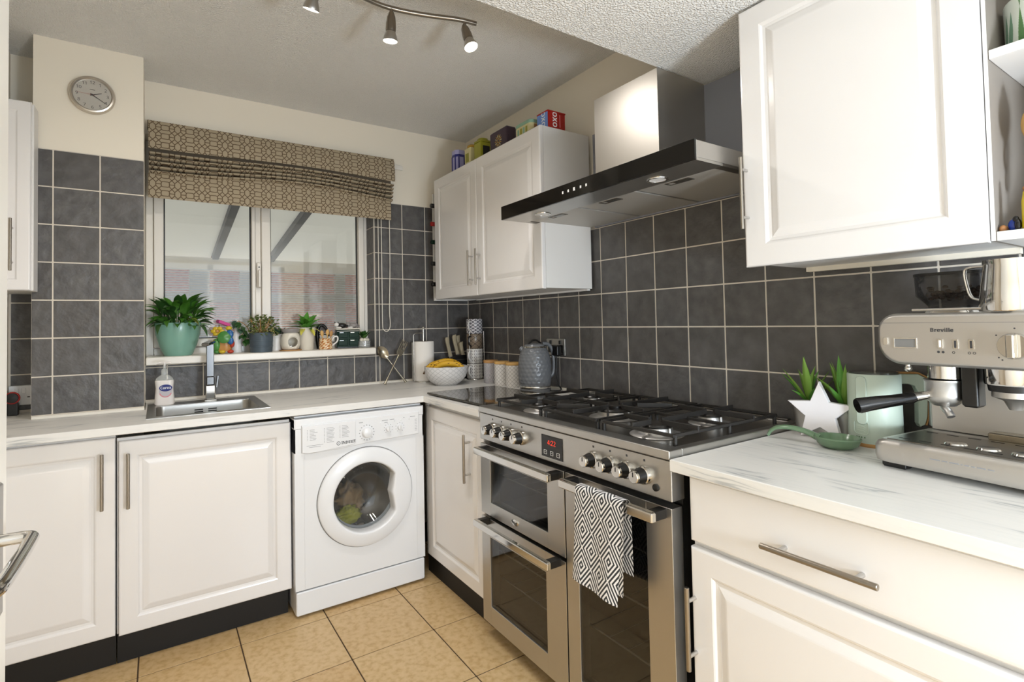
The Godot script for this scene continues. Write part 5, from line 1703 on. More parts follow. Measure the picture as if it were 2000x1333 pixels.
	var kn := [[-0.045, 0.142, 0.0, 0.125, "knife with pale handle nearest the kitchen roll"], [0.006, 0.155, 0.0, 0.125, "knife with pale handle in the middle of the block"], [0.040, 0.155, -0.015, 0.12, "knife with pale handle nearest the mug stack"], [0.030, 0.148, 0.030, 0.085, "short knife with pale handle at the front of the block"]]
	for q in kn:
		var k := thing("knife", q[4], "knife", Vector3(-0.135, WT, 0.075) + Vector3(q[0], q[1], q[2]), 0.0, "knives in the block")
		var l: float = q[3]
		k.rotation.z = 0.24
		part(k, "handle", MB.new().loft([ring_xz(0.024, 0.016, 0.006, 0.0), ring_xz(0.022, 0.015, 0.006, l * 0.3), ring_xz(0.024, 0.016, 0.006, l * 0.7), ring_xz(0.028, 0.016, 0.006, l * 0.92, 4, Vector3(0.004, 0, 0)), ring_xz(0.024, 0.012, 0.005, l, 4, Vector3(0.008, 0, 0))]), M.knife_beige)
		part(k, "bolster", MB.new().bx(Vector3(-0.010, -0.008, -0.006), Vector3(0.010, 0.0, 0.006), 0.001), M.steel)
	# mug stack on a wire stand
	var ms := Vector3(-0.078, WT, 0.205)
	var stand := thing("mug_stand", "chrome wire stand holding the stack of mugs", "stand", ms)
	part(stand, "base_ring", MB.new().tube(arc(Vector2.ZERO, 0.052, 0, TAU, 28).slice(0, 28).map(func(p): return Vector3(p.x, 0.004, p.y)), 0.004, 8, true), M.chrome)
	for a in [0.6, 2.7, 4.4]:
		part(stand, "upright", MB.new().cyl(Vector3(cos(a) * 0.0575, 0.004, sin(a) * 0.0575), Vector3(cos(a) * 0.0575, 0.30, sin(a) * 0.0575), 0.0022, 8), M.chrome)
	var kinds := [["mug_dots", "white_ceramic", "white dotted mug at the bottom of the stack"], ["mug_dots", "white_ceramic", "white dotted mug, second from the bottom of the stack"], ["mug_diamond", "black_plastic", "black diamond-patterned mug, third in the stack"], ["mug_lattice", "white_ceramic", "grey lattice-patterned mug on top of the stack"]]
	for i in 4:
		var mg := thing("mug", kinds[i][2], "mug", ms + Vector3(0, 0.008 + i * 0.0925, 0), 0.55, "stacked mugs")
		part(mg, "cup", MB.new().lathe([Vector2(0, 0), Vector2(0.046, 0), Vector2(0.0495, 0.004), Vector2(0.0505, 0.088), Vector2(0.0495, 0.0905), Vector2(0.0475, 0.088), Vector2(0.0465, 0.008), Vector2(0, 0.006)], 36), M[kinds[i][0]])
		part(mg, "handle", MB.new().tube(curve([Vector3(-0.047, 0.074, 0), Vector3(-0.068, 0.076, 0), Vector3(-0.080, 0.060, 0), Vector3(-0.074, 0.032, 0), Vector3(-0.047, 0.016, 0)], 5), 0.0048, 8), M[kinds[i][1]])
	# canisters
	var cans := [[-0.105, 0.430, "tin_weave", "dark weave-patterned canister with wooden lid beside the mugs", "wood_tan"], [-0.112, 0.555, "tin_pale", "pale lattice canister with wooden lid, middle of three", "wood_pale"], [-0.112, 0.668, "tin_pale", "pale canister with wooden lid half behind the kettle", "wood_pale"]]
	for c in cans:
		var cn := thing("canister", c[3], "canister", Vector3(c[0], WT, c[1]), 0.0, "canisters beside the kettle")
		part(cn, "pot", MB.new().lathe([Vector2(0, 0), Vector2(0.040, 0), Vector2(0.042, 0.003), Vector2(0.042, 0.116), Vector2(0.040, 0.118), Vector2(0, 0.118)], 32), M[c[2]])
		part(cn, "lid", MB.new().at(Vector3(0, 0.118, 0)).lathe([Vector2(0, 0), Vector2(0.041, 0), Vector2(0.043, 0.002), Vector2(0.043, 0.013), Vector2(0.041, 0.016), Vector2(0, 0.016)], 32), M[c[4]])
	# kettle
	var ke := Vector3(-0.135, WT, 0.890)
	var kt := thing("kettle", "grey dimpled electric kettle beside the hob", "kettle", ke)
	part(kt, "power_base", MB.new().lathe([Vector2(0, 0), Vector2(0.078, 0), Vector2(0.080, 0.004), Vector2(0.078, 0.018), Vector2(0, 0.020)], 36), M.kettle_grey)
	part(kt, "foot_band", MB.new().at(Vector3(0, 0.020, 0)).lathe([Vector2(0, 0), Vector2(0.078, 0), Vector2(0.0795, 0.002), Vector2(0.0795, 0.010), Vector2(0.078, 0.012), Vector2(0, 0.012)], 36), M.chrome)
	var prof := [[0.0785, 0.032], [0.0825, 0.06], [0.084, 0.095], [0.0838, 0.13], [0.081, 0.16], [0.0755, 0.187], [0.067, 0.209], [0.058, 0.222]]
	var kb2 := MB.new()
	var nu := 132
	var nv := 72
	kb2.grid(func(u, v):
		var q: float = v * (prof.size() - 1)
		var i := mini(int(q), prof.size() - 2)
		var f := q - i
		var r: float = lerpf(prof[i][0], prof[i + 1][0], f)
		var y: float = lerpf(prof[i][1], prof[i + 1][1], f)
		# staggered shallow dimples
		var gx: float = u * 22.0
		var gy: float = v * 12.0
		var row := int(floor(gy))
		var fx := fposmod(gx + 0.5 * (row % 2), 1.0) - 0.5
		var fy := fposmod(gy, 1.0) - 0.5
		var d := sqrt(fx * fx + fy * fy)
		r -= 0.0019 * (1.0 - smoothstep(0.0, 0.52, d))
		var a: float = u * TAU
		return Vector3(cos(a) * r, y, -sin(a) * r), nu, nv, Vector2.ONE, true)
	part(kt, "body", kb2, M.kettle_grey)
	part(kt, "rim", MB.new().at(Vector3(0, 0.221, 0)).lathe([Vector2(0.0, 0.0), Vector2(0.060, 0.0), Vector2(0.061, 0.003), Vector2(0.058, 0.008), Vector2(0.0, 0.009)], 36), M.chrome)
	part(kt, "lid", MB.new().at(Vector3(0, 0.229, 0)).lathe([Vector2(0.052, 0.0), Vector2(0.048, 0.008), Vector2(0.03, 0.014), Vector2(0.0, 0.016)], 32), M.kettle_grey)
	part(kt, "lid_pull", MB.new().tube(curve([Vector3(-0.035, 0.238, 0), Vector3(-0.015, 0.256, 0), Vector3(0.012, 0.258, 0), Vector3(0.04, 0.243, 0)], 5), 0.005, 8, false, true, 1.6), M.black_plastic)
	part(kt, "handle", MB.new().tube(curve([Vector3(0.042, 0.240, 0.012), Vector3(0.072, 0.236, 0.020), Vector3(0.094, 0.205, 0.026), Vector3(0.102, 0.14, 0.028), Vector3(0.096, 0.085, 0.024), Vector3(0.078, 0.070, 0.018)], 5), 0.0095, 10), M.kettle_grey)
	part(kt, "spout", MB.new().tube([Vector3(-0.046, 0.205, -0.030), Vector3(-0.060, 0.2235, -0.040)], [0.018, 0.010], 10), M.kettle_grey)
	# socket and plug on the cooker wall
	var sk := thing("wall_socket", "brushed metal double socket on the tiles behind the kettle", "socket", Vector3(-0.001, 1.113, 0.905), -PI / 2)
	part(sk, "plate", MB.new().bx(Vector3(-0.073, -0.043, 0), Vector3(0.073, 0.043, 0.008), 0.002), M.steel)
	part(sk, "insert", MB.new().bx(Vector3(-0.06, -0.03, 0.008), Vector3(0.06, 0.01, 0.0095), 0.001), M.black_plastic)
	for x in [-0.045, 0.03]:
		part(sk, "switch", MB.new().bx(Vector3(x, 0.014, 0.008), Vector3(x + 0.015, 0.034, 0.013), 0.002), M.black_plastic)
	var pg := thing("mains_plug", "black mains plug and lead of the kettle in the metal socket", "plug", Vector3(-0.0115, 1.098, 0.937), -PI / 2)
	part(pg, "plug_body", MB.new().bx(Vector3(-0.024, -0.03, 0.0), Vector3(0.024, 0.024, 0.034), 0.007), M.black_plastic)
	part(pg, "lead", MB.new().tube(curve([Vector3(0.0, -0.028, 0.02), Vector3(0.001, -0.06, 0.022), Vector3(0.004, -0.12, 0.022), Vector3(0.020, -0.168, 0.028), Vector3(0.050, -0.196, 0.036), Vector3(0.030, -0.2005, 0.075), Vector3(-0.012, -0.2005, 0.085)], 6), 0.0035, 8), M.black_plastic)

# ---------------------------------------------------------------- things on the near worktop
func build_right_items():
	# trough of two spiky plants with a white star in front
	var tr := Vector3(-0.072, WT, 2.222)
	var t := thing("plant_trough", "small metal trough with two spiky green plants behind the star", "plant pot", tr, -PI / 2)
	var secs := [ring_xz(0.150, 0.062, 0.02, 0.0), ring_xz(0.174, 0.078, 0.024, 0.078), ring_xz(0.180, 0.084, 0.026, 0.082), ring_xz(0.180, 0.084, 0.026, 0.088)]
	part(t, "trough", MB.new().loft(secs), M.aluminium)
	part(t, "soil", MB.new().loft([ring_xz(0.168, 0.072, 0.022, 0.084), ring_xz(0.164, 0.068, 0.02, 0.092)]), M.soil)
	var spike := leaf_mesh(0.125, 0.018, 0.02, 0.6)
	var spike2 := leaf_mesh(0.105, 0.016, 0.16, 0.6)
	for c in [[-0.045, 71], [0.052, 72]]:
		rosette(t, [spike, spike2], [M.leaf_aloe, M.leaf_aloe, M.leaf_bright], 13, Vector3(c[0], 0.085, 0), 0.45, 1.40, 0.95, 1.2, c[1], 0.006)
	var star := []
	for i in 10:
		var a := PI / 2 + TAU * i / 10
		star.append(Vector2(cos(a), sin(a)) * (0.090 if i % 2 == 0 else 0.041))
	solo("star_ornament", "white five-pointed star standing in front of the plant trough", "ornament", MB.new().extrude(star, -0.009, 0.009, 0.002), M.white_matt, Vector3(-0.132, WT + 0.0735, 2.236), -PI / 2 + 0.10)
	# spoon rest
	var sr := thing("spoon_rest", "glossy green ceramic spoon rest near the hob edge", "spoon rest", Vector3(-0.215, WT, 2.315), 0.0)
	part(sr, "dish", MB.new().at(Vector3.ZERO, Basis.from_scale(Vector3(1.0, 1.0, 1.08))).lathe([Vector2(0, 0.0), Vector2(0.030, 0.0), Vector2(0.044, 0.010), Vector2(0.051, 0.027), Vector2(0.0495, 0.030), Vector2(0.047, 0.027), Vector2(0.040, 0.013), Vector2(0.026, 0.006), Vector2(0, 0.005)], 36), M.sage_gloss)
	part(sr, "handle", MB.new().tube(curve([Vector3(-0.006, 0.020, -0.044), Vector3(-0.012, 0.033, -0.075), Vector3(-0.016, 0.038, -0.115), Vector3(-0.017, 0.033, -0.150), Vector3(-0.017, 0.020, -0.170), Vector3(-0.017, 0.006, -0.178)], 6), [0.012, 0.012, 0.0115, 0.011, 0.0105, 0.010, 0.0098, 0.0095, 0.0092, 0.009, 0.009, 0.009, 0.009, 0.009, 0.009, 0.009, 0.0085, 0.0085, 0.0085, 0.0085, 0.008, 0.008, 0.008, 0.008, 0.008, 0.0075, 0.0075, 0.0075, 0.0075, 0.007, 0.007], 10, false, true, 0.62), M.sage_gloss)
	# sage milk frother jug
	var sj := Vector3(-0.095, WT, 2.357)
	var j := thing("milk_frother", "sage green cylindrical drinks maker with tan-edged handle", "milk frother", sj)
	part(j, "base_ring", MB.new().lathe([Vector2(0, 0), Vector2(0.0585, 0), Vector2(0.0605, 0.003), Vector2(0.0605, 0.010), Vector2(0, 0.010)], 36), M.wood_tan)
	part(j, "body", MB.new().lathe([Vector2(0, 0.010), Vector2(0.0605, 0.010), Vector2(0.0615, 0.012), Vector2(0.0605, 0.192), Vector2(0.059, 0.194), Vector2(0.057, 0.192), Vector2(0.0, 0.190)], 44), M.sage)
	part(j, "lid", MB.new().at(Vector3(0, 0.190, 0)).lathe([Vector2(0.0, 0.0), Vector2(0.056, 0.0), Vector2(0.055, 0.008), Vector2(0.0, 0.010)], 36), M.smoked_plastic)
	# handle points to the near right: local +z side
	var hp := [Vector2(0.055, 0.193), Vector2(0.100, 0.193), Vector2(0.118, 0.182), Vector2(0.122, 0.165), Vector2(0.118, 0.08), Vector2(0.112, 0.058), Vector2(0.101, 0.052), Vector2(0.096, 0.062), Vector2(0.098, 0.145), Vector2(0.092, 0.160), Vector2(0.078, 0.166), Vector2(0.055, 0.166)]
	var hd := part(j, "handle", MB.new().extrude(hp, -0.012, 0.012, 0.003), M.sage, "", Vector3.ZERO, Basis(Vector3.UP, -PI / 2 + 0.75))
	var hp2 := [Vector2(0.058, 0.1935), Vector2(0.100, 0.1935), Vector2(0.1185, 0.1825), Vector2(0.1225, 0.165), Vector2(0.1185, 0.08), Vector2(0.1125, 0.0575), Vector2(0.1165, 0.0565), Vector2(0.1225, 0.08), Vector2(0.1265, 0.165), Vector2(0.1215, 0.1855), Vector2(0.101, 0.1975), Vector2(0.058, 0.1975)]
	part(hd, "tan_edge", MB.new().extrude(hp2, -0.0115, 0.0115, 0.001), M.wood_tan)
	part(j, "spout_ridge", MB.new().at(Vector3.ZERO, Basis(Vector3.UP, -PI / 2 + 0.75)).extrude(rrect(0.026, 0.13, 0.012, 4, Vector2(0.0, 0.125)), 0.058, 0.0645, 0.002), M.sage, "", Vector3.ZERO, Basis(Vector3.UP, 0.35 - 1.2))
	# embossed square emblem with bars, facing the camera
	var eb := Basis(Vector3.UP, -1.72)
	var em := MB.new()
	var ro := rrect(0.036, 0.036, 0.009, 4)
	for i in ro.size():
		var a: Vector2 = ro[i]; var c: Vector2 = ro[(i + 1) % ro.size()]
		em.tube([Vector3(a.x, a.y, 0), Vector3(c.x, c.y, 0)], 0.0011, 6)
	for y in [0.009, 0.003, -0.003, -0.009]:
		em.tube([Vector3(-0.010, y, 0), Vector3(0.006, y, 0), Vector3(0.010, y - 0.003, 0)], 0.0009, 6)
	part(j, "emblem", em, M.sage, "", eb * Vector3(0, 0.052, 0.0612), eb)
	var ll := MB.new()
	for q in [-0.012, -0.006, 0.0, 0.008]:
		ll.bx(Vector3(q - 0.0016, -0.002, 0), Vector3(q + 0.0016, 0.002, 0.0006))
	part(j, "small_print", ll, M.sage_gloss, "", eb * Vector3(0, 0.026, 0.0612), eb).set_meta("kind", "stuff")
	build_coffee()

func build_coffee():
	var c := thing("espresso_machine", "champagne-coloured espresso machine at the right edge of the worktop", "coffee machine", Vector3(-0.335, WT, 2.440), -PI / 2 - 0.12)
	var W := 0.345
	# drip tray base
	var secs := []
	for q in [[0.012, -0.008, 0.014], [0.003, -0.001, 0.017], [0.0, 0.0, 0.028], [0.0, 0.0, 0.050], [0.004, -0.003, 0.060], [0.012, -0.010, 0.065]]:
		secs.append(ring_xz(W - 2 * q[0], 0.300 + 2 * q[1], 0.022, q[2], 5, Vector3(W / 2, 0, -0.150)))
	part(c, "tray_housing", MB.new().loft(secs), M.coffee_metal)
	var tl := MB.new()
	var tx := 0.115
	for l in [0.018, 0.010, 0.016, 0.003, 0.008, 0.006, 0.014, 0.010]:
		tl.bx(Vector3(tx, 0.0405, -0.0002), Vector3(tx + l, 0.0428, 0.0004))
		tx += l + 0.003
	part(c, "tray_print", tl, M.print_grey).set_meta("kind", "stuff")
	part(c, "seam", MB.new().bx(Vector3(0.287, 0.018, -0.0002), Vector3(0.2885, 0.062, 0.0006)), M.print_dark)
	for x in [0.03, 0.30]:
		part(c, "foot", MB.new().bx(Vector3(x - 0.02, 0.0, -0.05), Vector3(x + 0.03, 0.0145, -0.02), 0.004), M.black_plastic)
		part(c, "foot", MB.new().bx(Vector3(x - 0.02, 0.0, -0.28), Vector3(x + 0.03, 0.0145, -0.25), 0.004), M.black_plastic)
	var gr := MB.new()
	gr.bx(Vector3(0.022, 0.064, -0.185), Vector3(W - 0.02, 0.0668, -0.022), 0.001)
	var tray := part(c, "drip_grid", gr, M.steel_dark)
	for i in 7:
		part(tray, "slot", MB.new().bx(Vector3(0.035 + i * 0.04, 0.0666, -0.17), Vector3(0.057 + i * 0.04, 0.0672, -0.165)), M.print_black)
		part(tray, "slot", MB.new().bx(Vector3(0.035 + i * 0.04, 0.0666, -0.05), Vector3(0.057 + i * 0.04, 0.0672, -0.045)), M.print_black)
	for i in 3:
		part(tray, "grid_disc", MB.new().at(Vector3(0.13 + i * 0.055, 0.0668, -0.075)).lathe([Vector2(0.0, 0.001), Vector2(0.012, 0.001), Vector2(0.018, 0.003), Vector2(0.02, 0.0)], 20), M.chrome)
	part(c, "rear_grid", MB.new().bx(Vector3(0.14, 0.064, -0.225), Vector3(W - 0.02, 0.082, -0.19), 0.003), M.silverware)
	# back column
	part(c, "column", MB.new().bx(Vector3(0.008, 0.060, -0.300), Vector3(W - 0.008, 0.250, -0.228), 0.012), M.coffee_metal)
	part(c, "splash_plate", MB.new().bx(Vector3(0.020, 0.066, -0.2285), Vector3(W - 0.014, 0.236, -0.2245), 0.003), M.aluminium)
	# head: rounded in front view
	var hp := []
	hp.append_array(arc(Vector2(0.066, 0.290), 0.050, PI, PI * 1.5, 8))
	hp.append_array(arc(Vector2(W - 0.03, 0.270), 0.030, PI * 1.5, TAU, 6))
	hp.append_array(arc(Vector2(W - 0.03, 0.325), 0.030, 0, PI / 2, 6))
	hp.append_array(arc(Vector2(0.056, 0.315), 0.040, PI / 2, PI, 8))
	part(c, "head", MB.new().extrude(hp, -0.295, -0.006, 0.010, true), M.coffee_metal)
	part(c, "head_seam", MB.new().bx(Vector3(0.026, 0.3335, -0.0075), Vector3(W - 0.01, 0.3345, -0.0052)), M.grey_plastic)
	var z := -0.006
	part(c, "power_button", MB.new().extrude(rrect(0.010, 0.019, 0.004, 4, Vector2(0.037, 0.292)), z - 0.001, z + 0.003, 0.001), M.chrome)
	var ds := MB.new()
	rim(ds, 0.052, 0.098, 0.277, 0.301, 0.055, 0.095, 0.280, 0.298, z - 0.001, z + 0.002, 0.0006)
	var dd := part(c, "display_bezel", ds, M.chrome)
	part(dd, "display_screen", MB.new().bx(Vector3(0.055, 0.280, z - 0.001), Vector3(0.095, 0.298, z + 0.0008)), M.grey_plastic)
	text(c, "maker_lettering", "Breville", 0.0085, M.print_dark, Vector3(0.143, 0.318, z + 0.0006), Basis.IDENTITY, font_bold, 0.0006)
	for i in 3:
		var x := 0.140 + i * 0.026
		var bt := part(c, "cup_button", MB.new().extrude(rrect(0.010, 0.021, 0.002, 3, Vector2(x, 0.289)), z - 0.001, z + 0.0025, 0.0006), M.chrome)
		part(bt, "button_light", MB.new().bx(Vector3(x - 0.0018, 0.2815, z + 0.0024), Vector3(x + 0.0018, 0.2965, z + 0.0030)), M.print_dark if i else M.white_plastic)
		for q in (1 if i == 1 else 2):
			part(bt, "cup_symbol", MB.new().at(Vector3(x - 0.004 + q * 0.008, 0.2715, z), Basis(Vector3.RIGHT, PI / 2)).lathe([Vector2(0.0016 if i else 0.0, 0.0004), Vector2(0.0027, 0.0004)], 12), M.print_dark)
	var kc := Vector3(0.258, 0.288, z)
	var kn := part(c, "steam_dial", MB.new().at(kc, Basis(Vector3.RIGHT, PI / 2)).lathe([Vector2(0, 0), Vector2(0.0255, 0), Vector2(0.0255, 0.006), Vector2(0.0235, 0.010), Vector2(0, 0.010)], 36), M.chrome)
	part(kn, "dial_grip", MB.new().bx(kc + Vector3(-0.0065, -0.0235, 0.009), kc + Vector3(0.0065, 0.0235, 0.026), 0.003), M.chrome)
	for a in [1.57, 2.5, 0.6, 3.9, 4.1]:
		part(kn, "dial_mark", MB.new().at(kc + Vector3(cos(a), sin(a), 0) * 0.034, Basis(Vector3.RIGHT, PI / 2)).lathe([Vector2(0.0, 0.0004), Vector2(0.0016, 0.0004)], 10), M.print_dark)
	# underside: grinder outlet (left) and brew group (right)
	part(c, "grinder_ring", MB.new().at(Vector3(0.108, 0.208, -0.100)).lathe([Vector2(0, 0), Vector2(0.034, 0), Vector2(0.034, 0.036), Vector2(0, 0.036)], 32), M.chrome)
	part(c, "grinder_chute", MB.new().at(Vector3(0.108, 0.2045, -0.100)).lathe([Vector2(0, 0), Vector2(0.032, 0), Vector2(0.034, 0.004), Vector2(0, 0.004)], 28), M.black_plastic)
	part(c, "cradle_arm", MB.new().bx(Vector3(0.142, 0.150, -0.112), Vector3(0.172, 0.240, -0.075), 0.005), M.black_plastic)
	part(c, "brew_group", MB.new().at(Vector3(0.222, 0.204, -0.100)).lathe([Vector2(0, 0), Vector2(0.046, 0), Vector2(0.047, 0.003), Vector2(0.047, 0.04), Vector2(0, 0.04)], 36), M.chrome)
	part(c, "group_collar", MB.new().at(Vector3(0.222, 0.190, -0.100)).lathe([Vector2(0, 0), Vector2(0.040, 0), Vector2(0.042, 0.014), Vector2(0, 0.014)], 32), M.black_plastic)
	part(c, "group_spout", MB.new().at(Vector3(0.222, 0.152, -0.100)).lathe([Vector2(0, 0), Vector2(0.010, 0), Vector2(0.018, 0.018), Vector2(0.036, 0.026), Vector2(0.036, 0.038), Vector2(0, 0.038)], 28), M.aluminium)
	part(c, "hot_water_spout", MB.new().cyl(Vector3(0.048, 0.228, -0.07), Vector3(0.048, 0.250, -0.07), 0.006, 10).ball(Vector3(0.048, 0.227, -0.07), Vector3.ONE * 0.008, 10, 6), M.chrome)
	# bean hopper
	var ho := MB.new()
	ho.loft([ring_xz(0.094, 0.09, 0.03, 0.352, 5, Vector3(0.110, 0, -0.160)), ring_xz(0.098, 0.094, 0.032, 0.37, 5, Vector3(0.110, 0, -0.160)), ring_xz(0.136, 0.13, 0.04, 0.395, 5, Vector3(0.110, 0, -0.160)), ring_xz(0.140, 0.134, 0.042, 0.440, 5, Vector3(0.110, 0, -0.160))])
	var hopper := part(c, "bean_hopper", ho, M.smoked_plastic)
	part(hopper, "hopper_lid", MB.new().loft([ring_xz(0.142, 0.136, 0.043, 0.4402, 5, Vector3(0.110, 0, -0.160)), ring_xz(0.142, 0.136, 0.043, 0.447, 5, Vector3(0.110, 0, -0.160))]), M.black_plastic)
	var beans := MB.new()
	var rng := RandomNumberGenerator.new()
	rng.seed = 9
	for i in 90:
		beans.ball(Vector3(0.110 + rng.randf_range(-0.05, 0.05), 0.385 + rng.randf_range(0, 0.03), -0.16 + rng.randf_range(-0.05, 0.052)), Vector3(0.006, 0.004, 0.0045), 7, 5)
	var bs := part(hopper, "coffee_beans", beans, M.beans)
	bs.set_meta("kind", "stuff")
	part(c, "hopper_collar", MB.new().loft([ring_xz(0.11, 0.1, 0.03, 0.3545, 5, Vector3(0.110, 0, -0.155)), ring_xz(0.10, 0.094, 0.03, 0.366, 5, Vector3(0.110, 0, -0.155))]), M.chrome)
	part(c, "cup_rail", MB.new().tube([Vector3(0.08, 0.362, -0.03), Vector3(0.2, 0.362, -0.03), Vector3(W - 0.02, 0.362, -0.03)], 0.003, 8), M.chrome)
	# portafilter sitting in the grinder cradle
	var base := Vector3(-0.335, WT, 2.440)
	var tb := Basis(Vector3.UP, -PI / 2 - 0.12)
	var pf := thing("portafilter", "chrome coffee portafilter with black handle under the grinder", "portafilter", base + tb * Vector3(0.104, 0.158, -0.098), -PI / 2 - 0.12 - 0.62)
	part(pf, "basket", MB.new().at(Vector3.ZERO).lathe([Vector2(0, -0.014), Vector2(0.02, -0.012), Vector2(0.033, 0.0), Vector2(0.0355, 0.012), Vector2(0.0355, 0.040), Vector2(0.037, 0.042), Vector2(0.037, 0.046), Vector2(0, 0.046)], 36), M.aluminium)
	part(pf, "spout", MB.new().at(Vector3(0, -0.012, 0.0)).tube(curve([Vector3(0, 0.004, 0.0), Vector3(0.012, -0.004, 0.008), Vector3(0.026, -0.010, 0.010), Vector3(0.034, -0.020, 0.010)], 4), 0.008, 10), M.aluminium)
	part(pf, "neck", MB.new().cyl(Vector3(0, 0.012, 0.030), Vector3(0, 0.006, 0.062), 0.0085, 14, 0.0105), M.chrome)
	part(pf, "handle", MB.new().tube([Vector3(0, 0.006, 0.060), Vector3(0, 0.004, 0.068), Vector3(0, -0.002, 0.105), Vector3(0, -0.009, 0.150), Vector3(0, -0.014, 0.176), Vector3(0, -0.0148, 0.180)], [0.010, 0.0125, 0.0135, 0.016, 0.0178, 0.016], 20), M.black_gloss)
	# steel milk jug on top
	var mj := thing("milk_jug", "polished steel milk jug standing on the espresso machine", "jug", base + tb * Vector3(0.236, 0.3555, -0.060), -PI / 2 - 0.3)
	part(mj, "body", MB.new().lathe([Vector2(0, 0), Vector2(0.047, 0), Vector2(0.0485, 0.003), Vector2(0.044, 0.055), Vector2(0.0395, 0.092), Vector2(0.041, 0.104), Vector2(0.0395, 0.104), Vector2(0.038, 0.092), Vector2(0.042, 0.055), Vector2(0.045, 0.004), Vector2(0, 0.003)], 40), M.chrome)
	part(mj, "handle", MB.new().tube(curve([Vector3(-0.040, 0.094, 0), Vector3(-0.060, 0.095, 0), Vector3(-0.078, 0.088, 0), Vector3(-0.074, 0.050, 0), Vector3(-0.066, 0.030, 0), Vector3(-0.046, 0.022, 0), Vector3(-0.046, 0.012, 0)], 5), 0.003, 8, false, true, 1.6), M.chrome)

# ---------------------------------------------------------------- window sill
func build_sill_items():
	var S := SILL
	# peace lily in the teal pot
	var p := Vector3(-1.662, S, -0.022)
	var pl := thing("potted_plant", "bushy green leafy plant in a large teal pot on the sill", "plant", p)
	part(pl, "pot", MB.new().lathe([Vector2(0, 0), Vector2(0.058, 0), Vector2(0.062, 0.004), Vector2(0.082, 0.05), Vector2(0.096, 0.105), Vector2(0.1015, 0.158), Vector2(0.1005, 0.162), Vector2(0.0965, 0.160), Vector2(0.09, 0.135), Vector2(0.0, 0.135)], 44), M.teal_glaze)
	part(pl, "soil", MB.new().at(Vector3(0, 0.135, 0)).lathe([Vector2(0.091, 0.0), Vector2(0.06, 0.008), Vector2(0.0, 0.010)], 24), M.soil)
	var l1 := leaf_mesh(0.085, 0.034, 0.60, 0.35, 0.065)
	var l2 := leaf_mesh(0.078, 0.030, 0.95, 0.30, 0.075)
	var l3 := leaf_mesh(0.090, 0.030, 0.40, 0.4, 0.055)
	rosette(pl, [l1, l2, l3], [M.leaf_green, M.leaf_dark, M.leaf_dark, M.leaf_green, M.leaf_bright], 120, Vector3(0, 0.138, 0), 0.10, 1.35, 1.12, 1.25, 81, 0.055, AABB(Vector3(-0.132, -0.2, -0.085), Vector3(0.3, 0.7, 0.25)), 0.15)
	for q in [[1.9, 0.5], [2.6, 0.2], [0.6, 0.35]]:
		part(pl, "leaf", l2, M.leaf_tip, "", Vector3(0, 0.15, 0), Basis(Vector3.UP, q[0]) * Basis(Vector3.RIGHT, -q[1]))
	# bright figurine with a sponge behind
	p = Vector3(-1.462, S, -0.015)
	var f := thing("figurine", "small multicoloured glazed animal figurine behind the tap", "figurine", p, -0.3)
	part(f, "body", MB.new().loft([ring_xz(0.07, 0.05, 0.024, 0.012), ring_xz(0.085, 0.06, 0.029, 0.03), ring_xz(0.082, 0.06, 0.029, 0.06), ring_xz(0.06, 0.05, 0.024, 0.085), ring_xz(0.03, 0.03, 0.014, 0.098)]), M.fig_orange)
	part(f, "chest", MB.new().ball(Vector3(-0.028, 0.045, 0.018), Vector3(0.024, 0.034, 0.022), 16, 10), M.fig_green)
	part(f, "face", MB.new().at(Vector3(0.012, 0.085, 0.036), Basis(Vector3.RIGHT, 1.35)).lathe([Vector2(0, -0.008), Vector2(0.028, -0.006), Vector2(0.032, 0.0), Vector2(0.026, 0.006), Vector2(0, 0.011)], 24), M.fig_green)
	part(f, "ear", MB.new().ball(Vector3(0.036, 0.100, 0.028), Vector3(0.018, 0.022, 0.010), 14, 8), M.fig_blue)
	part(f, "ear", MB.new().ball(Vector3(0.040, 0.066, 0.032), Vector3(0.016, 0.020, 0.010), 14, 8), M.fig_blue)
	for i in 6:
		var a := TAU * i / 6
		part(f, "petal", MB.new().ball(Vector3(-0.022 + cos(a) * 0.020, 0.116 + sin(a) * 0.016, 0.022), Vector3(0.013, 0.010, 0.006), 10, 6), M.fig_yellow)
	part(f, "petal_heart", MB.new().ball(Vector3(-0.022, 0.116, 0.028), Vector3(0.009, 0.008, 0.005), 10, 6), M.fig_orange)
	part(f, "crest", MB.new().ball(Vector3(0.028, 0.130, 0.010), Vector3(0.016, 0.012, 0.01), 10, 6), M.fig_yellow)
	for q in [[-0.028, 0.016, "fig_green"], [0.0, 0.022, "fig_yellow"], [0.036, 0.010, "fig_red"], [-0.02, -0.018, "fig_blue"]]:
		part(f, "foot", MB.new().ball(Vector3(q[0], 0.010, q[1]), Vector3(0.016, 0.010, 0.016), 12, 6), M[q[2]])
	part(f, "side_patch", MB.new().ball(Vector3(0.044, 0.05, 0.012), Vector3(0.012, 0.02, 0.02), 12, 8), M.fig_red)
	var sg := part(self, numbered("sponge"), MB.new().box(Vector3.ZERO, Vector3(0.062, 0.018, 0.04), 0.004), M.pink_sponge, "", Vector3(-1.458, S + 0.158, -0.055), Basis(Vector3.BACK, -0.38) * Basis(Vector3.UP, 0.3))
	tag(sg, "pink sponge tilted on the wire rest above the figurine", "sponge")
	var sr := thing("sponge_rest", "thin wire rest carrying the pink sponge", "stand", Vector3(-1.458, S, -0.055))
	part(sr, "wire", MB.new().tube([Vector3(-0.02, 0.003, 0.012), Vector3(-0.02, 0.150, 0.004), Vector3(0.02, 0.139, 0.004), Vector3(0.02, 0.003, 0.012)], 0.002, 6), M.black_plastic)
	# slim white bottle
	var wb := thing("spray_bottle", "slim white bottle against the window glass", "bottle", Vector3(-1.392, S, -0.080))
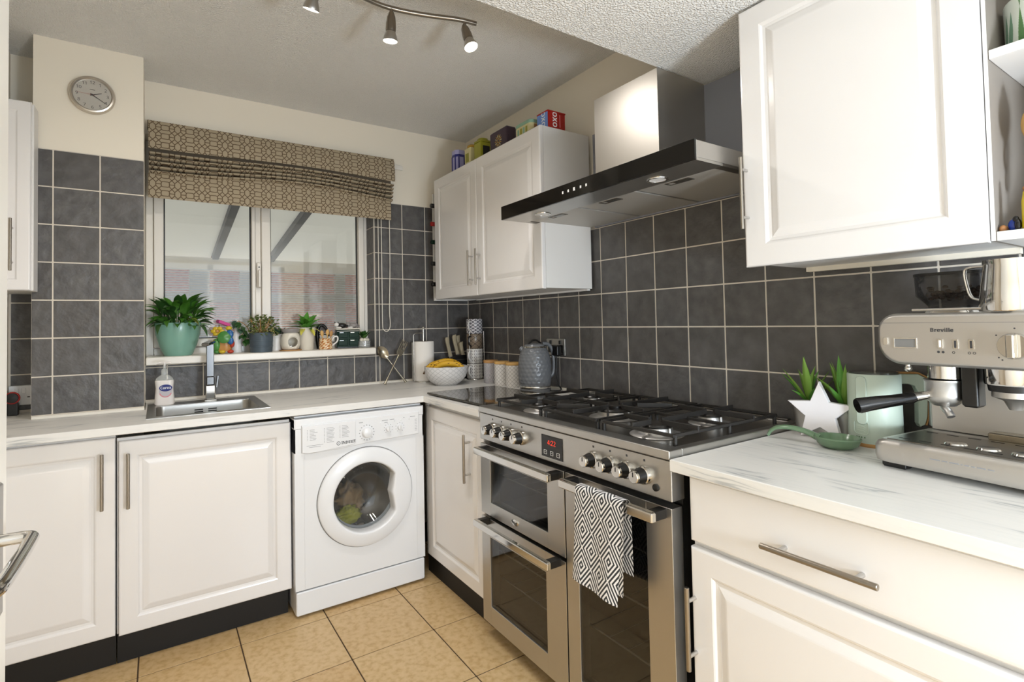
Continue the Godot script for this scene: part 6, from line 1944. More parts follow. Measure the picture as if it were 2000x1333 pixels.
	part(wb, "body", MB.new().lathe([Vector2(0, 0), Vector2(0.026, 0), Vector2(0.027, 0.004), Vector2(0.025, 0.08), Vector2(0.011, 0.115), Vector2(0.010, 0.125), Vector2(0, 0.125)], 22), M.white_plastic)
	part(wb, "cap", MB.new().lathe([Vector2(0.0, 0.126), Vector2(0.0115, 0.126), Vector2(0.0115, 0.165), Vector2(0.009, 0.175), Vector2(0, 0.176)], 18), M.white_plastic)
	# jade plant in the zinc pot, ivy trailing on its left
	p = Vector3(-1.282, S, 0.000)
	var jd := thing("potted_plant", "jade plant with small leaves in a square-ish zinc pot", "plant", p)
	part(jd, "pot", MB.new().lathe([Vector2(0, 0), Vector2(0.054, 0), Vector2(0.055, 0.003), Vector2(0.059, 0.100), Vector2(0.0605, 0.104), Vector2(0.058, 0.104), Vector2(0.056, 0.09), Vector2(0, 0.09)], 40), M.zinc)
	for y in [0.03, 0.06]:
		part(jd, "pot_ridge", MB.new().at(Vector3(0, y, 0)).lathe([Vector2(0.0555, -0.003), Vector2(0.0585, 0.0), Vector2(0.0575, 0.003)], 40), M.zinc)
	part(jd, "soil", MB.new().at(Vector3(0, 0.09, 0)).lathe([Vector2(0.056, 0.0), Vector2(0.0, 0.008)], 20), M.soil)
	var rng := RandomNumberGenerator.new()
	rng.seed = 31
	for kind in [["foliage", "leaf_jade", 220, 0.105, 0.205, 0.078], ["pale_foliage", "leaf_jade_pale", 60, 0.098, 0.14, 0.06]]:
		var mb := MB.new()
		for i in kind[2]:
			var a := rng.randf() * TAU
			var r := sqrt(rng.randf()) * float(kind[5])
			var y := rng.randf_range(kind[3], kind[4]) - r * 0.25
			var b := Basis(Vector3.UP, rng.randf() * TAU) * Basis(Vector3.RIGHT, rng.randf_range(-1.0, 0.8))
			mb.at(Vector3(cos(a) * r + 0.012, y, sin(a) * r * 0.8), b)
			mb.ball(Vector3.ZERO, Vector3(0.0062, 0.0024, 0.0105), 7, 4)
		var fo := part(jd, kind[0], mb, M[kind[1]])
		fo.set_meta("kind", "stuff")
	for i in 7:
		var a := TAU * i / 7
		part(jd, "stem", MB.new().tube([Vector3(0, 0.09, 0), Vector3(cos(a) * 0.03, 0.13, sin(a) * 0.03), Vector3(cos(a) * 0.06, 0.175, sin(a) * 0.05)], [0.004, 0.003, 0.002], 6), M.wood_tan)
	var iv := thing("ivy_sprig", "dark ivy sprig hanging left of the zinc pot", "plant", Vector3(-1.345, S, -0.070))
	part(iv, "stem", MB.new().tube(curve([Vector3(0.03, 0.0, 0), Vector3(0.02, 0.10, 0), Vector3(-0.01, 0.15, 0), Vector3(-0.045, 0.165, 0.0), Vector3(-0.03, 0.11, 0.02), Vector3(0.0, 0.06, 0.025)], 4), 0.002, 6), M.wood_tan)
	var il := leaf_mesh(0.045, 0.034, 0.4, 0.3)
	for i in 16:
		var t := i / 15.0
		var q := Vector3(-0.048 + 0.05 * t, 0.170 - 0.115 * t, 0.006 + 0.02 * t)
		part(iv, "leaf", il, M.leaf_dark if i % 3 else M.leaf_blue, "", q, Basis(Vector3.UP, rng.randf_range(-1.5, 1.5)) * Basis(Vector3.RIGHT, rng.randf_range(0.2, 0.9)))
	# white ribbed pot behind
	var rb := thing("ribbed_pot", "small white ribbed pot with a blue-green succulent between zinc pot and burner", "plant", Vector3(-1.196, S, -0.070))
	part(rb, "pot", MB.new().lathe([Vector2(0, 0), Vector2(0.032, 0), Vector2(0.034, 0.008), Vector2(0.0325, 0.014), Vector2(0.035, 0.022), Vector2(0.0335, 0.030), Vector2(0.036, 0.038), Vector2(0.0345, 0.046), Vector2(0.037, 0.056), Vector2(0.0355, 0.064), Vector2(0.038, 0.074), Vector2(0.038, 0.088), Vector2(0.035, 0.088), Vector2(0, 0.082)], 30), M.white_ceramic)
	rosette(rb, [leaf_mesh(0.05, 0.03, 0.3, 0.4)], [M.leaf_blue], 18, Vector3(0.02, 0.092, 0), 0.1, 1.2, 1.0, 0.9, 41, 0.03)
	# wax burner
	p = Vector3(-1.132, S, -0.004)
	var wx := thing("wax_burner", "cream ceramic wax burner with round opening", "wax burner", p)
	part(wx, "base_plate", MB.new().at(Vector3(0, 0.0, 0)).lathe([Vector2(0, 0), Vector2(0.056, 0), Vector2(0.058, 0.003), Vector2(0.058, 0.006), Vector2(0, 0.006)], 36), M.wood_tan)
	# shell with a round hole facing the room
	var cs := CSGCombiner3D.new()
	cs.name = "shell"
	wx.add_child(cs, true)
	var cm := CSGMesh3D.new()
	cm.name = "shell_body"
	cm.mesh = MB.new().lathe([Vector2(0, 0.006), Vector2(0.036, 0.006), Vector2(0.044, 0.012), Vector2(0.050, 0.035), Vector2(0.050, 0.065), Vector2(0.044, 0.090), Vector2(0.036, 0.100), Vector2(0, 0.100)], 40).mesh()
	cm.material = M.cream_ceramic
	cs.add_child(cm, true)
	var cv := CSGSphere3D.new()
	cv.name = "shell_hollow"
	cv.radius = 0.040
	cv.radial_segments = 24
	cv.rings = 14
	cv.position = Vector3(0, 0.05, 0)
	cv.operation = CSGShape3D.OPERATION_SUBTRACTION
	cv.material = M.cream_ceramic
	cs.add_child(cv, true)
	var cc := CSGCylinder3D.new()
	cc.name = "shell_opening"
	cc.radius = 0.026
	cc.height = 0.06
	cc.sides = 28
	cc.position = Vector3(0.004, 0.048, 0.04)
	cc.rotation.x = PI / 2
	cc.operation = CSGShape3D.OPERATION_SUBTRACTION
	cc.material = M.cream_ceramic
	cs.add_child(cc, true)
	part(wx, "tealight", MB.new().at(Vector3(0, 0.013, 0)).lathe([Vector2(0, 0), Vector2(0.018, 0), Vector2(0.018, 0.014), Vector2(0, 0.014)], 20), M.aluminium)
	part(wx, "dish", MB.new().at(Vector3(0, 0.100, 0)).lathe([Vector2(0, 0), Vector2(0.044, 0.0), Vector2(0.050, 0.014), Vector2(0.050, 0.020), Vector2(0.047, 0.020), Vector2(0.040, 0.010), Vector2(0, 0.008)], 36), M.cat_grey)
	# white pot with bright rosette
	p = Vector3(-1.040, S, -0.040)
	var wp := thing("potted_plant", "bright green rosette plant in a cream pot beside the wax burner", "plant", p)
	part(wp, "pot", MB.new().lathe([Vector2(0, 0), Vector2(0.037, 0), Vector2(0.039, 0.003), Vector2(0.048, 0.118), Vector2(0.050, 0.126), Vector2(0.047, 0.126), Vector2(0.045, 0.112), Vector2(0, 0.112)], 36), M.cream_ceramic)
	rosette(wp, [leaf_mesh(0.092, 0.036, 0.35, 0.35, 0.015), leaf_mesh(0.085, 0.034, 0.55, 0.3, 0.015)], [M.leaf_bright, M.leaf_bright, M.leaf_green], 22, Vector3(0, 0.116, 0), 0.12, 1.25, 0.95, 1.0, 51, 0.008)
	for q in [[0.35, -0.75], [-0.55, -0.65], [1.1, -0.6]]:
		part(wp, "leaf", leaf_mesh(0.075, 0.026, 0.25, 0.2), M.leaf_yellow, "", Vector3(sin(q[0]), 0, cos(q[0])) * 0.030 + Vector3(0, 0.126, 0), Basis(Vector3.UP, q[0]) * Basis(Vector3.RIGHT, -q[1]))
	# small tan jug with wooden pieces
	p = Vector3(-0.945, S, 0.010)
	var jg := thing("small_jug", "small giraffe-patterned jug with a white handle holding wooden spreaders", "jug", p)
	part(jg, "body", MB.new().lathe([Vector2(0, 0), Vector2(0.034, 0), Vector2(0.037, 0.003), Vector2(0.034, 0.058), Vector2(0.036, 0.062), Vector2(0.033, 0.062), Vector2(0.031, 0.012), Vector2(0, 0.010)], 32), M.jug_tan)
	part(jg, "handle", MB.new().tube(curve([Vector3(0.034, 0.052, 0.004), Vector3(0.048, 0.070, 0.01), Vector3(0.064, 0.068, 0.012), Vector3(0.062, 0.044, 0.012), Vector3(0.036, 0.020, 0.004)], 5), 0.0045, 8), M.white_ceramic)
	for q in [[-0.012, 0.10, 0.1, "wood_pale", "wooden spreader leaning left in the giraffe-patterned jug"], [0.006, 0.105, -0.06, "wood_pale", "upright wooden spreader in the middle of the giraffe-patterned jug"], [0.020, 0.098, -0.15, "wood_tan", "darker wooden spreader leaning right in the giraffe-patterned jug"]]:
		var w := thing("wooden_spreader", q[4], "utensil", p + Vector3(q[0], 0.0125, 0.0), 0.0, "spreaders in the jug")
		w.rotation.z = q[2]
		part(w, "stick", MB.new().cyl(Vector3(0, 0, 0), Vector3(0, q[1] - 0.03, 0), 0.003, 8), M[q[3]])
		part(w, "paddle", MB.new().ball(Vector3(0, q[1] - 0.022, 0), Vector3(0.010, 0.018, 0.005), 12, 8), M[q[3]])
	# curved bird ornament behind
	var bi := thing("bird_ornament", "grey and black curved bird ornament behind the jug", "ornament", Vector3(-0.965, S, -0.082))
	part(bi, "neck", MB.new().tube(curve([Vector3(0.01, 0.0, 0), Vector3(0.0, 0.05, 0), Vector3(-0.002, 0.10, 0), Vector3(0.012, 0.135, 0), Vector3(0.034, 0.132, 0.004), Vector3(0.052, 0.105, 0.01), Vector3(0.06, 0.07, 0.016)], 5), [0.016, 0.016, 0.015, 0.015, 0.014, 0.014, 0.013, 0.013, 0.012, 0.012, 0.011, 0.011, 0.011, 0.011, 0.011, 0.011, 0.010, 0.010, 0.010, 0.010, 0.009, 0.009, 0.008, 0.008, 0.007, 0.007, 0.006, 0.006, 0.005, 0.004, 0.003], 12), M.black_gloss)
	part(bi, "wing", MB.new().grid(func(u, v): return Vector3(-0.03 + 0.09 * u, 0.10 + 0.05 * v + 0.02 * sin(u * 7.0), -0.022 + 0.006 * sin(v * 6.0)), 12, 4), M.cat_grey)
	# green miniature range with two cats
	p = Vector3(-0.800, S, -0.060)
	var ag := thing("miniature_range", "miniature dark green range stove ornament", "ornament", p, -0.10)
	part(ag, "body", MB.new().bx(Vector3(-0.066, 0.006, -0.036), Vector3(0.066, 0.108, 0.036), 0.004), M.bottle_green)
	part(ag, "plinth", MB.new().bx(Vector3(-0.062, 0.0, -0.033), Vector3(0.062, 0.008, 0.034), 0.001), M.black_plastic)
	part(ag, "top_plate", MB.new().bx(Vector3(-0.070, 0.108, -0.040), Vector3(0.070, 0.116, 0.040), 0.003), M.cream_ceramic)
	for q in [[-0.058, 0.062], [0.004, 0.062], [-0.058, 0.016], [0.004, 0.016]]:
		var dr := part(ag, "oven_door", MB.new().bx(Vector3(q[0], q[1], 0.036), Vector3(q[0] + 0.054, q[1] + 0.038, 0.041), 0.003), M.bottle_green)
		part(dr, "catch", MB.new().bx(Vector3(q[0] + 0.006, q[1] + 0.027, 0.041), Vector3(q[0] + 0.03, q[1] + 0.031, 0.044), 0.001), M.chrome)
	part(ag, "rail", MB.new().cyl(Vector3(-0.066, 0.100, 0.043), Vector3(0.066, 0.100, 0.043), 0.0022, 8), M.chrome)
	var cats := [[-0.036, "cat_black", "black and white cat figure curled at the left on the miniature range"], [0.032, "cat_grey", "grey cat figure curled at the right on the miniature range"]]
	for q in cats:
		var c := thing("cat_figure", q[2], "figurine", p + Basis(Vector3.UP, -0.10) * Vector3(q[0], 0.1165, 0.0), -0.3)
		part(c, "body", MB.new().ball(Vector3(0.004, 0.016, 0), Vector3(0.030, 0.0165, 0.02), 16, 9), M[q[1]])
		var h := part(c, "head", MB.new().ball(Vector3(-0.024, 0.022, 0.010), Vector3(0.014, 0.013, 0.012), 14, 8), M.white_ceramic if q[1] == "cat_black" else M.cat_grey)
		for s in [-0.008, 0.008]:
			part(h, "ear", MB.new().cyl(Vector3(-0.024 + s, 0.030, 0.010), Vector3(-0.025 + s * 1.2, 0.041, 0.010), 0.005, 8, 0.0005), M[q[1]])
		part(c, "paws", MB.new().ball(Vector3(-0.012, 0.005, 0.018), Vector3(0.018, 0.005, 0.006), 12, 6), M.white_ceramic)
		part(c, "tail", MB.new().tube(curve([Vector3(0.03, 0.012, 0.006), Vector3(0.038, 0.016, 0.012), Vector3(0.034, 0.008, 0.02), Vector3(0.02, 0.005, 0.022)], 4), 0.0035, 8), M[q[1]])
	# little plant in a glass
	p = Vector3(-0.710, S, -0.020)
	var gp := thing("potted_plant", "small dark green plant in a glass dish at the right end of the sill", "plant", p)
	part(gp, "glass_dish", MB.new().lathe([Vector2(0, 0.0), Vector2(0.034, 0.0), Vector2(0.036, 0.002), Vector2(0.036, 0.040), Vector2(0.034, 0.040), Vector2(0.034, 0.006), Vector2(0, 0.005)], 28), M.clear_plastic)
	for i in 3:
		part(gp, "band", MB.new().at(Vector3(0, 0.008 + i * 0.012, 0)).lathe([Vector2(0.0362, 0.0), Vector2(0.0372, 0.0015), Vector2(0.0362, 0.003)], 28), M.cat_grey)
	for q in [[-0.014, 0.0], [0.014, 0.006], [0.0, 0.014]]:
		part(gp, "pebble", MB.new().ball(Vector3(q[0], 0.046, q[1]), Vector3(0.015, 0.011, 0.013), 12, 8), M.cream_ceramic)
	rosette(gp, [leaf_mesh(0.058, 0.030, 0.25, 0.4)], [M.leaf_dark, M.leaf_green], 10, Vector3(0, 0.050, 0), 0.5, 1.35, 0.95, 1.05, 61, 0.006)

# ---------------------------------------------------------------- blind, clock, track light, tins
func build_high_items():
	# roman blind, drawn up in pleats; cross-section in (z, y), run along x
	var x0 := -1.789
	var x1 := -0.532
	var bl := thing("roman_blind", "beige trellis-patterned roman blind drawn up over the window", "blind", Vector3.ZERO)
	var sag := func(u: float, k: float) -> float: return k * (0.014 * sin(u * PI) - 0.010 * sin(u * TAU * 1.1 + 0.6))
	var sheet := func(ya: float, yb: float, za: float, zb: float, ka: float, kb: float, xr: float, v0: float) -> MB:
		var mb := MB.new()
		mb.grid(func(u, v):
			var y: float = lerpf(yb, ya, v) + sag.call(u, lerpf(kb, ka, v))
			return Vector3(lerpf(x0 + 0.004, x1 - xr, u), y, lerpf(zb, za, v) + 0.006 * sin(v * PI)), 40, 8, Vector2.ONE)
		for i in mb.v.size():
			mb.t[i] = Vector2(mb.v[i].x / 0.104, -(mb.v[i].y + v0) / 0.044)
		return mb
	part(bl, "top_fall", sheet.call(2.252, 2.116, 0.046, 0.060, 0.0, 0.5, 0.0, 0.0), M.blind_fabric)
	part(bl, "headrail", MB.new().bx(Vector3(x0, 2.215, 0.001), Vector3(x1, 2.2525, 0.045), 0.002), M.blind_fabric)
	# stacked pleats: each a rounded roll that overhangs a dark gap
	for i in 5:
		var y := 2.111 - i * 0.0225
		var mb := MB.new()
		var xr := 0.004 + 0.003 * i
		var zf := 0.052 + 0.002 * i
		mb.grid(func(u, v):
			var a := lerpf(-PI * 0.62, PI * 0.62, v)
			var k := 0.6 + 0.12 * i
			return Vector3(lerpf(x0 + 0.006, x1 - xr, u), y - 0.012 + sin(a) * 0.0084 + sag.call(u, k), zf - 0.026 + cos(a) * 0.028), 40, 8)
		for q in mb.v.size():
			mb.t[q] = Vector2(mb.v[q].x / 0.104, -(mb.v[q].y + 0.03 * i) / 0.044)
		part(bl, "pleat", mb, M.blind_fabric)
	part(bl, "bottom_fall", sheet.call(2.003, 1.876, 0.042, 0.050, 1.2, 0.0, 0.026, 0.012), M.blind_fabric)
	part(bl, "lining", MB.new().bx(Vector3(x0 + 0.01, 1.885, 0.018), Vector3(x1 - 0.012, 2.215, 0.020)), M.blind_back)
	part(bl, "bracket", MB.new().bx(Vector3(x1 + 0.001, 2.205, -0.009), Vector3(x1 + 0.075, 2.235, 0.004), 0.002), M.upvc)
	# control cords hanging on the right
	var co := thing("blind_cord", "white looped cord of the blind hanging over the tiles", "cord", Vector3.ZERO)
	var cz := 0.028
	part(co, "loop", MB.new().tube(curve([Vector3(-0.612, 1.90, cz), Vector3(-0.612, 1.5, cz), Vector3(-0.612, 1.25, cz), Vector3(-0.604, 1.215, cz), Vector3(-0.588, 1.204, cz), Vector3(-0.571, 1.216, cz), Vector3(-0.563, 1.25, cz), Vector3(-0.567, 1.35, cz), Vector3(-0.560, 1.6, cz), Vector3(-0.560, 1.90, cz)], 5), 0.0025, 6), M.cord)
	part(co, "lift_cord", MB.new().tube([Vector3(-0.632, 1.90, cz), Vector3(-0.632, 1.4, cz), Vector3(-0.634, 1.118, cz)], 0.002, 6), M.cord)
	# clock on the chimney
	var ck := thing("wall_clock", "round brushed metal wall clock on the chimney", "clock", Vector3(-1.9805, 2.245, 0.2415))
	var tz := Basis(Vector3.RIGHT, PI / 2)
	part(ck, "case", MB.new().at(Vector3.ZERO, tz).lathe([Vector2(0, 0), Vector2(0.074, 0), Vector2(0.078, 0.006), Vector2(0.080, 0.022), Vector2(0.076, 0.031), Vector2(0.070, 0.033), Vector2(0.066, 0.029), Vector2(0.0655, 0.022)], 56), M.clock_metal)
	part(ck, "face", MB.new().at(Vector3.ZERO, tz).lathe([Vector2(0.0660, 0.0222), Vector2(0.0, 0.0222)], 48), M.clock_face)
	for i in 12:
		var a := PI / 2 - TAU * (i + 1) / 12
		text(ck, "numeral", str(i + 1), 0.0135, M.print_dark, Vector3(cos(a) * 0.053, sin(a) * 0.053, 0.0226), Basis.IDENTITY, font_sans, 0.0004)
	part(ck, "maker_line", MB.new().box(Vector3(0, 0.022, 0.0226), Vector3(0.018, 0.002, 0.0004)), M.print_dark)
	var hand := func(a: float, l: float, w: float, z: float) -> MB:
		return MB.new().at(Vector3(0, 0, z), Basis(Vector3.BACK, a)).extrude([Vector2(-w, -0.008), Vector2(w, -0.008), Vector2(w * 0.4, l), Vector2(-w * 0.4, l)], 0.0, 0.0006)
	part(ck, "hour_hand", hand.call(-TAU * (2.0 + 20.0 / 60.0) / 12.0, 0.034, 0.0022, 0.0234), M.print_black)
	part(ck, "minute_hand", hand.call(-TAU * 20.5 / 60.0, 0.054, 0.0017, 0.0244), M.print_black)
	part(ck, "second_hand", hand.call(-TAU * 45.5 / 60.0, 0.055, 0.0005, 0.0252), M.fig_red)
	part(ck, "hub", MB.new().at(Vector3(0, 0, 0.0228), tz).lathe([Vector2(0, 0), Vector2(0.0035, 0), Vector2(0.003, 0.004), Vector2(0, 0.004)], 14), M.print_black)
	part(ck, "glass", MB.new().at(Vector3.ZERO, tz).lathe([Vector2(0.0668, 0.029), Vector2(0.0, 0.0305)], 40), M.clear_glass)
	build_track()
	# tins on the corner cabinet: top of it is y = 2.127; local x = world z, local z = world -x
	var ty := 2.1275
	var t := thing("tea_tin", "navy and lilac eight-sided tin, leftmost on the cabinet", "tin", Vector3(-0.225, ty, 0.305), -PI / 2, "tins on the corner cabinet")
	var oct := []
	for p in [Vector2(0.034, 0.018), Vector2(0.018, 0.034), Vector2(-0.018, 0.034), Vector2(-0.034, 0.018), Vector2(-0.034, -0.018), Vector2(-0.018, -0.034), Vector2(0.018, -0.034), Vector2(0.034, -0.018)]:
		oct.append(p)
	part(t, "body", MB.new().slab(oct, 0.0, 0.118, 0.001), M.lilac)
	part(t, "lid", MB.new().slab(oct.map(func(p): return p * 1.05), 0.118, 0.147, 0.003), M.lilac)
	for y in [0.0, 0.106]:
		part(t, "band", MB.new().slab(oct.map(func(p): return p * 1.03), y, y + 0.016, 0.0005), M.navy)
	for p in oct:
		part(t, "corner_stripe", MB.new().cyl(Vector3(p.x, 0.01, p.y) * Vector3(1.0, 1, 1.0), Vector3(p.x, 0.11, p.y), 0.0042, 6), M.navy)
	t = thing("tea_tin", "cream tin with gold lid, second from the left on the cabinet", "tin", Vector3(-0.225, ty, 0.462), -PI / 2, "tins on the corner cabinet")
	part(t, "body", MB.new().loft([ring_xz(0.066, 0.066, 0.008, 0.0), ring_xz(0.066, 0.066, 0.008, 0.112), ring_xz(0.05, 0.05, 0.01, 0.118)]), M.tin_cream)
	part(t, "lid", MB.new().at(Vector3(0, 0.118, 0)).lathe([Vector2(0, 0), Vector2(0.026, 0), Vector2(0.029, 0.004), Vector2(0.027, 0.014), Vector2(0.018, 0.020), Vector2(0, 0.022)], 24), M.gold)
	part(t, "print", MB.new().bx(Vector3(-0.02, 0.035, 0.0332), Vector3(0.018, 0.085, 0.0336)), M.olive)
	t = thing("tea_tin", "olive green square tin with stepped lid", "tin", Vector3(-0.225, ty, 0.578), -PI / 2, "tins on the corner cabinet")
	part(t, "body", MB.new().bx(Vector3(-0.036, 0, -0.036), Vector3(0.036, 0.112, 0.036), 0.004), M.olive)
	part(t, "lid", MB.new().loft([ring_xz(0.074, 0.074, 0.008, 0.112), ring_xz(0.074, 0.074, 0.008, 0.122), ring_xz(0.056, 0.056, 0.02, 0.126), ring_xz(0.054, 0.054, 0.02, 0.135)]), M.olive)
	part(t, "side_print", MB.new().bx(Vector3(0.0362, 0.03, -0.022), Vector3(0.0366, 0.09, 0.022)), M.print_black)
	t = thing("biscuit_tin", "dark plum rounded tin with a gold sunburst", "tin", Vector3(-0.228, ty, 0.782), -PI / 2, "tins on the corner cabinet")
	part(t, "body", MB.new().extrude(rrect(0.160, 0.118, 0.012, 5, Vector2(0, 0.059)), -0.032, 0.032, 0.008, true), M.plum)
	var sb := part(t, "sunburst", MB.new().at(Vector3(0.004, 0.058, 0.0322), Basis(Vector3.RIGHT, PI / 2)).lathe([Vector2(0.008, 0.0), Vector2(0.012, 0.0)], 24), M.gold)
	for i in 14:
		var a := TAU * i / 14
		part(sb, "ray", MB.new().at(Vector3(0.004 + cos(a) * 0.023, 0.058 + sin(a) * 0.023, 0.0322), Basis(Vector3.BACK, a)).extrude([Vector2(-0.009, 0), Vector2(0, 0.003), Vector2(0.011, 0), Vector2(0, -0.003)], 0.0, 0.0004), M.gold if i % 2 else M.tin_cream)
	t = thing("biscuit_tin", "long mint and cream tin between the plum tin and the red box", "tin", Vector3(-0.222, ty, 0.995), -PI / 2, "tins on the corner cabinet")
	part(t, "body", MB.new().loft([ring_xz(0.130, 0.075, 0.022, 0.0), ring_xz(0.130, 0.075, 0.022, 0.066)]), M.tin_cream)
	part(t, "lid", MB.new().loft([ring_xz(0.134, 0.079, 0.024, 0.066), ring_xz(0.134, 0.079, 0.024, 0.080), ring_xz(0.126, 0.071, 0.022, 0.084)]), M.tin_mint)
	part(t, "side_print", MB.new().bx(Vector3(0.0652, 0.012, -0.016), Vector3(0.0656, 0.06, 0.016)), M.tin_brown)
	for i in 4:
		part(t, "print_panel", MB.new().bx(Vector3(-0.04 + i * 0.022, 0.018, 0.0376), Vector3(-0.026 + i * 0.022, 0.056, 0.038)), M.olive if i % 2 else M.tin_mint)
	t = thing("stock_cube_tin", "red and blue box tin at the right end of the cabinet top", "tin", Vector3(-0.195, ty, 1.135), -PI / 2, "tins on the corner cabinet")
	part(t, "body", MB.new().bx(Vector3(-0.040, 0, -0.052), Vector3(0.040, 0.080, 0.052), 0.003), M.tin_red)
	part(t, "front_print", MB.new().bx(Vector3(-0.0385, 0.002, 0.052), Vector3(0.0385, 0.078, 0.0526)), M.tin_sky)
	part(t, "lid", MB.new().bx(Vector3(-0.0415, 0.078, -0.0535), Vector3(0.0415, 0.086, 0.0535), 0.002), M.tin_red)
	text(t, "front_lettering", "OXO", 0.026, M.white_plastic, Vector3(0.006, 0.050, 0.0528), Basis(Vector3.BACK, -PI / 2), font_bold, 0.0004)
	text(t, "side_lettering", "OXO", 0.026, M.white_plastic, Vector3(0.0402, 0.046, 0.012), Basis(Vector3.UP, PI / 2) * Basis(Vector3.BACK, -PI / 2), font_bold, 0.0004)
	part(t, "side_strapline", MB.new().bx(Vector3(0.0400, 0.014, -0.0205), Vector3(0.0404, 0.072, -0.0165)), M.label_pink)

func build_track():
	var y := 2.380
	var tr := thing("track_light", "wavy brushed nickel ceiling spotlight bar with four heads", "ceiling light", Vector3.ZERO)
	var pts := [Vector3(-0.728, y, 1.346), Vector3(-0.80, y, 1.336), Vector3(-0.90, y, 1.304), Vector3(-1.00, y, 1.280), Vector3(-1.08, y, 1.274), Vector3(-1.17, y, 1.290), Vector3(-1.28, y, 1.326), Vector3(-1.38, y, 1.340), Vector3(-1.50, y, 1.318), Vector3(-1.62, y, 1.290), Vector3(-1.70, y, 1.286)]
	part(tr, "bar", MB.new().tube(curve(pts, 5), 0.0085, 12), M.nickel)
	part(tr, "ceiling_rose", MB.new().at(Vector3(-1.22, 2.445, 1.306)).lathe([Vector2(0, 0.0), Vector2(0.05, 0.0), Vector2(0.056, 0.006), Vector2(0.056, 0.018), Vector2(0, 0.018)], 32), M.nickel)
	part(tr, "stem", MB.new().cyl(Vector3(-1.22, y, 1.306), Vector3(-1.22, 2.446, 1.306), 0.008, 12), M.nickel)
	# heads: [place on the bar, aim of the beam]
	var heads := [[Vector3(-0.775, y, 1.340), Vector3(0.12, -1.0, 0.34)], [Vector3(-1.040, y, 1.276), Vector3(0.0, -1.0, -0.16)], [Vector3(-1.318, y, 1.334), Vector3(-0.10, -1.0, -0.46)], [Vector3(-1.62, y, 1.290), Vector3(-0.2, -1.0, -0.1)]]
	for i in heads.size():
		var p: Vector3 = heads[i][0]
		var aim: Vector3 = heads[i][1].normalized()
		var h := part(tr, "spot_head", MB.new().cyl(p, p + Vector3(0, -0.028, 0), 0.006, 10), M.nickel)
		var q := p + Vector3(0, -0.026, 0) - aim * 0.010
		var b := MB.frame(-aim)      # local y points back up the beam
		var o := q + aim * 0.066
		part(h, "housing", MB.new().at(o, b).lathe([Vector2(0, 0.0), Vector2(0.0175, 0.0), Vector2(0.0185, 0.006), Vector2(0.018, 0.024), Vector2(0.0145, 0.05), Vector2(0.008, 0.066), Vector2(0.0, 0.070)], 28), M.nickel)
		part(h, "reflector", MB.new().at(o, b).lathe([Vector2(0.0255, -0.034), Vector2(0.0262, -0.030), Vector2(0.0235, -0.020), Vector2(0.0165, -0.001), Vector2(0.0, 0.0)], 28), M.aluminium)
		part(h, "lamp_lens", MB.new().at(o, b).lathe([Vector2(0.0, -0.0335), Vector2(0.0252, -0.0325)], 24), M.white_lamp)
		var sp := SpotLight3D.new()
		sp.name = "spot_lamp_%d" % (i + 1)
		sp.light_color = Color(1.0, 0.975, 0.95)
		sp.light_energy = SPOT_ENERGY
		sp.spot_angle = 75.0
		sp.spot_angle_attenuation = 1.0
		sp.spot_range = 8.0
		sp.spot_attenuation = 2.0
		sp.light_size = 0.024
		sp.shadow_enabled = true
		add_child(sp)
		var at := o + aim * 0.036
		sp.look_at_from_position(at, at + aim, Vector3.BACK)

const SPOT_ENERGY := 0.38

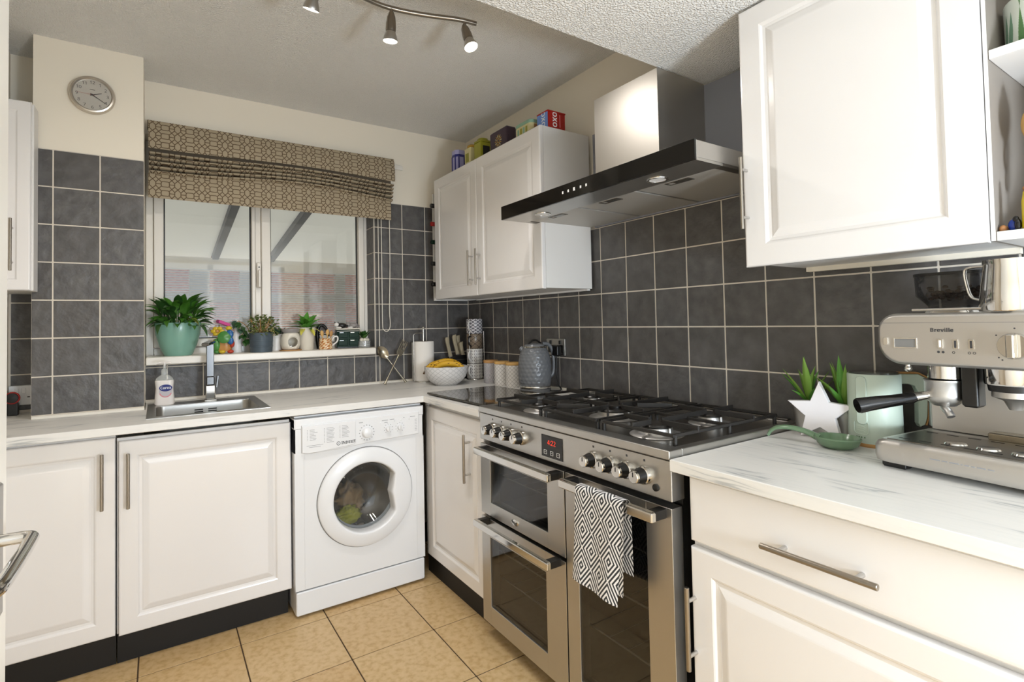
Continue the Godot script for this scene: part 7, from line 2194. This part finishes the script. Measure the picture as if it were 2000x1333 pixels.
# ---------------------------------------------------------------- open shelves at the right edge
func build_shelf_items():
	var lo := 1.4115
	var mid := 1.392 + 0.375 + 0.0195
	var j := thing("storage_jar", "pale jar with a grass-blade print on the upper open shelf", "jar", Vector3(-0.205, mid, 2.731), 0.4)
	part(j, "jar", MB.new().lathe([Vector2(0, 0), Vector2(0.057, 0), Vector2(0.060, 0.004), Vector2(0.062, 0.105), Vector2(0.060, 0.109), Vector2(0.056, 0.107), Vector2(0.054, 0.01), Vector2(0, 0.008)], 40), M.jar_leaf)
	var sh := thing("hanging_bauble", "round brown wooden ornament under the upper open shelf", "ornament", Vector3(-0.252, lo, 2.733))
	part(sh, "ball", MB.new().ball(Vector3(0, 0.215, 0), Vector3(0.036, 0.048, 0.036), 24, 14), M.wood_pale)
	part(sh, "cap", MB.new().ball(Vector3(0, 0.268, 0), Vector3(0.014, 0.012, 0.014), 14, 8), M.white_ceramic)
	var tor := func(c: Vector3, r: float, w: float) -> MB:
		return MB.new().tube(arc(Vector2.ZERO, r, 0, TAU, 24).slice(0, 24).map(func(p): return c + Vector3(0.0, p.x, p.y)), w, 10, true)
	part(sh, "blue_ring", tor.call(Vector3(0, 0.140, 0), 0.026, 0.007), M.blue_glass)
	part(sh, "blue_ring", tor.call(Vector3(0, 0.090, 0), 0.022, 0.005), M.blue_glass)
	part(sh, "stem", MB.new().cyl(Vector3(0, 0.0, 0), Vector3(0, 0.175, 0), 0.006, 12), M.clear_plastic)
	part(sh, "foot", MB.new().lathe([Vector2(0, 0), Vector2(0.03, 0), Vector2(0.03, 0.004), Vector2(0, 0.006)], 24), M.clear_plastic)
	var yb := thing("glass_bottle", "small yellow glass bottle on the lower open shelf", "bottle", Vector3(-0.290, lo, 2.709))
	part(yb, "glass", MB.new().lathe([Vector2(0, 0), Vector2(0.008, 0), Vector2(0.0095, 0.003), Vector2(0.009, 0.055), Vector2(0.006, 0.075), Vector2(0, 0.076)], 20), M.yellow_glass)
	part(yb, "stopper", MB.new().ball(Vector3(0, 0.081, 0), Vector3(0.007, 0.006, 0.007), 10, 6), M.brown_stone)
	var bs := solo("blue_stone", "polished blue glass stone near the front of the lower shelf", "stone", MB.new().ball(Vector3(0, 0.011, 0), Vector3(0.009, 0.013, 0.009), 18, 10), M.blue_glass, Vector3(-0.280, lo, 2.686), 0.4)
	var k := thing("black_charm", "small black glass charm beside the blue stone", "ornament", Vector3(-0.292, lo, 2.6945))
	part(k, "body", MB.new().ball(Vector3(0, 0.010, 0), Vector3(0.006, 0.013, 0.0055), 14, 8), M.black_gloss)
	part(k, "head", MB.new().ball(Vector3(0.0, 0.022, -0.003), Vector3(0.004, 0.006, 0.005), 12, 8), M.black_gloss)
	var places := [[-0.290, 2.672, "flat brown pebble at the left end of the lower shelf"], [-0.270, 2.6715, "brown pebble just behind the flat one on the lower shelf"]]
	for q in places:
		solo("brown_pebble", q[2], "pebble", MB.new().ball(Vector3(0, 0.005, 0), Vector3(0.0075, 0.008, 0.0055), 14, 8), M.brown_stone, Vector3(q[0], lo, q[1]), q[1])
